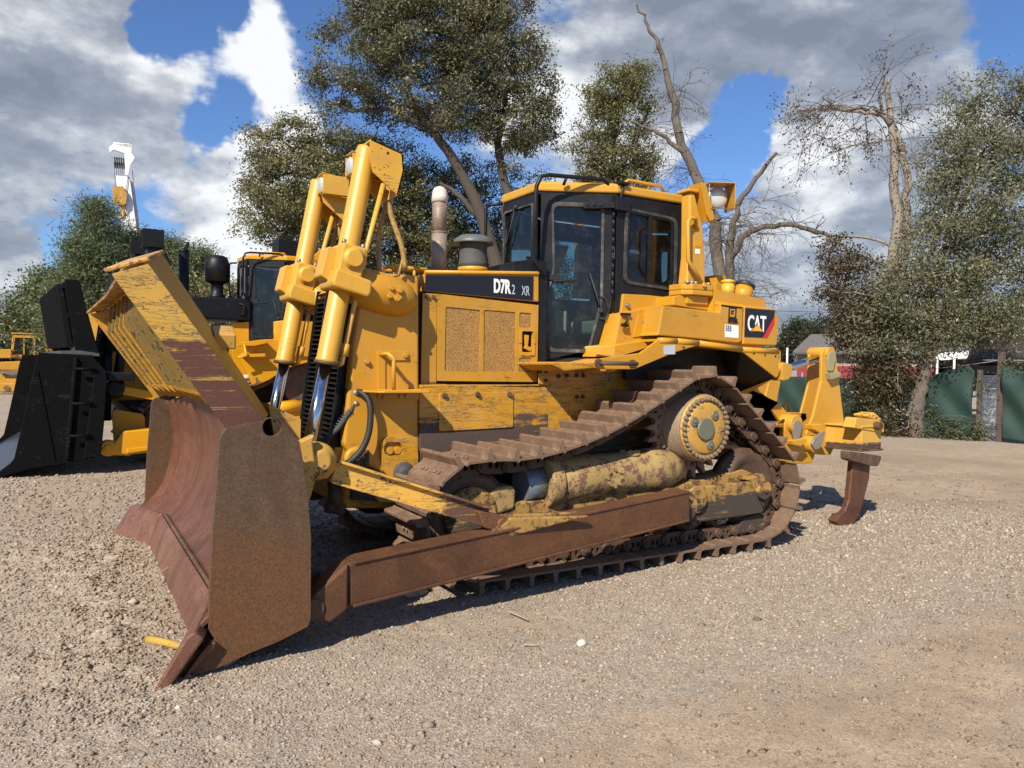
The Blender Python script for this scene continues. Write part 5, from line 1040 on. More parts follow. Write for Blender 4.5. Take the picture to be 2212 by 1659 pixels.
def npmesh(me, V, F, smooth=False):
    k = F.shape[1]; me.vertices.add(len(V)); me.vertices.foreach_set('co', V.ravel()); me.loops.add(F.size); me.loops.foreach_set('vertex_index', F.ravel())
    me.polygons.add(len(F)); me.polygons.foreach_set('loop_start', np.arange(0, F.size, k, dtype=np.int32)); me.polygons.foreach_set('loop_total', np.full(len(F), k, dtype=np.int32))
    if smooth: me.polygons.foreach_set('use_smooth', np.ones(len(F), dtype=bool))
    me.update(); me.validate()
npmesh(me, V, Fc, True)
at_ = me.attributes.new('gravel', 'FLOAT', 'POINT'); at_.data.foreach_set('value', gravel(GX, GY).reshape(-1).astype(np.float32))
g = newmat('yard_dirt'); at = g.n('ShaderNodeAttribute', dict(attribute_name='gravel')).outputs['Fac']
big = g.noise(g.co, .6, 6, .6, .3); mid = g.noise(g.co, 5, 7, .65); fine = g.noise(g.co, 70, 5, .7)
v1 = g.n('ShaderNodeTexVoronoi', None, Vector=g.co, Scale=62.); v2 = g.n('ShaderNodeTexVoronoi', None, Vector=g.co, Scale=150.)
dirt = g.mix(g.ss(big, .35, .65), (.36, .262, .168), (.50, .38, .26)); dirt = g.mix(g.ss(mid, .4, .7, 0, .45), dirt, (.20, .155, .112))
gr = g.mix(v1.outputs['Color'], (.28, .235, .175), (.60, .52, .41)); gr = g.mix(g.ss(mid, .35, .7, 0, .5), gr, (.32, .28, .23))
f = g.ss(g.math('ADD', at, g.math('MULTIPLY', g.math('SUBTRACT', mid, .5), 1.3)), .25, .75)
c = g.mix(f, dirt, gr); c = g.mix(g.math('MULTIPLY', g.ss(fine, .4, .7), .6), c, (.13, .095, .06)); c = g.mix(g.ss(v1.outputs['Distance'], .30, .62, 0, .25), c, (.16, .12, .08))
c = g.mix(g.ss(v2.outputs['Distance'], .0, .09, .28, 0), c, (.62, .58, .52))
setb(g, Base_Color=c, Roughness=.95)
h = g.math('ADD', g.math('MULTIPLY', g.ss(v1.outputs['Distance'], .5, .0), g.math('ADD', g.math('MULTIPLY', f, .7), .25)), g.math('ADD', g.math('MULTIPLY', fine, .6), g.math('MULTIPLY', g.ss(v2.outputs['Distance'], .5, 0), .35)))
bump(g, h, .6, .012); me.materials.append(g.m)
gro = bpy.data.objects.new('ground', me); COL.objects.link(gro); gro['kind'] = 'structure'; gro['label'] = 'dusty brown yard with patches of pale crushed gravel'

# loose gravel: chips with real height, finer further away
g = newmat('stone'); at = g.n('ShaderNodeAttribute', dict(attribute_name='var')).outputs['Fac']
cr = g.n('ShaderNodeValToRGB', None, Fac=at); e = cr.color_ramp.elements; e[0].position = 0; e[0].color = (.12, .085, .055, 1); e[1].position = 1; e[1].color = (.74, .68, .58, 1)
x = e.new(.35); x.color = (.25, .185, .125, 1); x = e.new(.7); x.color = (.39, .325, .25, 1); x = e.new(.92); x.color = (.55, .485, .395, 1)
setb(g, Base_Color=g.mix(g.math('MULTIPLY', g.noise(g.co, 60, 4, .6), .5), cr.outputs[0], (.22, .17, .12)), Roughness=.9); bump(g, g.noise(g.co, 140, 4, .6), .4, .004); M_STONE = g.m
def stones(rs, X, Y, R, name, tone=0):
    n = len(X); base = np.array([(1, 0, 0), (-1, 0, 0), (0, 1, 0), (0, -1, 0), (0, 0, 1), (0, 0, -1), (.6, .6, .5), (-.6, .5, .55)], np.float32)
    Fb = np.array([(4, 0, 6), (0, 2, 6), (2, 4, 6), (4, 2, 7), (2, 1, 7), (1, 4, 7), (4, 1, 3), (4, 3, 0), (5, 2, 0), (5, 1, 2), (5, 3, 1), (5, 0, 3)], np.int32)
    V = base[None]*(1+rs.uniform(-.32, .32, (n, 8, 3))); a = rs.uniform(0, 6.28, n); ca, sa = np.cos(a), np.sin(a)
    V = V*np.stack([rs.uniform(.8, 1.35, n), rs.uniform(.7, 1.1, n), rs.uniform(.45, .8, n)], -1)[:, None]*R[:, None, None]
    x = V[..., 0]*ca[:, None]-V[..., 1]*sa[:, None]; y = V[..., 0]*sa[:, None]+V[..., 1]*ca[:, None]
    V = np.stack([x+X[:, None], y+Y[:, None], V[..., 2]+hgt(X, Y)[:, None]+R[:, None]*.15], -1).reshape(-1, 3).astype(np.float32)
    F = (Fb[None]+np.arange(n)[:, None, None]*8).reshape(-1, 3).astype(np.int32)
    me = bpy.data.meshes.new(name); npmesh(me, V, F); at = me.attributes.new('var', 'FLOAT', 'POINT')
    gv = gravel(X, Y); va = np.clip(rs.beta(2, 2.6, n)*.75+.22*gv+tone, 0, 1); at.data.foreach_set('value', np.repeat(va, 8).astype(np.float32)); me.materials.append(M_STONE)
    o = bpy.data.objects.new(name, me); COL.objects.link(o); return o
rs = np.random.default_rng(4)
def scatter(n, rmin, rmax, pw):
    r = rmin*(rmax/rmin)**rs.uniform(0, 1, n)**pw; a = YAW+rs.uniform(-.66, .66, n)
    return CAM.x+r*np.cos(a), CAM.y+r*np.sin(a), r
X, Y_, r = scatter(165000, 1.9, 15, .85)
k = rs.uniform(0, 1, len(X)) < (.06+.94*gravel(X, Y_)**1.3); X, Y_, r = X[k], Y_[k], r[k]
o = stones(rs, X, Y_, (.0034+.0062*rs.beta(1.2, 3.6, len(X))*2.2)*np.clip(r/4.2, .8, 2.4), 'gravel'); o['kind'] = 'stuff'; o['label'] = 'loose crushed gravel scattered over the yard'
X, Y_, r = scatter(5200, 1.9, 16, .8); X2 = -1.62+rs.normal(0, .24, 2600); Y2 = rs.uniform(-2.3, 2.2, 2600); X = np.concatenate([X, X2]); Y_ = np.concatenate([Y_, Y2])
o = stones(rs, X, Y_, .008+.026*rs.beta(1.1, 6, len(X)), 'rubble'); o['kind'] = 'stuff'; o['label'] = 'small broken rubble pieces lying over the gravel'
# stones big enough to point at: (x, y, radius, tone, label)
def spot(px_, py_):
    d = ray(px_, py_); t = -CAM.z/d.z; return CAM.x+d.x*t, CAM.y+d.y*t
for px_, py_, r, tone, lab in ((1257, 1390, .048, .35, 'flat white stone lying on the bare dirt in front of the push arm'), (287, 1308, .042, .25, 'pale round stone in the rubble left of the cutting edge'),
        (252, 1303, .028, -.1, 'brown stone beside the pale round one left of the cutting edge'), (885, 1283, .085, .25, 'pale broken rock in the shade below the push arm'), (905, 1278, .06, .1, 'smaller pale rock leaning on the broken one below the push arm'),
        (925, 2900*.54, .030, .0, 'grey brown stone near the bottom edge of the dirt'), (816, 1602, .030, .1, 'tan stone close to the bottom edge, left of centre'), (1637, 1342, .035, -.5, 'small dark clod lying on the gravel at right'),
        (886, 1610, .022, .3, 'pale stone at the bottom edge by the boot print'), (383, 1532, .020, .45, 'small white stone on the dark dirt at lower left'), (258, 1410, .03, .1, 'tan stone above the yellow broken stub'), (1730, 1345, .02, -.6, 'black pebble at right of the dark clod')):
    x, y = spot(px_, py_); o = stones(rs, np.array([x]), np.array([y]), np.array([r]), 'stone', tone); tag(o, lab, 'stone', 'larger stones lying on the yard')
# broken yellow stub, bottle, sticks
x0, y0 = spot(318, 1393); x1, y1 = spot(418, 1415)
mb = MB(); mb.tube([(x0, y0, .032), (x0*.6+x1*.4, y0*.6+y1*.4, .036), (x1, y1, .030)], .024, 16, .020); o = mb.build('broken_stub', paint('split_yellow_wood', (.42, .27, .035), .45, .6, .5, rough=.8, chip=(.25, .17, .08)))
tag(o, 'broken round yellow stub lying in front of the blade tip', 'broken handle')
mb = MB(); mb.lathe([(.0, 0), (.012, -.01), (.02, .004), (.027, -.006), (.026, .0)], (x0, y0, .032), (x0-x1, y0-y1, 0), 14); q = mb.build('splintered_end', plain('raw_wood', (.42, .28, .13), .9, 0, .4, 60), o)
bx0, by0 = spot(449, 1452); bx1, by1 = spot(528, 1425); d = Vector((bx1-bx0, by1-by0, 0)); L = d.length
bt = thing('plastic_bottle', (bx0, by0, .04), 'clear empty plastic bottle lying under the blade end plate', 'bottle')
mb = MB(); mb.lathe([(.020, .003), (.034, 0), (.038, .012), (.038, .05*1), (.035, .06), (.038, .07), (.038, L*.62), (.034, L*.72), (.020, L*.84), (.0175, L*.90)], (bx0, by0, .040), d, 28); mb.build('bottle_body', M_PLASTIC, bt)
mb = MB(); mb.lathe([(.019, L*.90), (.019, L)], (bx0, by0, .040), d, 20); mb.build('bottle_cap', plain('translucent_cap', (.55, .56, .54), .4), bt)
mb = MB(); mb.lathe([(.0385, .075), (.0385, L*.56)], (bx0, by0, .040), d, 28); mb.build('bottle_label', plain('torn_label', (.40, .42, .36), .5, 0, .8, 60), bt)
for (a, b), lab, w in ((((275, 1292), (375, 1245)), 'bleached splinter of wood leaning on the cutting edge', .007), (((1100, 1325), (1140, 1345)), 'flat grey stick lying on the gravel below the track', .012), (((1130, 1397), (1165, 1400)), 'thin tan twig on the bare dirt left of the white stone', .005)):
    p, q = spot(*a), spot(*b); mb = MB(); mb.obox((p[0], p[1], .015), (q[0], q[1], .02 if w != .007 else .10), w*2, w*.6, h1=w*.3, w1=w*.6); o = mb.build('stick', plainonce('dry_wood', (.38, .31, .22), .9)); tag(o, lab, 'stick', 'bits of dry wood on the ground')

# ================================================================ second dozer
XF[0] = Matrix.Translation((-1.32, 8.82, 0)) @ Matrix.Rotation(R_(5), 4, 'Z') @ Matrix.Scale(1.10, 4)
D2 = thing('bulldozer', (1.9, 0, 0), 'black and yellow landfill dozer parked behind, with black blade and slatted rack', 'bulldozer')
track(D2, -.99); track(D2, .99)
mb = MB(); mb.prism([(1.0, .33), (3.7, .33), (3.7, .62), (1.0, .62)], -1.15, -.85); mb.build('track_frame', M_YN, D2, .02)
for (cx_, cz, r) in ((.73, .53, .33), (3.70, .545, .335), (2.97, 1.137, .44)):
    mb = MB(); mb.cyl((cx_, -.90, cz), (cx_, -1.08, cz), r, n=40); mb.build('track_wheel', M_LINK, D2)
mb = MB(); mb.prism([(.52, .55), (4.0, .6), (4.0, 1.85), (1.5, 1.85), (1.4, 1.2), (.52, 1.2), (.0, 1.0)], -.55, .55); mb.build('main_case', M_GREASE_SHADE, D2)
mb = MB(); rs2 = np.random.default_rng(8)
for k in range(22):
    x = .55+k*.095; z = 1.085+max(0, x-1.3)*.33+max(0, x-1.9)*.15; mb.sphere((x, -1.16, z), .06, 8, (1.2, 1.6, .55+.3*rs2.uniform()))
mb.build('caked_mud', M_WMUD, D2)
mb = MB(); mb.prism([(-.05, .9), (.52, .9), (.52, 2.15), (.12, 2.15), (.0, 1.9)], -.58, -.48); mb.prism([(-.05, .9), (.52, .9), (.52, 2.15), (.12, 2.15), (.0, 1.9)], .48, .58); mb.box(.1, .52, -.58, .58, 2.10, 2.17); mb.build('radiator_guard', M_YN, D2, .02)
grille(D2, n=26, mat=M_BKN)
mb = MB(); mb.box(.5, 1.5, -.42, .42, 1.2, 1.95); mb.build('engine_bay', M_DARK, D2)
for px_, pz_, nm in (((-0.105, 8.3, 2.922), 3.632, 'exhaust_stack'),):
    XS = XF[0]; XF[0] = Matrix.Identity(4)
    mb = MB(); mb.cyl((px_[0], 8.3, 2.3), (px_[0], 8.3, 3.60), .085, n=28); mb.lathe([(.09, 0), (.09, .03)], (px_[0], 8.3, 3.58), (0, 0, 1), 28); mb.build('exhaust_stack', M_BKN, D2)
    mb = MB(); mb.obox((px_[0]+.02, 8.3, 3.61), (px_[0]+.07, 8.3, 3.76), .05, .09, h1=.04); mb.build('rain_flap', M_BK, D2, .005)
    mb = MB(); mb.lathe([(.16, 2.80), (.13, 2.86), (.10, 2.90), (.10, 3.04), (.12, 3.06), (.19, 3.09), (.205, 3.10), (.205, 3.24), (.212, 3.25), (.212, 3.38), (.20, 3.46), (.17, 3.53), (.12, 3.56), (.0, 3.57)], (.445, 8.3, 0), (0, 0, 1), 40); mb.build('precleaner', M_BKN, D2)
    mb = MB(); mb.prism(rpoly([(-.60, 2.41), (.96, 2.42), (.96, 2.81), (-.60, 2.78)], .05), 7.98, 9.1); mb.build('black_hood', M_BKN, D2, .03)
    mb = MB(); mb.tube([(.78, 7.97, 2.50), (.83, 7.94, 2.52), (.84, 7.94, 2.68), (.76, 7.97, 2.71)], .018, 8); mb.build('hood_handle', M_BKN, D2)
    # yellow bodywork that shows between the black parts
    mb = MB(); mb.prism([(0.655, 2.364), (0.958, 2.401), (0.965, 2.06), (0.986, 1.718), (1.048, 1.326), (0.754, 1.471), (0.67, 1.809)], 8.1, 8.5); mb.build('cab_pillar', M_YN, D2, .01)
    mb = MB(); mb.prism([(0.77, 2.019), (1.159, 2.078), (2.073, 2.094), (2.077, 1.736), (1.541, 1.582), (1.211, 1.362), (0.934, 1.242), (0.842, 1.479), (0.67, 1.758), (0.794, 1.855)], 7.6, 7.64); mb.build('fender', M_YN, D2, .01)
    mb = MB(); mb.prism([(0.741, 2.015), (1.126, 2.068), (1.126, 2.002), (0.921, 1.95), (0.741, 1.945)], 7.42, 7.9); mb.prism([(0.742, 1.805), (1.105, 1.825), (1.105, 1.766), (0.743, 1.747)], 7.42, 7.8); mb.build('fender_step', M_YN, D2, .008)
    mb = MB(); mb.tube([(0.743, 7.4, 1.967), (0.789, 7.4, 1.783), (0.645, 7.4, 1.734)], .02, 6); mb.build('step_strut', M_YN, D2)
    mb = MB(); mb.prism([(1.158, 0.934), (1.755, 0.999), (1.808, 0.409), (1.127, 0.454)], 7.3, 7.9); mb.build('front_frame', M_YN, D2, .03)
    mb = MB(); a = (1.154, 7.28, 0.877); b = (1.75, 7.28, 0.916); mb.cyl((a[0], 7.3, a[2]), (b[0], 7.3, b[2]), .10, n=16); mb.build('cross_tube', M_YN, D2)
    # blade, world coordinates; its width runs along AX
    AX = Vector((-.087, .996, 0)); W2 = 4.25
    b2 = part('blade', D2, (-2, 8.5, 0)); BN = M_BKN; M_BKN = M_BKF
    ep = [(-2.215, 1.756), (-1.557, 1.735), (-1.377, 1.509), (-1.365, 1.315), (-1.4, 0.733), (-1.433, 0.322), (-1.469, 0.263), (-1.773, 0.194), (-2.277, 0.126), (-2.549, 0.06), (-2.739, -0.02), (-2.701, 0.081), (-2.549, 0.21), (-2.501, 0.277), (-2.433, 0.621), (-2.346, 1.082), (-2.268, 1.546)]
    for nm, k in (('end_plate', 0), ('end_plate', W2)):
        mb = MB(); q = [(a+AX.x*k, b) for a, b in ep]; yk = 6.45+AX.y*k; mb.prism(q, yk, yk+.06); mb.build(nm, M_BKN, b2, .008)
    mb = MB(); mb.prism([(-1.694, 1.724), (-1.559, 1.734), (-1.379, 1.509), (-1.368, 1.317), (-1.436, 0.329), (-1.472, 0.271), (-1.66, 0.239), (-1.609, 0.744), (-1.572, 1.101), (-1.535, 1.46)], 6.36, 6.448); mb.build('plate_stiffener', M_BKN, b2, .012)
    mb = MB(); q = [(-1.759, 1.695), (-1.865, 0.23)]; mb.obox((q[0][0], 6.43, q[0][1]), (q[1][0], 6.43, q[1][1]), .06, .06, (0, 1, 0)); mb.build('plate_ridge', M_BKN, b2, .02)
    mb = MB(); q = [(-2.228, 1.5), (-2.018, 0.231)]; mb.obox((q[0][0], 6.445, q[0][1]), (q[1][0], 6.445, q[1][1]), .015, .02, (0, 1, 0)); mb.build('plate_seam', M_BKN, b2)
    for q in ([(-1.766, 1.535), (-1.513, 1.523)], [(-1.812, 1.037), (-1.549, 1.033)], [(-1.842, 0.577), (-1.573, 0.568)]):
        mb = MB(); mb.tube([(q[0][0], 6.34, q[0][1]), (q[1][0], 6.34, q[1][1])], .022, 8); mb.build('step_rung', M_BKN, b2)
    def sweep(prof, k0, k1, nm, m, par, bev=0):
        vs = [(a+AX.x*k, 6.45+AX.y*k, b) for k in (k0, k1) for a, b in prof]; n = len(prof); mb = MB()
        mb.add(vs, [list(range(n))[::-1], list(range(n, 2*n))]+[[i, (i+1) % n, (i+1) % n+n, i+n] for i in range(n)]); return mb.build(nm, m, par, bev)
    sweep([(-2.25, .32), (-1.95, .45), (-1.75, .75), (-1.68, 1.1), (-1.72, 1.45), (-1.85, 1.72), (-1.78, 1.74), (-1.62, 1.45), (-1.58, .7), (-1.7, .3), (-2.2, .22)], .06, W2, 'moldboard', M_BKN, b2)
    for k in range(4): sweep([(-2.24, .325), (-2.20, .30), (-2.68, .0), (-2.72, .01)], .07+k*1.05, .07+k*1.05+1.04, 'cutting_edge', plainonce('edge_black', (.035, .036, .04), .35, .2), b2)
    sweep([(-1.95, 1.79), (-1.70, 1.80), (-1.45, 1.76), (-1.45, 1.72), (-1.93, 1.75)], .1, W2, 'blade_shelf', plainonce('worn_shelf_paint', (.07, .075, .08), .35), b2)  # grey in place of black paints in the sunlight on the shelf
    r2 = part('slatted_rack', D2, (-1.8, 8, 2.3))
    mb = MB(); mb.prism(rpoly([(-1.911, 2.834), (-1.712, 2.836), (-1.67, 2.621), (-1.541, 2.092), (-1.406, 1.555), (-1.773, 1.55), (-1.769, 1.877)], .05), 6.68, 6.74); mb.build('rack_end_plate', M_BKN, r2, .008)
    N0, N1 = Vector((-1.905, 0, 2.77)), Vector((-1.77, 0, 1.87)); nrm = Vector((-.99, 0, -.14))
    K = 3.45; ns = 34
    for i in range(ns):
        k = .33+K*i/(ns-1); t0 = 0
        segs = ((0., 1.),) if i not in (3, 30) else ((.40, 1.),)
        for a, b in segs:
            p0, p1 = N1.lerp(N0, 1-a if False else (1-a)), N1.lerp(N0, 1-b)
            off_ = AX*k+Vector((0, 6.45, 0)); mb = MB(); mb.obox(p0+off_+nrm*.03, p1+off_+nrm*.03, .035, .05, (0, 1, 0)) if False else mb.add(
                [p+off_+nrm*d_+AX*w for p in (p0, p1) for d_, w in ((0, 0), (.07, .01), (.07, .04), (0, .055))], [[3, 2, 1, 0], [4, 5, 6, 7]]+[[j, (j+1) % 4, (j+1) % 4+4, j+4] for j in range(4)])
            mb.build('rack_slat', M_BKN, r2)
    bk = [N1.lerp(N0, t) for t in (0, 1)]; sweep([(bk[0].x+.02, bk[0].z), (bk[1].x+.02, bk[1].z), (bk[1].x+.035, bk[1].z), (bk[0].x+.035, bk[0].z)], .24, .38+K, 'rack_backing', M_BKN, r2)
    for t in (.03, .5, .97):
        p = N1.lerp(N0, t); sweep([(p.x+.0, p.z-.04), (p.x+.05, p.z-.04), (p.x+.05, p.z+.04), (p.x+.0, p.z+.04)], .25, .35+K, 'rack_rail', M_BKN, r2)
    mb = MB(); mb.prism([(a+AX.x*3.8, b) for a, b in [(-1.911, 2.81), (-1.712, 2.836), (-1.541, 2.092), (-1.406, 1.555), (-1.773, 1.55), (-1.769, 1.877)]], 6.45+3.75, 6.45+3.8); mb.build('rack_end_plate', M_BKN, r2)
    # push arms
    M_BKN = BN; pa = part('push_arm', D2, (-1, 7, .8))
    mb = MB(); q = [(-1.18, 1.278), (-1.146, 1.283), (-0.65, 1.076), (-0.696, 0.973), (-1.145, 1.146), (-1.191, 1.177)]; q2 = [(a+.9, b-.14) for a, b in q[2:4]]
    mb.prism([q[0], q[1], (q[2][0]+1.6, q[2][1]-.27), (q[3][0]+1.6, q[3][1]-.27), q[4], q[5]], 6.8, 7.0); mb.build('upper_brace', M_YN, pa, .02)
    c = (-1.247, 6.9, 1.24); mb = MB(); mb.lathe([(.13, -.1), (.16, -.02), (.16, .08), (.1, .14)], (c[0], 6.9, c[2]), (0, -1, 0), 24); mb.build('brace_boss', M_BKN, pa)
    q = [(-1.275, 0.858), (-1.231, 0.913), (-0.87, 0.838), (-0.824, 0.787), (-0.819, 0.595), (-1.096, 0.591), (-1.252, 0.408)]; mb = MB(); mb.prism(q, 6.95, 7.0); mb.build('mud_guard', M_YN, pa, .006)
    q = [(-1.259, 0.427), (-1.145, 0.609), (-0.325, 0.657), (-0.324, 0.309), (-1.093, 0.254), (-1.259, 0.286)]; mb = MB(); mb.prism(q, 6.55, 6.85); mb.build('lower_arm', M_YN, pa, .02)
    q = [(-1.096, 0.347), (-0.564, 0.388), (-0.564, 0.337), (-1.096, 0.277)]; mb = MB(); mb.prism(q, 6.52, 6.56); mb.build('arm_rib', M_YN, pa, .01)
    c = (-1.344, 6.55, 0.357); mb = MB(); mb.lathe([(.115, -.25), (.115, 0), (.10, .01)], (c[0], 6.56, c[2]), (0, -1, 0), 28); mb.cyl((c[0], 6.6, c[2]), (c[0], 6.535, c[2]), .055, n=20); mb.prism([(c[0], c[2]+.10), (c[0]+.3, c[2]+.12), (c[0]+.3, c[2]-.12), (c[0], c[2]-.10)], 6.58, 6.78); mb.build('arm_eye', M_YN, pa, .006)
    c2_ = (-1.235, 6.7, 1.408); mb = MB(); mb.box(c2_[0]-.12, c2_[0]+.25, 6.6, 7.1, c2_[2]-.05, c2_[2]+.08); mb.build('blade_bracket', M_BKN, pa, .02)
    for a, b in (((-1.304, 7.7, 1.815), (-1.325, 7.7, 0.695)), ((-1.091, 7.7, 1.981), (-1.184, 7.7, 1.175))):
        mb = MB(); mb.cyl((a[0]+.12, 7.7, a[2]+1.2), (a[0], 7.7, a[2]), .12, n=20); mb.cyl(a, b, .07, n=16); mb.build('lift_cylinder', M_BKN, D2)
    # lamps on the tall posts
    for q, y in (([(-0.805, 3.81), (-0.494, 3.842), (-0.476, 3.638), (-0.553, 3.591), (-0.78, 3.543)], 7.9), ([(-0.892, 3.785), (-0.679, 3.82), (-0.66, 3.607), (-0.871, 3.574)], 9.2)):
        x0_, x1_ = min(p[0] for p in q), max(p[0] for p in q); z0_, z1_ = min(p[1] for p in q), max(p[1] for p in q)
        L_ = part('lamp_post', D2, (x0_, y, z0_)); mb = MB(); t_ = .015
        mb.box(x0_, x1_, y-.16, y-.16+t_, z0_, z1_); mb.box(x0_, x1_, y+.16-t_, y+.16, z0_, z1_); mb.box(x0_, x1_, y-.145, y+.145, z1_-t_, z1_); mb.box(x0_, x1_, y-.145, y+.145, z0_, z0_+t_); mb.box(x1_-t_, x1_-.001, y-.145, y+.145, z0_+t_, z1_-t_); mb.build('lamp_box', M_BKN, L_, .004)
        mb = MB(); mb.box(x0_+.08, x1_-.03, y-.10, y+.10, z0_+.04, z1_-.05); mb.build('lamp_unit', M_BK, L_, .02)
        mb = MB(); mb.prism([(x0_+.08, z0_), (x1_-.02, z0_), (x1_+.12, z0_-.28), (x0_+.06, z0_-.32)], y-.12, y+.12); mb.tube([(x1_-.05, y-.1, z0_), (x1_+.06, y-.1, z0_-.15), (x1_+.1, y-.1, z0_-.4)], .02, 6); mb.cyl((x0_+.15, y, z0_-.2), (x0_+.30, y, z0_-2.2), .14, n=20); mb.build('lamp_mast', M_BKN, L_, .01)
    XF[0] = XS
# cab of the second dozer sits higher on its deck
P_ = Vector((0.948, 8.15, 3.484)); XS = XF[0]
XF[0] = Matrix.Translation(P_) @ Matrix.Rotation(R_(5), 4, 'Z') @ Matrix.Diagonal((.96, .96, .98, 1)) @ Matrix.Translation((-1.79, .30, -3.19))
CAB2 = cab_build(D2, M_BKN, M_TINT, M_YN, mseal=M_BKN)
mb = MB(); mb.box(2.35, 2.75, -.35, .05, 3.34, 3.66)
for k in range(7): mb.box(2.345, 2.351, -.34, .04, 3.37+k*.04, 3.39+k*.04)
mb.build('roof_air_unit', M_BKN, CAB2, .01)
mb = MB(); mb.tube([(2.0, -.44, 3.32), (2.05, -.44, 3.37), (2.4, -.52, 3.37), (2.45, -.52, 3.32)], .018, 8); mb.build('roof_handrail', M_YN, CAB2)
mb = MB(); mb.prism([(2.75, 3.25), (3.0, 3.50), (3.6, 3.55), (3.75, 3.2), (3.6, 2.6), (3.2, 2.5), (3.2, 3.2)], -.95, -.90); mb.box(3.2, 3.6, -.9, .9, 3.2, 3.45); mb.prism([(3.2, 1.6), (3.6, 1.6), (3.5, 3.3), (3.25, 3.3)], -.9, -.65); mb.build('rollover_post', M_YN, D2, .01)
mb = MB(); mb.box(2.2, 4.4, -1.0, 1.0, 1.45, 2.1); mb.build('rear_body', M_YN, D2, .02)
XF[0] = Matrix.Identity(4)
# its front badge, seen between the cylinders
a = (2.517, 8.4, 3.071); mb = MB(); mb.box(a[0]-.12, a[0]+.4, 8.30, 8.9, a[2]-.28, a[2]+.20); mb.build('front_cowl', M_YN, D2, .02)
mb = MB(); mb.box(a[0]-.01, a[0]+.36, 8.293, 8.3, a[2]-.19, a[2]+.14); mb.build('logo_panel', M_BLKPANEL, D2); text('CAT', .26, (a[0]+.03, 8.290, a[2]-.12), D2, M_WHITE, .008, .55)

# ================================================================ far machines
def at_d(x, y, D): return ppos(x, y, D)
class Far:                       # a local frame at a distance facing the viewer: u right, v up, w away
    def __init__(s, x, D):
        g0 = gpos(x, D); s.o = g0; v = Vector((g0.x-CAM.x, g0.y-CAM.y, 0)).normalized(); s.r = Vector((v.y, -v.x, 0)); s.w = v
        s.x = x; s.D = D; s.k = D/1637.9
    def p(s, u, v, w=0): return s.o+s.r*u+Vector((0, 0, v))+s.w*w
    def mat(s): return Matrix((s.r, s.w, Vector((0, 0, 1)))).transposed().to_4x4()
def far_frame(x, D):
    f = Far(x, D); m = f.mat(); m.translation = f.o; return m
XF[0] = far_frame(40, 47)
E1 = thing('excavator', (0, 0, 0), 'yellow excavator with a glazed cab, far off at the left edge', 'excavator')
mb = MB(); mb.prism(rpoly([(-.35, 1.75), (-.25, 2.95), (1.2, 2.98), (1.2, 1.75)], .08), -.6, .6); mb.build('cab_shell', M_YR, E1, .02)
mb = MB(); mb.prism([(-.24, 1.95), (-.15, 2.80), (.18, 2.80), (.18, 1.95)], -.62, -.60); mb.prism([(.26, 1.95), (.26, 2.80), (.62, 2.80), (.62, 1.95)], -.62, -.60); mb.prism([(.72, 1.95), (.72, 2.80), (1.12, 2.80), (1.12, 1.95)], -.62, -.60); mb.build('cab_window', M_TINT, E1)
mb = MB(); mb.box(-.3, 1.25, -.65, .65, 2.98, 3.05); mb.build('cab_roof', M_YR, E1, .02)
mb = MB(); mb.prism(rpoly([(1.2, 1.3), (1.2, 2.6), (2.6, 2.6), (2.9, 2.2), (2.9, 1.3)], .1), -1.1, 1.1); mb.cyl((2.35, 0, 2.5), (2.35, 0, 3.0), .09, n=14); mb.build('engine_cover', M_YR, E1, .03)
mb = MB(); mb.prism([(-2.8, 2.1), (-.3, 2.2), (-.3, 1.75), (-2.8, 1.7)], -.9, -.4); mb.prism([(-3.0, 2.6), (-1.0, 3.3), (-.75, 3.2), (-2.9, 2.2)], -.1, .25); mb.build('boom', M_YR, E1, .03)
mb = MB(); mb.prism([(-1.6, .95), (-.1, .95), (.2, 1.6), (-1.6, 1.5)], -1.2, -.6); mb.prism(rpoly([(-1.4, .6), (2.6, .6), (2.8, .9), (2.6, 1.2), (-1.4, 1.2)], .2), -1.2, 1.2); mb.build('undercarriage', M_YR, E1, .03)
mb = MB(); mb.box(-1.6, .6, -1.3, -1.2, .9, 1.1); mb.tube([(-1.4, -1.35, .7), (-.6, -1.35, 1.0), (.2, -1.35, .65)], .05, 6); mb.build('grey_linkage', M_STEEL, E1)
XF[0] = far_frame(25, 44)
E2 = thing('tracked_undercarriage', (0, 0, 0), 'pale yellow tracked undercarriage standing below the far excavator', 'undercarriage')
mb = MB(); mb.prism(rpoly([(-1.6, .12), (1.5, .12), (1.6, .3), (1.5, .5), (-1.6, .55)], .1), -.4, .2); mb.prism([(-1.5, .5), (-.5, 1.1), (-.2, .75), (1.4, .70), (1.5, .5)], -.3, .3); mb.build('side_frame', M_YR, E2, .03)
for k in range(5): mb = MB(); mb.cyl((-1.2+k*.5, -.45, .3), (-1.2+k*.5, -.38, .3), .13, n=14); mb.build('road_wheel', M_TRK, E2)
XF[0] = far_frame(218, 24)
E3 = thing('loader_arm', (0, 0, 0), 'yellow loader arm with loose black hoses, behind the slatted black rack', 'machine arm')
mb = MB(); mb.prism(rpoly([(-.35, 3.0), (-.15, 3.05), (.05, 2.75), (.55, 1.5), (.35, .7), (.0, .7), (.12, 1.45), (-.28, 2.6)], .08), -.15, .15); mb.build('arm_beam', M_YR, E3, .02)
mb = MB(); mb.prism([(-.6, .0), (1.6, .0), (1.8, .6), (1.4, 1.1), (-.3, 1.0)], .2, 1.6); mb.build('chassis', M_GREASE_SHADE, E3, .03)
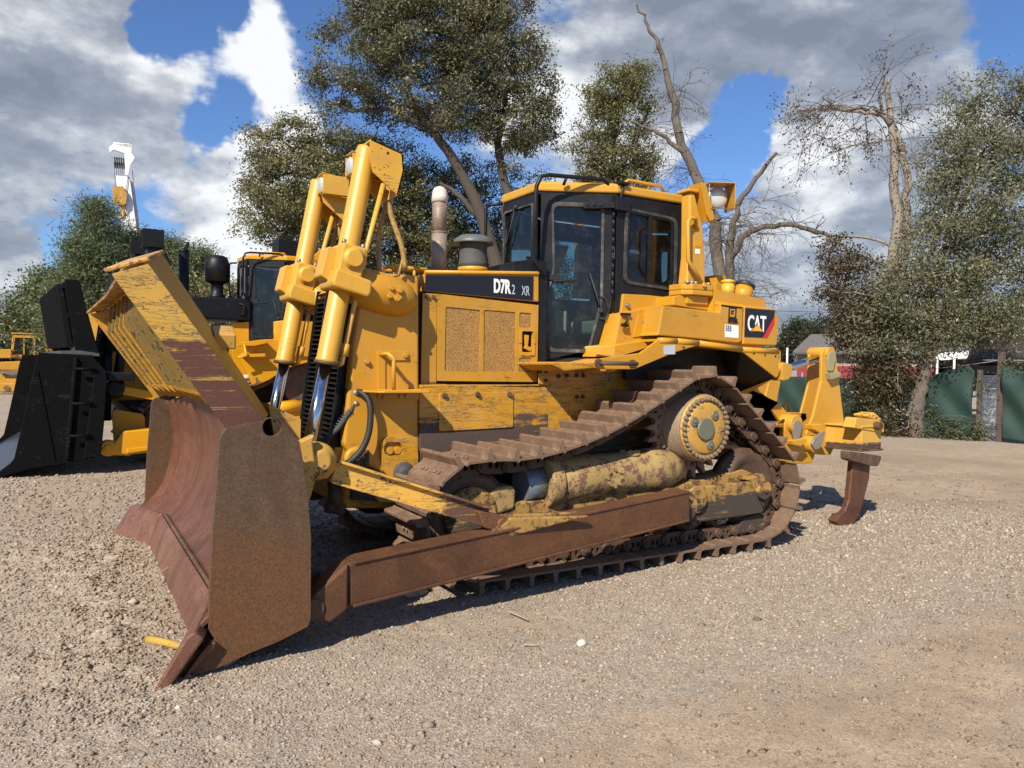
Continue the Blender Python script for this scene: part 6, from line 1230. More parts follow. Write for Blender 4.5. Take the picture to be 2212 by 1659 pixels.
mb = MB(); mb.tube([(-.2, -.2, 2.9), (.1, -.25, 2.6), (.25, -.25, 2.2), (.1, -.22, 1.95), (0, -.2, 2.1), (.1, -.2, 2.4)], .016, 6); mb.tube([(-.25, -.2, 2.95), (.2, -.25, 2.85), (.3, -.25, 2.5)], .014, 6); mb.build('loose_hose', M_RUBBER, E3)
XF[0] = far_frame(280, 34)
E4 = thing('truck', (0, 0, 0), 'blue truck with a white windscreen patch, far behind the parked dozers', 'truck')
mb = MB(); mb.prism(rpoly([(-1.3, .6), (-1.3, 1.5), (-1.0, 2.1), (1.2, 2.1), (1.3, .6)], .15), -.1, 2.0); mb.build('truck_body', M_BLUE, E4, .05)
mb = MB(); mb.prism([(-.9, 1.5), (-.75, 1.95), (1.0, 1.95), (1.1, 1.5)], -.12, -.1); mb.build('windscreen', M_TINT, E4)
mb = MB(); mb.box(-.9, -.3, -.14, -.11, .8, 1.2); mb.box(.2, .9, -.14, -.11, .8, 1.2); mb.build('white_panel', M_WHITE, E4)
for u in (-1.0, 1.0): mb = MB(); mb.cyl((u, .1, .45), (u, .5, .45), .45, n=24); mb.build('wheel', M_RUBBER, E4)
# crane boom far behind the pines
XF[0] = far_frame(300, 62)
CR = thing('crane', (0, 0, 0), 'white telescopic crane boom with a yellow hook block, rising above the pines', 'crane')
k_ = 62/1637.9
def CP(x, y, w=0): return ((x-300)*k_*.805, w, (781.8-y)*k_*.897+1.645)
def cpoly(pts, w0, w1, nm, m, bev=.02): mb = MB(); mb.prism([(CP(a, b)[0], CP(a, b)[2]) for a, b in pts], w0, w1); return mb.build(nm, m, CR, bev)
cpoly([(250, 390), (279, 390), (303, 560), (272, 575)], -.5, .5, 'boom_section', M_WHITE)
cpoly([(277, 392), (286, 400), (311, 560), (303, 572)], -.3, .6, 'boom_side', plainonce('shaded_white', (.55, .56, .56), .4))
cpoly([(270, 560), (312, 560), (325, 760), (285, 790)], -.65, .65, 'boom_base', M_WHITE)
cpoly([(268, 545), (300, 548), (306, 556), (296, 566), (286, 558), (272, 570), (266, 566)], -.75, -.6, 'boom_collar', M_WHITE)
for y in (598, 622, 648): cpoly([(272, y), (286, y+4), (287, y+9), (271, y+5)], -.72, -.6, 'collar_lug', M_WHITE, 0)
cpoly([(244, 327), (276, 321), (283, 323), (283, 340), (290, 350), (281, 365), (276, 388), (270, 388), (268, 343), (246, 338), (238, 345), (235, 335)], -.7, -.45, 'head_cheek', M_WHITE)
cpoly([(244, 322), (281, 322), (283, 330), (246, 328)], -.7, .7, 'head_top', M_WHITE)
for i in range(6): mb = MB(); c = CP(248+i*4.6, 360); mb.lathe([(.42, -.05), (.36, 0), (.42, .05)], (c[0], 0, c[2]), (1, 0, .1), 18); mb.build('sheave', M_RUBBER, CR)
for i in range(5):
    mb = MB(); mb.tube([CP(246+i*4.5, 362, -.42), CP(250+i*4, 425, -.42)], .018, 5); mb.build('hoist_rope', M_RUBBER, CR)
mb = MB(); mb.tube([CP(276, 390, -.55), CP(268, 440, -.6), CP(290, 550, -.6), CP(302, 590, -.6)], .02, 5); mb.tube([CP(284, 375, -.4), CP(296, 470, -.5), CP(312, 590, -.5)], .02, 5); mb.build('boom_cable', M_RUBBER, CR)
M_HOOK = paint('hook_block_paint', (.50, .27, .04), .45, .2, .4)
for i, x in enumerate((245, 251, 257, 263)): cpoly([(x-2, 415), (x+2, 412), (x+3.6, 416), (x+4.6, 440), (x+2.5, 455), (x-1, 448)], -.75+.2*i*0, -.25, 'block_plate', M_HOOK, 0)
cpoly([(261, 412), (268, 416), (274, 430), (272, 448), (265, 455), (261, 450)], -.85, -.15, 'block_cheek', M_HOOK)
mb = MB(); c = CP(258, 468); R0 = .30; pts = [(c[0]+R0*math.cos(a), -.5, c[2]+R0*math.sin(a)*1.15) for a in np.linspace(R_(75), R_(-200), 14)]; pts = [(c[0]+.03, -.5, c[2]+.75)]+pts; mb.tube(pts, .12, 10, .05); mb.build('crane_hook', plainonce('orange_hook', (.62, .30, .05), .5), CR)
mb = MB(); mb.box(-2, 4, -1.3, 1.3, .8, 2.4); mb.build('crane_carrier', M_WHITE, CR, .05)
XF[0] = Matrix.Identity(4)

# ================================================================ fence, houses
FA, FB = Vector((17.9, 3.3, 0)), Vector((16.7, 8.5, 0)); FD = (FB-FA).normalized(); FN = Vector((-FD.y, FD.x, 0))
if FN.dot(CAM-FA) < 0: FN = -FN
def fs(x):                      # distance along the fence line in a column of the view
    d = ray(x, 795); D = Vector((d.x, d.y)); A = Vector((FA.x-CAM.x, FA.y-CAM.y)); F = Vector((FD.x, FD.y))
    det = D.x*(-F.y)+F.x*D.y; t = (A.x*(-F.y)+F.x*A.y)/det; P = D*t; return (P-A).dot(F)
def fp(s, z, w=0): return FA+FD*s+Vector((0, 0, z))+FN*w
g = newmat('green_privacy_screen'); n = g.noise(g.co, 1.5, 5, .6); w = g.noise(mapping(g, (1, 1, 60)), 6, 3, .5)
setb(g, Base_Color=g.mix(n, (.006, .022, .017), (.014, .044, .034)), Roughness=.75); g.b.inputs['Alpha'].default_value = 1
bump(g, g.math('ADD', w, g.noise(g.co, 30, 4, .6)), .3, .01); M_SCR = g.m
M_POST = plain('weathered_post', (.085, .065, .05), .85, 0, .4, 9, .4); M_GALV = plain('galvanised_wire', (.32, .33, .33), .45, .5)
def screen(s0, s1, ztop, zbot, label, seed, folds=.05):
    nu, nv = max(8, int(abs(s1-s0)/.07)), 24; rs = np.random.default_rng(seed); u = np.linspace(0, 1, nu); v = np.linspace(0, 1, nv)
    U, Vv = np.meshgrid(u, v, indexing='ij'); zt_ = np.interp(u, *zip(*ztop)); zb_ = np.interp(u, *zip(*zbot)); Z = zb_[:, None]*(1-Vv)+zt_[:, None]*Vv
    S_ = s0+(s1-s0)*U; Wd = .05+folds*(np.sin(S_*3+Vv*4+seed)+.8*np.sin(S_*7.3-Vv*9+seed*2))*(.3+Vv*(1-Vv)*2.5)+folds*2.2*fbm(S_*1.0, Z*1.0, 1.4, 3, seed)
    P = np.stack([FA.x+FD.x*S_+FN.x*Wd, FA.y+FD.y*S_+FN.y*Wd, Z], -1).reshape(-1, 3).astype(np.float32)
    ii = (np.arange(nu-1)[:, None]*nv+np.arange(nv-1)[None]).reshape(-1); F = np.stack([ii, ii+nv, ii+nv+1, ii+1], -1).astype(np.int32)
    me = bpy.data.meshes.new('privacy_screen'); npmesh(me, P, F, True); me.materials.append(M_SCR); o = bpy.data.objects.new('privacy_screen', me); COL.objects.link(o)
    m = o.modifiers.new('cloth', 'SOLIDIFY'); m.thickness = .004
    return tag(o, label, 'privacy screen', 'green screens hung along the fence')
sA, sB, sC, sD = fs(1986), fs(2106), fs(2163), fs(2300)
screen(sA+.05, 12.0, [(0, 1.52), (.15, 1.46), (.3, 1.50), (.6, 1.47), (1, 1.5)], [(0, .05), (1, .02)], 'long dark green screen on the fence behind the ripper', 1)
screen(sB, sA, [(0, 1.72), (.12, 1.88), (.3, 1.80), (.62, 1.66), (1, 1.46)], [(0, .12), (.2, .05), (.7, .12), (1, .05)], 'sagging green screen between the leaning trunk and the gap in the fence', 2, .07)
screen(sC-4.5, sC-.03, [(0, 1.7), (.6, 1.66), (.9, 1.72), (1, 1.86)], [(0, .0), (.8, .02), (1, .06)], 'bright green screen at the right edge, tied to the dark post', 3, .07)
for s_, z, r, lab in ((sC, 2.20, .065, 'tall dark wooden fence post beside the bright green screen'), (sB-.12, 1.75, .05, 'dark fence post at the left side of the gap')):
    p = fp(s_, 0); mb = MB(); mb.box(p.x-r, p.x+r, p.y-r, p.y+r, -.05, z); o = mb.build('fence_post', M_POST, None, .01); tag(o, lab, 'fence post', 'posts of the yard fence')
for s_ in (sA+3.2,):
    mb = MB(); p = fp(s_, 0, -.06); mb.cyl((p.x, p.y, 0), (p.x, p.y, 1.62), .028, n=10); o = mb.build('fence_post', M_GALV); tag(o, 'thin steel post hidden behind the long green screen', 'fence post', 'posts of the yard fence')
mb = MB(); s = sC+.04                                                  # chain link in the gap
cl = thing('chain_link_fence', fp(sB, 0), 'rusty chain link mesh in the gap between the green screens', 'chain link fence')
w_ = sB-.1-sC; stp_ = .085; mb = MB(); H_ = 1.30
for k in range(int((w_+H_)/stp_)+1):
    for sg in (1, -1):
        a0 = k*stp_-H_; u0, v0, u1, v1 = a0, 0, a0+H_, H_
        if u0 < 0: v0 -= u0; u0 = 0
        if u1 > w_: v1 -= u1-w_; u1 = w_
        if u1 <= u0: continue
        if sg < 0: u0, u1 = w_-u0, w_-u1
        a, b = fp(sC+u0, v0, .0+.006*sg), fp(sC+u1, v1, .006*sg); mb.obox(a, b, .006, .006)
o = mb.build('wire_mesh', M_GALV, cl); o['kind'] = 'stuff'
mb = MB(); mb.tube([fp(sC, 1.30), fp(sB-.1, 1.28)], .008, 6); mb.build('top_wire', M_GALV, cl)
mb = MB(); mb.tube([fp(sC, 2.0), fp(sB, 1.9), fp(sA, 1.72), fp(sA+2, 1.66)], .006, 5); o = mb.build('fence_wire', M_GALV); tag(o, 'loose wire strung above the fence towards the tall post', 'wire')

def shingle(name, a, b):
    g = newmat(name); br = g.n('ShaderNodeTexBrick', None, Vector=mapping(g, (3, 3, 3)), Scale=2.0); br.inputs['Color1'].default_value = (*a, 1); br.inputs['Color2'].default_value = (*b, 1); br.inputs['Mortar'].default_value = (*[v*.5 for v in a], 1)
    setb(g, Base_Color=g.mix(g.noise(g.co, 3, 6, .7), br.outputs[0], tuple(v*.6 for v in a)), Roughness=.9); bump(g, g.noise(g.co, 20, 5, .7), .4, .02); return g.m
M_SH1 = shingle('grey_brown_shingles', (.16, .14, .125), (.22, .20, .18)); M_SH2 = shingle('dark_brown_shingles', (.050, .036, .032), (.085, .062, .055))
M_TAN = plain('tan_siding', (.30, .25, .19), .8, 0, .08); M_REDW = plain('red_siding', (.22, .022, .028), .7, 0, .15); M_FAS = plain('dark_fascia', (.06, .065, .075), .6); M_BRW = plain('dark_wood_wall', (.055, .042, .036), .85, 0, .3)
XF[0] = far_frame(1860, 38); kk = 38/1637.9
def HP(x, y): return ((x-1860)*kk*.825, (804.6-y)*kk*.908+1.645)
H1 = thing('house', (0, 0, 0), 'long low tan house with red lower wall and grey shingle roof', 'house')
def hq(pts, w0, w1, nm, m, par=None, bev=0): mb = MB(); mb.prism([HP(a, b) for a, b in pts], w0, w1); return mb.build(nm, m, par or H1, bev)
def clap(x0, x1, y0, y1, nstep, m):
    for i in range(nstep):
        a = y0+(y1-y0)*i/nstep; b = y0+(y1-y0)*(i+1)/nstep-.15; hq([(x0, a), (x1, a), (x1, b), (x0, b)], -.02, .1, 'siding_board', m)
clap(1717, 2020, 764, 791, 5, M_TAN); clap(1717, 2020, 791, 832, 5, M_REDW)
mb = MB(); a = HP(1709, 762); b = HP(2060, 762); r = HP(1738, 741); r2 = HP(2080, 738)
mb.add([(a[0], -.5, a[1]), (b[0], -.5, b[1]), (r2[0], 3, r2[1]+.5), (r[0], 3, r[1]+.5), (a[0], -.5, a[1]+.05), (b[0], -.5, b[1]+.05), (r2[0], 3, r2[1]+.55), (r[0], 3, r[1]+.55)], [[0, 1, 2, 3], [7, 6, 5, 4], [0, 4, 5, 1], [1, 5, 6, 2], [2, 6, 7, 3], [3, 7, 4, 0]]); mb.build('roof', M_SH1, H1)
hq([(1709, 762), (2060, 762), (2060, 766), (1709, 766)], -.52, -.46, 'fascia', M_FAS)
hq([(1717, 764), (2020, 764), (2020, 834), (1717, 834)], .1, 6, 'wall_core', M_TAN)
hq([(1937, 768), (1940, 768), (1940, 832), (1937, 832)], -.1, -.03, 'downspout', M_WHITE); hq([(1693, 752), (1697, 752), (1697, 840), (1693, 840)], -.3, -.2, 'vent_pipe', M_WHITE)
hq([(2008, 772), (2020, 763), (2120, 760), (2120, 768), (2008, 779)], -2.0, .5, 'carport_roof', M_WHITE)
hq([(2008, 779), (2012, 779), (2012, 840), (2008, 840)], -2, -1.85, 'carport_post', M_WHITE); hq([(2040, 775), (2044, 775), (2044, 840), (2040, 840)], -2, -1.85, 'carport_post', M_WHITE)
hq([(2020, 776), (2110, 772), (2110, 840), (2020, 840)], .2, .5, 'carport_wall', M_BRW); hq([(2018, 780), (2034, 780), (2034, 805), (2018, 805)], .1, .2, 'window', M_TINT)
XF[0] = far_frame(2160, 29); kk = 29/1637.9
def HP(x, y): return ((x-2160)*kk*.707, (809-y)*kk*.841+1.645)
H2 = thing('garage', (0, 0, 0), 'dark brown garage with shingle roof and white roller door, behind the fence gap', 'garage')
hq([(2112, 783), (2260, 783), (2260, 955), (2112, 955)], .1, 5, 'wall', M_BRW, H2)
mb = MB(); a = HP(2088, 778); b = HP(2300, 778); r = HP(2105, 742); r2 = HP(2290, 738); mb.add([(a[0], -.6, a[1]), (b[0], -.6, b[1]), (r2[0], 2.4, r2[1]+.4), (r[0], 2.4, r[1]+.4)]+[(a[0], -.6, a[1]+.06), (b[0], -.6, b[1]+.06), (r2[0], 2.4, r2[1]+.46), (r[0], 2.4, r[1]+.46)], [[0, 1, 2, 3], [7, 6, 5, 4], [0, 4, 5, 1], [1, 5, 6, 2], [2, 6, 7, 3], [3, 7, 4, 0]]); mb.build('roof', M_SH2, H2)
hq([(2088, 779), (2300, 779), (2300, 784), (2088, 784)], -.62, -.55, 'fascia', M_BRW, H2); hq([(2112, 790), (2260, 790), (2260, 808), (2112, 808)], .02, .1, 'door_header', plainonce('grey_header', (.12, .11, .11), .7), H2)
M_DOORW = plain('white_roller_door', (.62, .62, .60), .5, 0, .1)
for i in range(8):
    y0_ = 810+i*17.5; hq([(2118, y0_+.5), (2166, y0_+.5), (2166, y0_+17), (2118, y0_+17)], .03, .1, 'door_panel', M_DOORW, H2, .008)
hq([(2190, 815), (2260, 815), (2260, 950), (2190, 950)], .03, .1, 'far_door', M_DOORW, H2)
XF[0] = Matrix.Identity(4)
# hill at the left horizon
XF[0] = far_frame(0, 420); mb = MB(); rs = np.random.default_rng(3); q = [(-260, 0)]+[(u, 24+9*math.sin(u*.011+1.2)+3*math.sin(u*.05)-max(0, u-20)*.30) for u in np.linspace(-240, 95, 40)]+[(110, 0)]
n_ = len(q); vs = [(a, 0+12*math.sin(a*.03), 0) for a, b in q]+[(a, 120+10*math.sin(a*.05), b*.7) for a, b in q]+[(a, 200, b) for a, b in q]+[(a, 320, -1) for a, b in q]
mb.add(vs, [[r_*n_+i, r_*n_+i+1, (r_+1)*n_+i+1, (r_+1)*n_+i] for r_ in range(3) for i in range(n_-1)], True); o = mb.build('hill', plain('dry_hill', (.17, .125, .09), .95, 0, .35, .05)); o['kind'] = 'structure'; o['label'] = 'bare brown hill on the left horizon'
XF[0] = Matrix.Identity(4)

# ================================================================ trees
def leafmat(name, a, b, c, tr=.3):
    m = bpy.data.materials.new(name); m.use_nodes = True; nt = m.node_tree; nt.nodes.clear(); g = NG(nt)
    at = g.n('ShaderNodeAttribute', dict(attribute_name='var')).outputs['Fac']; cr = g.n('ShaderNodeValToRGB', None, Fac=at); e = cr.color_ramp.elements
    e[0].position = 0; e[0].color = (*a, 1); e[1].position = 1; e[1].color = (*c, 1); x = e.new(.55); x.color = (*b, 1)
    d = g.n('ShaderNodeBsdfDiffuse', None, Color=cr.outputs[0]); t = g.n('ShaderNodeBsdfTranslucent', None, Color=cr.outputs[0]); gl = g.n('ShaderNodeBsdfGlossy', None, Roughness=.45); gl.inputs[0].default_value = (.5, .5, .5, 1)
    mx = g.n('ShaderNodeMixShader', None, i_0=tr, i_1=d, i_2=t); m2 = g.n('ShaderNodeMixShader', None, i_0=.05, i_1=mx, i_2=gl)
    o = g.n('ShaderNodeOutputMaterial'); nt.links.new(m2.outputs[0], o.inputs[0]); return m
LM_OAK = leafmat('oak_leaves', (.060, .066, .030), (.150, .150, .075), (.30, .27, .15))
LM_OAK2 = leafmat('young_oak_leaves', (.065, .075, .026), (.175, .172, .070), (.32, .28, .13))
LM_PINE = leafmat('pine_needles', (.050, .070, .028), (.140, .170, .070), (.25, .27, .12), .35)
LM_DRY = leafmat('drying_leaves', (.085, .098, .048), (.205, .205, .115), (.38, .345, .23))
LM_VINE = leafmat('browned_vine_leaves', (.045, .05, .02), (.10, .070, .035), (.16, .08, .04))
LM_FAR = leafmat('far_foliage', (.020, .026, .012), (.045, .052, .024), (.08, .08, .04))
M_BARK = plain('oak_bark', (.070, .055, .043), .95, 0, .45, 12, .8); M_BARKP = plain('pale_bare_wood', (.24, .20, .16), .9, 0, .35, 8, .6); M_BARKG = plain('grey_dead_bark', (.115, .096, .078), .95, 0, .45, 10, .7)
def leaves(me, C, size, rs, aspect=.5, var=None, flat=0., droop=0.):
    n = len(C); a = rs.normal(size=(n, 3)); a[:, 2] -= droop; a /= np.linalg.norm(a, axis=1)[:, None]; b = rs.normal(size=(n, 3)); b[:, 2] *= (1-flat); b -= a*(a*b).sum(1)[:, None]; b /= np.linalg.norm(b, axis=1)[:, None]+1e-9
    s = size*rs.uniform(.6, 1.3, n)[:, None]; a = a*s; b = b*s*aspect*.5
    V = np.stack([C, C+a*.5+b, C+a, C+a*.5-b], 1).reshape(-1, 3).astype(np.float32); F = np.arange(4*n, dtype=np.int32).reshape(-1, 4)
    npmesh(me, V, F); at = me.attributes.new('var', 'FLOAT', 'POINT'); v = rs.uniform(0, 1, n) if var is None else var; at.data.foreach_set('value', np.repeat(v, 4).astype(np.float32))
class Tubes:                     # many thin tapered limbs in one mesh
    def __init__(s): s.V = []; s.F = []; s.n = 0
    def add(s, P, r0, r1, k=5):
        P = np.asarray(P, float); m = len(P); T = np.gradient(P, axis=0); T /= np.linalg.norm(T, axis=1)[:, None]+1e-9
        up = np.array([0, 0, 1.]) if abs(T[0][2]) < .9 else np.array([1., 0, 0]); A = np.cross(T, up); A /= np.linalg.norm(A, axis=1)[:, None]+1e-9; B = np.cross(T, A); r = np.linspace(r0, r1, m)
        t = np.arange(k)*2*np.pi/k; ring = P[:, None]+r[:, None, None]*(A[:, None]*np.cos(t)[None, :, None]+B[:, None]*np.sin(t)[None, :, None]); s.V.append(ring.reshape(-1, 3))
        i = np.arange(m-1)[:, None]*k; j = np.arange(k)[None]; s.F.append((s.n+np.stack([i+j, i+(j+1) % k, i+k+(j+1) % k, i+k+j], -1)).reshape(-1, 4)); s.n += m*k
    def mesh(s, name, mat):
        me = bpy.data.meshes.new(name); npmesh(me, np.concatenate(s.V).astype(np.float32), np.concatenate(s.F).astype(np.int32), True); me.materials.append(mat); return me
def curve(p, q, rs, wob=.12, n=7, sag=0.0, up=0.0):
    p, q = np.array(p, float), np.array(q, float); L = np.linalg.norm(q-p); t = np.linspace(0, 1, n)[:, None]; C = p*(1-t)+q*t
    o = rs.normal(size=(3, 3))*L*wob; C = C+np.sin(np.pi*t)*o[0]+np.sin(2*np.pi*t)*o[1]*.5; C[:, 2] += (np.sin(np.pi*t)[:, 0])*L*(up-sag); return C
def W3(x, y, D): return np.array(ppos(x, y, D))
def tree(name, label, cat, trunks, blobs, nclus, nleaf, lsize, lm, bark, seed, group=None, spread=.42, limbs=12, drop=0., twig=.016, aspect=.5, var_top=.35):
    """trunks: lists of (x, y, dist, radius); blobs: (x, y, rx, ry, dist, weight)"""
    rs = np.random.default_rng(seed); tb = Tubes(); sk = []; skr = []
    for tr in trunks:
        P = np.array([W3(a, b, D) for a, b, D, r in tr]); R0 = [r for *_, r in tr]; t = np.linspace(0, len(P)-1, len(P)*4); Pi = np.stack([np.interp(t, range(len(P)), P[:, i]) for i in range(3)], -1); Ri = np.interp(t, range(len(P)), R0)
        Pi[1:-1] += rs.normal(size=(len(t)-2, 3))*.03; tb.add(Pi, Ri[0], Ri[-1], 10) if len(set(R0)) > 0 else None
        for p_, r_ in zip(Pi[len(t)//4:], Ri[len(t)//4:]): sk.append(p_); skr.append(r_)
    g0 = trunks[0][0]
    cen = []; wts = np.array([b[5]*b[2]*b[3] for b in blobs], float); wts /= wts.sum()
    def inb(b, shell=.0):
        u = rs.normal(size=3); u /= np.linalg.norm(u); rr = rs.uniform(shell, 1)**(1/2.2); k = b[4]/1637.9
        c = W3(b[0], b[1], b[4]); r = Vector(ray(b[0], b[1])); rt = np.array([r.y, -r.x, 0]); rt /= np.linalg.norm(rt); wv = np.array([r.x, r.y, 0]); wv /= np.linalg.norm(wv)
        dp = min(b[2], b[3]*1.2)*k; return c+rt*u[0]*b[2]*k*rr+np.array([0, 0, 1])*u[2]*b[3]*k*rr+wv*u[1]*dp*rr
    sk = list(sk)
    for i in range(limbs):
        b = blobs[rs.choice(len(blobs), p=wts)]; q = inb(b, .3); S0 = np.array(sk[:max(4, len(skr))]); d = np.linalg.norm(S0-q, axis=1)+np.maximum(0, S0[:, 2]-q[2])*1.2; j = int(np.argmin(d)); C = curve(S0[j], q, rs, .09, 10, up=.04)
        r0 = min(.6*skr[j], .03+.012*np.linalg.norm(q-S0[j])); tb.add(C, r0, .022, 6)
        for k in range(2, 10): sk.append(C[k]); skr.append(r0*(1-k/11)+.01)
    S0 = np.array(sk); Cs = []; tips = []
    for i in range(nclus):
        b = blobs[rs.choice(len(blobs), p=wts)]; q = inb(b, .15); d = np.linalg.norm(S0-q, axis=1)+np.maximum(0, S0[:, 2]-q[2])*.8; j = int(np.argmin(d)); C = curve(S0[j], q, rs, .13, 6, sag=drop*.3, up=.05)
        tb.add(C, min(skr[j]*.7, twig*1.6), .005, 4); tips.append(C)
        if i % 3 == 0 and len(S0) < 1500: S0 = np.vstack([S0, C[2:5]]); skr += [twig]*3
    N = nclus*nleaf; ci = rs.integers(0, nclus, N); T = np.array(tips); t = 1-rs.beta(1.2, 3., N)*.75; k = np.clip((t*5).astype(int), 0, 4); fr = (t*5-k)[:, None]; P = T[ci, k]*(1-fr)+T[ci, k+1]*fr
    cs = rs.uniform(.6, 1.25, nclus)[ci][:, None]; off = rs.normal(size=(N, 3))*np.array([1, 1, .62])*spread*.55*cs; off[:, 2] -= np.abs(rs.normal(size=N))*drop*spread; P = P+off
    # each twig keeps a tone of its own, paler higher up around it
    tone = np.clip(rs.normal(.45, .17, nclus)[ci]+rs.normal(0, .13, N)+var_top*.3*(off[:, 2]/spread), 0, 1)
    root = bpy.data.objects.new(name, None); root.empty_display_size = .3; COL.objects.link(root); root.location = W3(g0[0], g0[1], g0[2]); root.location.z = 0; tag(root, label, cat, group)
    me = tb.mesh('trunk', bark); o = bpy.data.objects.new('trunk', me); COL.objects.link(o); attach(o, root)
    me = bpy.data.meshes.new('crown'); leaves(me, P, lsize, rs, aspect, tone, droop=.4); me.materials.append(lm); o = bpy.data.objects.new('crown', me); COL.objects.link(o); attach(o, root)
    return root
tree('oak_tree', 'tall leaning oak with a broad open crown behind the exhaust pipe', 'tree',
     [[(1105, 800, 27, .30), (1080, 600, 27, .26), (1045, 470, 26.8, .23), (985, 350, 26.5, .19), (925, 275, 26.3, .15), (880, 200, 26, .10), (870, 90, 26, .06)], [(1095, 640, 27.3, .22), (1095, 420, 27.3, .16), (1075, 320, 27.2, .13), (1085, 240, 27.2, .09), (1110, 130, 27, .05)], [(1060, 500, 26.8, .12), (1000, 430, 26.8, .09), (950, 395, 26.9, .06)], [(930, 285, 26.3, .10), (850, 235, 25.9, .07), (760, 240, 25.6, .045), (690, 215, 25.4, .02)]],
     [(930, 60, 200, 110, 26.5, 1.1), (760, 130, 110, 90, 25.8, .55), (1050, 130, 140, 120, 26.8, 1.), (1120, 250, 110, 80, 27, .9), (900, 210, 160, 90, 26.3, .8), (720, 210, 75, 80, 25.6, .22), (1180, 280, 60, 60, 27.2, .5), (980, 250, 110, 60, 26.6, .6), (1000, -60, 190, 100, 26.6, 1.), (1110, 340, 70, 60, 27.2, .45), (1000, 20, 130, 60, 26.8, .7), (830, 40, 110, 60, 26.3, .5)], 1080, 118, .10, LM_OAK, M_BARK, 11, 'oaks behind the yard', .40, 26)
tree('oak_tree', 'rounded oak filling the space left of and behind the blade cylinders', 'tree',
     [[(850, 800, 29, .24), (830, 640, 29, .2), (790, 520, 29, .15), (720, 400, 28.8, .09), (640, 330, 28.6, .04)], [(830, 620, 29, .15), (880, 480, 29, .11), (900, 380, 29, .06)]],
     [(620, 330, 90, 75, 28.6, .9), (700, 420, 150, 120, 28.8, 1.), (820, 400, 130, 110, 29, 1.), (620, 460, 90, 60, 28.5, .8), (880, 480, 130, 120, 29, 1.), (760, 530, 150, 80, 29, .9), (560, 515, 50, 20, 28.4, .4), (960, 560, 110, 70, 29.3, .9), (760, 340, 90, 60, 28.8, .7), (700, 300, 70, 40, 28.8, .5), (560, 420, 60, 50, 28.5, .6), (1000, 400, 90, 60, 29.2, .6)], 1150, 115, .098, LM_OAK2, M_BARK, 12, 'oaks behind the yard', .42, 20)
tree('oak_tree', 'dark oak thicket seen between the exhaust pipe and the cab', 'tree',
     [[(1000, 800, 31, .2), (1010, 640, 31, .15), (1030, 540, 31, .1), (1060, 480, 31, .05)], [(1180, 800, 31, .18), (1150, 600, 31, .12), (1140, 460, 31, .06)]],
     [(1000, 560, 120, 90, 31, 1.), (1120, 480, 90, 90, 31, .7), (1010, 470, 70, 60, 31, .6), (1150, 600, 120, 90, 31, .8), (940, 500, 70, 80, 31, .6), (1140, 390, 50, 35, 31, .3)], 420, 105, .10, LM_OAK, M_BARK, 13, 'oaks behind the yard', .45, 14)
tree('oak_tree', 'upright oak with a loose yellow green crown above the cab roof', 'tree',
     [[(1330, 800, 26, .2), (1325, 560, 26, .17), (1320, 400, 26, .13), (1330, 260, 26, .07), (1345, 170, 26, .03)], [(1322, 420, 26, .1), (1360, 320, 26.2, .07), (1400, 240, 26.2, .03)]],
     [(1320, 190, 60, 55, 26, .8), (1375, 180, 45, 45, 26, .7), (1300, 260, 55, 50, 25.9, .7), (1360, 260, 60, 60, 26.2, .7), (1340, 345, 85, 45, 26, 1.), (1275, 330, 45, 50, 26, .7), (1400, 350, 35, 30, 26.2, .5), (1330, 400, 95, 35, 26, .8), (1265, 400, 40, 30, 26, .4)], 330, 105, .090, LM_OAK2, M_BARK, 14, 'oaks behind the yard', .34, 14)
tree('box_elder_tree', 'big drying tree at the right with drooping olive brown leaves', 'tree',
     [[(1979, 945, 22.2, .24), (1976, 900, 22.2, .19), (1988, 840, 22.3, .16), (2000, 760, 22.4, .13), (2010, 640, 22.5, .10), (2060, 480, 22.6, .07), (2120, 340, 22.6, .04)], [(2005, 700, 22.4, .09), (2100, 600, 22.6, .05), (2200, 540, 22.8, .03)], [(2010, 560, 22.5, .07), (2080, 380, 22.3, .05), (2100, 230, 22.3, .02)]],
     [(2100, 200, 70, 60, 22.4, .55), (2180, 260, 80, 100, 22.6, .8), (2040, 330, 70, 80, 22.4, .35), (2120, 400, 120, 110, 22.5, .8), (2040, 520, 110, 90, 22.3, .8), (2000, 620, 110, 80, 22.1, 1.), (2150, 600, 110, 100, 22.7, .8), (1900, 640, 70, 50, 22., .7), (2060, 690, 120, 55, 22.2, 1.), (1960, 720, 110, 45, 22., .8), (2240, 450, 100, 150, 22.8, .7), (2150, 700, 80, 40, 22.4, .5)], 760, 110, .092, LM_DRY, M_BARKG, 15, 'trees along the fence', .38, 26, .5, aspect=.36)
tree('vine_covered_tree', 'broken trunk wrapped in browned vines beside the fence, behind the ripper', 'tree',
     [[(1922, 938, 22.8, .26), (1918, 880, 22.8, .20), (1912, 780, 22.8, .17), (1925, 640, 22.8, .16), (1938, 460, 22.8, .14), (1925, 300, 22.8, .12), (1922, 170, 22.8, .06)], [(1952, 560, 22.9, .11), (1960, 440, 22.9, .10), (1950, 330, 22.9, .09), (1935, 280, 22.8, .08), (1905, 245, 22.7, .07), (1860, 240, 22.5, .05), (1790, 235, 22.3, .03), (1715, 240, 22.1, .012)]],
     [(1810, 540, 40, 40, 22.4, .45), (1850, 600, 60, 60, 22.5, .7), (1860, 690, 60, 60, 22.4, .8), (1900, 790, 50, 60, 22.3, .8), (1880, 880, 40, 60, 22.4, .5), (1780, 600, 30, 60, 22.3, .25), (1940, 860, 50, 80, 22.2, .25)], 260, 75, .085, LM_VINE, M_BARKP, 16, 'trees along the fence', .32, 8, .6)
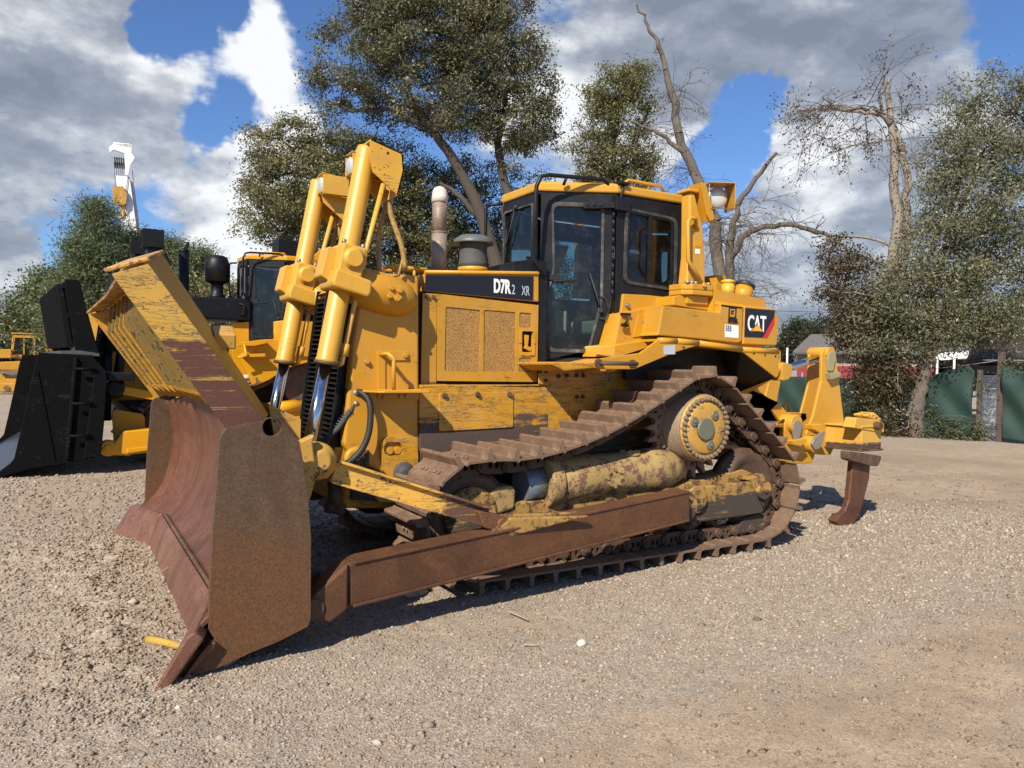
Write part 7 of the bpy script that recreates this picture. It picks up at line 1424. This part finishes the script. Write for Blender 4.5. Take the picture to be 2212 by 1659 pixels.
tree('shrub', 'thin straggly vines and weeds growing up the green fence', 'shrub', [[(1895, 935, 22.6, .02), (1880, 820, 22.6, .01)]], [(1890, 880, 60, 50, 22.6, .6), (2010, 900, 30, 45, 22.0, .4), (1935, 925, 60, 20, 22.3, .7), (2100, 925, 50, 25, 22.0, .5), (2130, 830, 25, 15, 22, .4), (2030, 940, 60, 12, 21.9, .6), (2190, 780, 30, 10, 22, .4)], 150, 45, .06, leafmat('weed_leaves', (.04, .06, .02), (.09, .11, .035), (.17, .15, .07)), M_BARKG, 17, None, .22, 5, .3)

def twigs(tb, rs, p, d, L, r, depth, out=None, droop=0., kink=.25, fork=3):
    n = 6; P = [np.array(p, float)]; d = np.array(d, float); d /= np.linalg.norm(d)
    for i in range(n):
        d = d+rs.normal(size=3)*kink*.5; d[2] -= droop*.12; d /= np.linalg.norm(d); P.append(P[-1]+d*L/n)
        if depth > 0 and i > 0 and rs.uniform() < fork/n:
            e = d+rs.normal(size=3)*.75; twigs(tb, rs, P[-1], e, L*rs.uniform(.4, .7), r*.55, depth-1, out, droop, kink, fork)
    tb.add(P, r, max(.004, r*.35), 5 if r > .02 else 4)
    if out is not None and depth <= 1: out += P[2:]
def bare(name, label, trunks, seed, bark, sprouts, group=None, leafn=0, lm=None, cat='dead tree'):
    rs = np.random.default_rng(seed); tb = Tubes(); out = []
    for tr in trunks:
        P = np.array([W3(a, b, D) for a, b, D, r in tr]); R0 = [r for *_, r in tr]; t = np.linspace(0, len(P)-1, (len(P)-1)*4+1); Pi = np.stack([np.interp(t, range(len(P)), P[:, i]) for i in range(3)], -1); Pi[1:-1] += rs.normal(size=(len(t)-2, 3))*.04
        Ri = np.interp(t, range(len(P)), R0)
        for a in range(0, len(t)-1, 2): b = min(a+3, len(t)); tb.add(Pi[a:b], Ri[a], Ri[b-1], 9)
    for (x, y, D, n, L, r, dp, droop) in sprouts:
        for _ in range(n):
            p = W3(x, y, D)+rs.normal(size=3)*.10; dd = rs.normal(size=3); dd[2] = abs(dd[2])*.5 if droop < .5 else dd[2]*.4; twigs(tb, rs, p, dd, L*rs.uniform(.6, 1.2), r, dp, out, droop)
    g0 = trunks[0][0]; root = bpy.data.objects.new(name, None); COL.objects.link(root); root.location = W3(g0[0], g0[1], g0[2]); root.location.z = 0; tag(root, label, cat, group)
    o = bpy.data.objects.new('trunk', tb.mesh('trunk', bark)); COL.objects.link(o); attach(o, root)
    if leafn: 
        O = np.array(out); C = O[rs.integers(0, len(O), leafn)]+rs.normal(size=(leafn, 3))*.07; me = bpy.data.meshes.new('dry_leaves'); leaves(me, C, .075, rs, .55, droop=.6); me.materials.append(lm); o = bpy.data.objects.new('dry_leaves', me); COL.objects.link(o); attach(o, root)
    return root
D = 25.
bare('dead_tree', 'dead snapped tree with a jagged trunk and vine tangle behind the rollover post', [[(1570, 800, D, .20), (1560, 640, D, .20), (1545, 480, D, .19), (1500, 375, D, .16), (1465, 290, D, .14), (1452, 200, D, .12), (1438, 150, D, .09), (1425, 100, D, .07), (1402, 55, D, .05), (1376, 10, D, .03)],
     [(1478, 330, D, .09), (1440, 300, D, .06), (1405, 275, D, .05), (1365, 262, D, .03)], [(1572, 640, D, .15), (1578, 520, D, .13), (1592, 440, D, .10), (1635, 385, D, .07), (1678, 330, D, .05)],
     [(1575, 560, D, .12), (1610, 505, D-.2, .10), (1660, 485, D-.4, .08), (1720, 487, D-.6, .07), (1780, 505, D-.8, .06), (1820, 530, D-1, .04), (1852, 560, D-1.1, .02)]], 21, M_BARKG,
     [(1470, 200, D, 14, 1.0, .012, 2, .8), (1460, 280, D, 14, 1.3, .012, 2, .9), (1490, 370, D, 14, 1.3, .012, 2, .9), (1600, 480, D, 18, 1.2, .012, 2, .9), (1560, 520, D, 22, 1.4, .012, 2, 1.), (1580, 600, D, 20, 1.6, .012, 2, .9), (1640, 500, D, 14, 1.3, .012, 2, .9), (1420, 110, D, 5, .6, .010, 1, .3), (1650, 440, D, 6, 1.2, .012, 2, .4), (1700, 490, D-.5, 6, 1., .010, 2, .4), (1760, 500, D-.7, 4, .8, .02, 1, 0), (1600, 640, D, 14, 1.6, .012, 2, .5), (1490, 420, D, 8, 1., .012, 2, .5), (1400, 275, D, 6, 1.0, .010, 2, .5)], 'trees along the fence', 500, LM_VINE)
bare('dead_tree', 'bare arching branches with a few brown leaves, over the vine covered trunk', [[(1950, 330, 22.9, .09), (1935, 282, 22.8, .08), (1905, 245, 22.7, .06), (1850, 238, 22.5, .04), (1780, 232, 22.3, .025), (1715, 245, 22.1, .012)], [(1905, 245, 22.7, .05), (1898, 200, 22.7, .03), (1920, 150, 22.8, .015)]], 22, M_BARKG,
     [(1880, 240, 22.6, 9, 1.6, .016, 2, .6), (1830, 238, 22.5, 10, 1.7, .014, 2, .7), (1780, 232, 22.3, 10, 1.4, .012, 2, .8), (1740, 240, 22.2, 8, .9, .010, 2, .7), (1915, 200, 22.7, 8, .9, .012, 2, .0), (1950, 260, 22.8, 8, .8, .010, 2, .3), (1895, 300, 22.6, 8, 1.6, .012, 2, 1.2), (1800, 300, 22.5, 6, 1.1, .010, 2, 1.2)], 'trees along the fence', 1700, LM_VINE)
# far tree line
def farwood(name, label, x, D, blobs, seed, lm=LM_FAR, n=150, ls=.22, cat='tree', group='far trees behind the houses'):
    tree(name, label, cat, [[(x, 800, D, .2), (x, 740, D, .15), (x+3, 700, D, .06)]], [(a, b, c, d, D, 1.) for a, b, c, d in blobs], n, 60, ls, lm, M_BARKG, seed, group, .85, 6)
farwood('broadleaf_tree', 'small dark round tree above the tan house roof', 1720, 75, [(1725, 712, 30, 22), (1712, 735, 22, 18)], 31, n=110)
farwood('broadleaf_tree', 'dark tree mass rising behind the tan house', 1790, 70, [(1790, 715, 50, 30), (1840, 690, 60, 45), (1760, 735, 40, 18), (1900, 700, 70, 50)], 32, n=230)
farwood('broadleaf_tree', 'dark tree behind the brown garage roof at the right edge', 2180, 60, [(2180, 700, 60, 45), (2250, 680, 60, 60), (2100, 720, 50, 30)], 33, n=230)
farwood('broadleaf_tree', 'low dark tree below the fuel tank at the skyline', 1690, 80, [(1698, 770, 26, 24), (1660, 765, 40, 30)], 34, n=90)

def pine(label, x, ytop, ybot, D, half, seed, n=150, name='pine_tree', lm=LM_PINE):
    rs = np.random.default_rng(seed); tb = Tubes(); k = D/1637.9; base = W3(x, 795, D); base[2] = 0; top = W3(x+rs.normal()*6, ytop, D); C = curve(base, top, rs, .015, 12); tb.add(C, .28, .05, 8)
    H = top[2]; zb = W3(x, ybot, D)[2]; P = []; tn = []
    for i in range(n):
        f = rs.uniform(0, 1)**.85; z = zb+(H-zb)*f; a = rs.uniform(0, 6.28); R = half*k*(1.02-f)**.55*rs.uniform(.45, 1.05); t = z/H; p0 = np.array([np.interp(t, np.linspace(0, 1, 12), C[:, j]) for j in range(3)])
        q = p0+np.array([math.cos(a)*R, math.sin(a)*R, R*rs.uniform(.0, .40)]); B = curve(p0, q, rs, .06, 7, sag=.06); tb.add(B, .05*(1.1-f), .008, 4)
        for j in range(3, 7):
            m = 26; c = B[j]+rs.normal(size=3)*.18; P.append(c+rs.normal(size=(m, 3))*np.array([.42, .42, .16])); tn.append(np.clip(rs.normal(.45, .15)+rs.normal(size=m)*.1, 0, 1))
    root = bpy.data.objects.new(name, None); COL.objects.link(root); root.location = base; tag(root, label, 'tree', 'trees behind the left side of the yard')
    o = bpy.data.objects.new('trunk', tb.mesh('trunk', M_BARK)); COL.objects.link(o); attach(o, root); P = np.concatenate(P); me = bpy.data.meshes.new('crown'); leaves(me, P, .24, rs, .16, np.concatenate(tn)); me.materials.append(lm); o = bpy.data.objects.new('crown', me); COL.objects.link(o); attach(o, root)
pine('tall pine with layered branches left of the white crane boom', 215, 440, 720, 44, 85, 41, 190)
pine('dense pine standing just right of the crane boom', 290, 500, 740, 46, 90, 42, 170)
pine('broad pine in front of its taller neighbour, over the black rack', 165, 520, 770, 42, 75, 43, 170)
pine('pine with pale tips seen right of the black lamp boxes', 360, 520, 740, 45, 60, 44, 130)
pine('short bushy pine behind the black exhaust stack', 432, 535, 740, 42, 48, 45, 120)
tree('broadleaf_tree', 'low spreading tree at the left, above the far excavator', 'tree', [[(90, 800, 48, .2), (85, 720, 48, .14), (70, 660, 48, .06)]], [(75, 650, 55, 40, 48, 1.), (110, 620, 50, 45, 48, 1.), (50, 700, 40, 40, 48, 1.), (140, 690, 70, 60, 47, 1.), (170, 620, 50, 50, 47, .8)], 260, 75, .20, LM_PINE, M_BARK, 46, 'trees behind the left side of the yard', .8, 10)
tree('broadleaf_tree', 'olive bushy tree filling the gap behind the second dozer cab', 'tree', [[(470, 800, 40, .2), (470, 700, 40, .14), (460, 640, 40, .06)]], [(430, 640, 60, 50, 40, 1.), (480, 680, 60, 50, 40, 1.), (520, 640, 40, 40, 40, .7), (380, 660, 60, 60, 41, 1.), (300, 660, 80, 70, 42, 1.)], 260, 75, .17, LM_OAK2, M_BARK, 47, 'trees behind the left side of the yard', .7, 10)
tree('hedge', 'dark scrub hedge along the far left edge of the yard', 'hedge', [[(0, 815, 62, .1), (0, 760, 62, .05)]], [(-60, 770, 90, 28, 62, 1.), (20, 765, 50, 30, 62, 1.), (200, 775, 120, 30, 58, 1.), (420, 775, 160, 32, 55, 1.)], 330, 55, .26, LM_FAR, M_BARKG, 48, None, 1.0, 8)
bare('dead_tree', 'thin leafless snag at the far left in front of the hill', [[(50, 800, 50, .12), (52, 740, 50, .10), (53, 668, 50, .06)]], 49, M_BARKP, [(52, 740, 50, 3, 1.6, .04, 1, 0.)], None)
for lab, y in (('upper power line crossing the sky at the right', 672), ('lower power line above the house roofs', 726)):
    mb = MB(); mb.tube([ppos(1600, y-2, 70), ppos(1900, y+5, 70), ppos(2400, y, 70)], .02, 5); o = mb.build('power_line', M_RUBBER); tag(o, lab, 'power line', 'power lines at the right')
# thin air between the yard and the far trees
# lettering becomes plain mesh
bpy.context.view_layer.update()
dg = bpy.context.evaluated_depsgraph_get()
for o in [o for o in SC.objects if o.type == 'FONT']:
    me = bpy.data.meshes.new_from_object(o.evaluated_get(dg)); n = bpy.data.objects.new('lettering', me); COL.objects.link(n); n.matrix_world = o.matrix_world.copy(); par = o.parent
    n.matrix_basis = o.matrix_basis.copy(); n.parent = par; n.matrix_parent_inverse = o.matrix_parent_inverse.copy(); bpy.data.objects.remove(o)
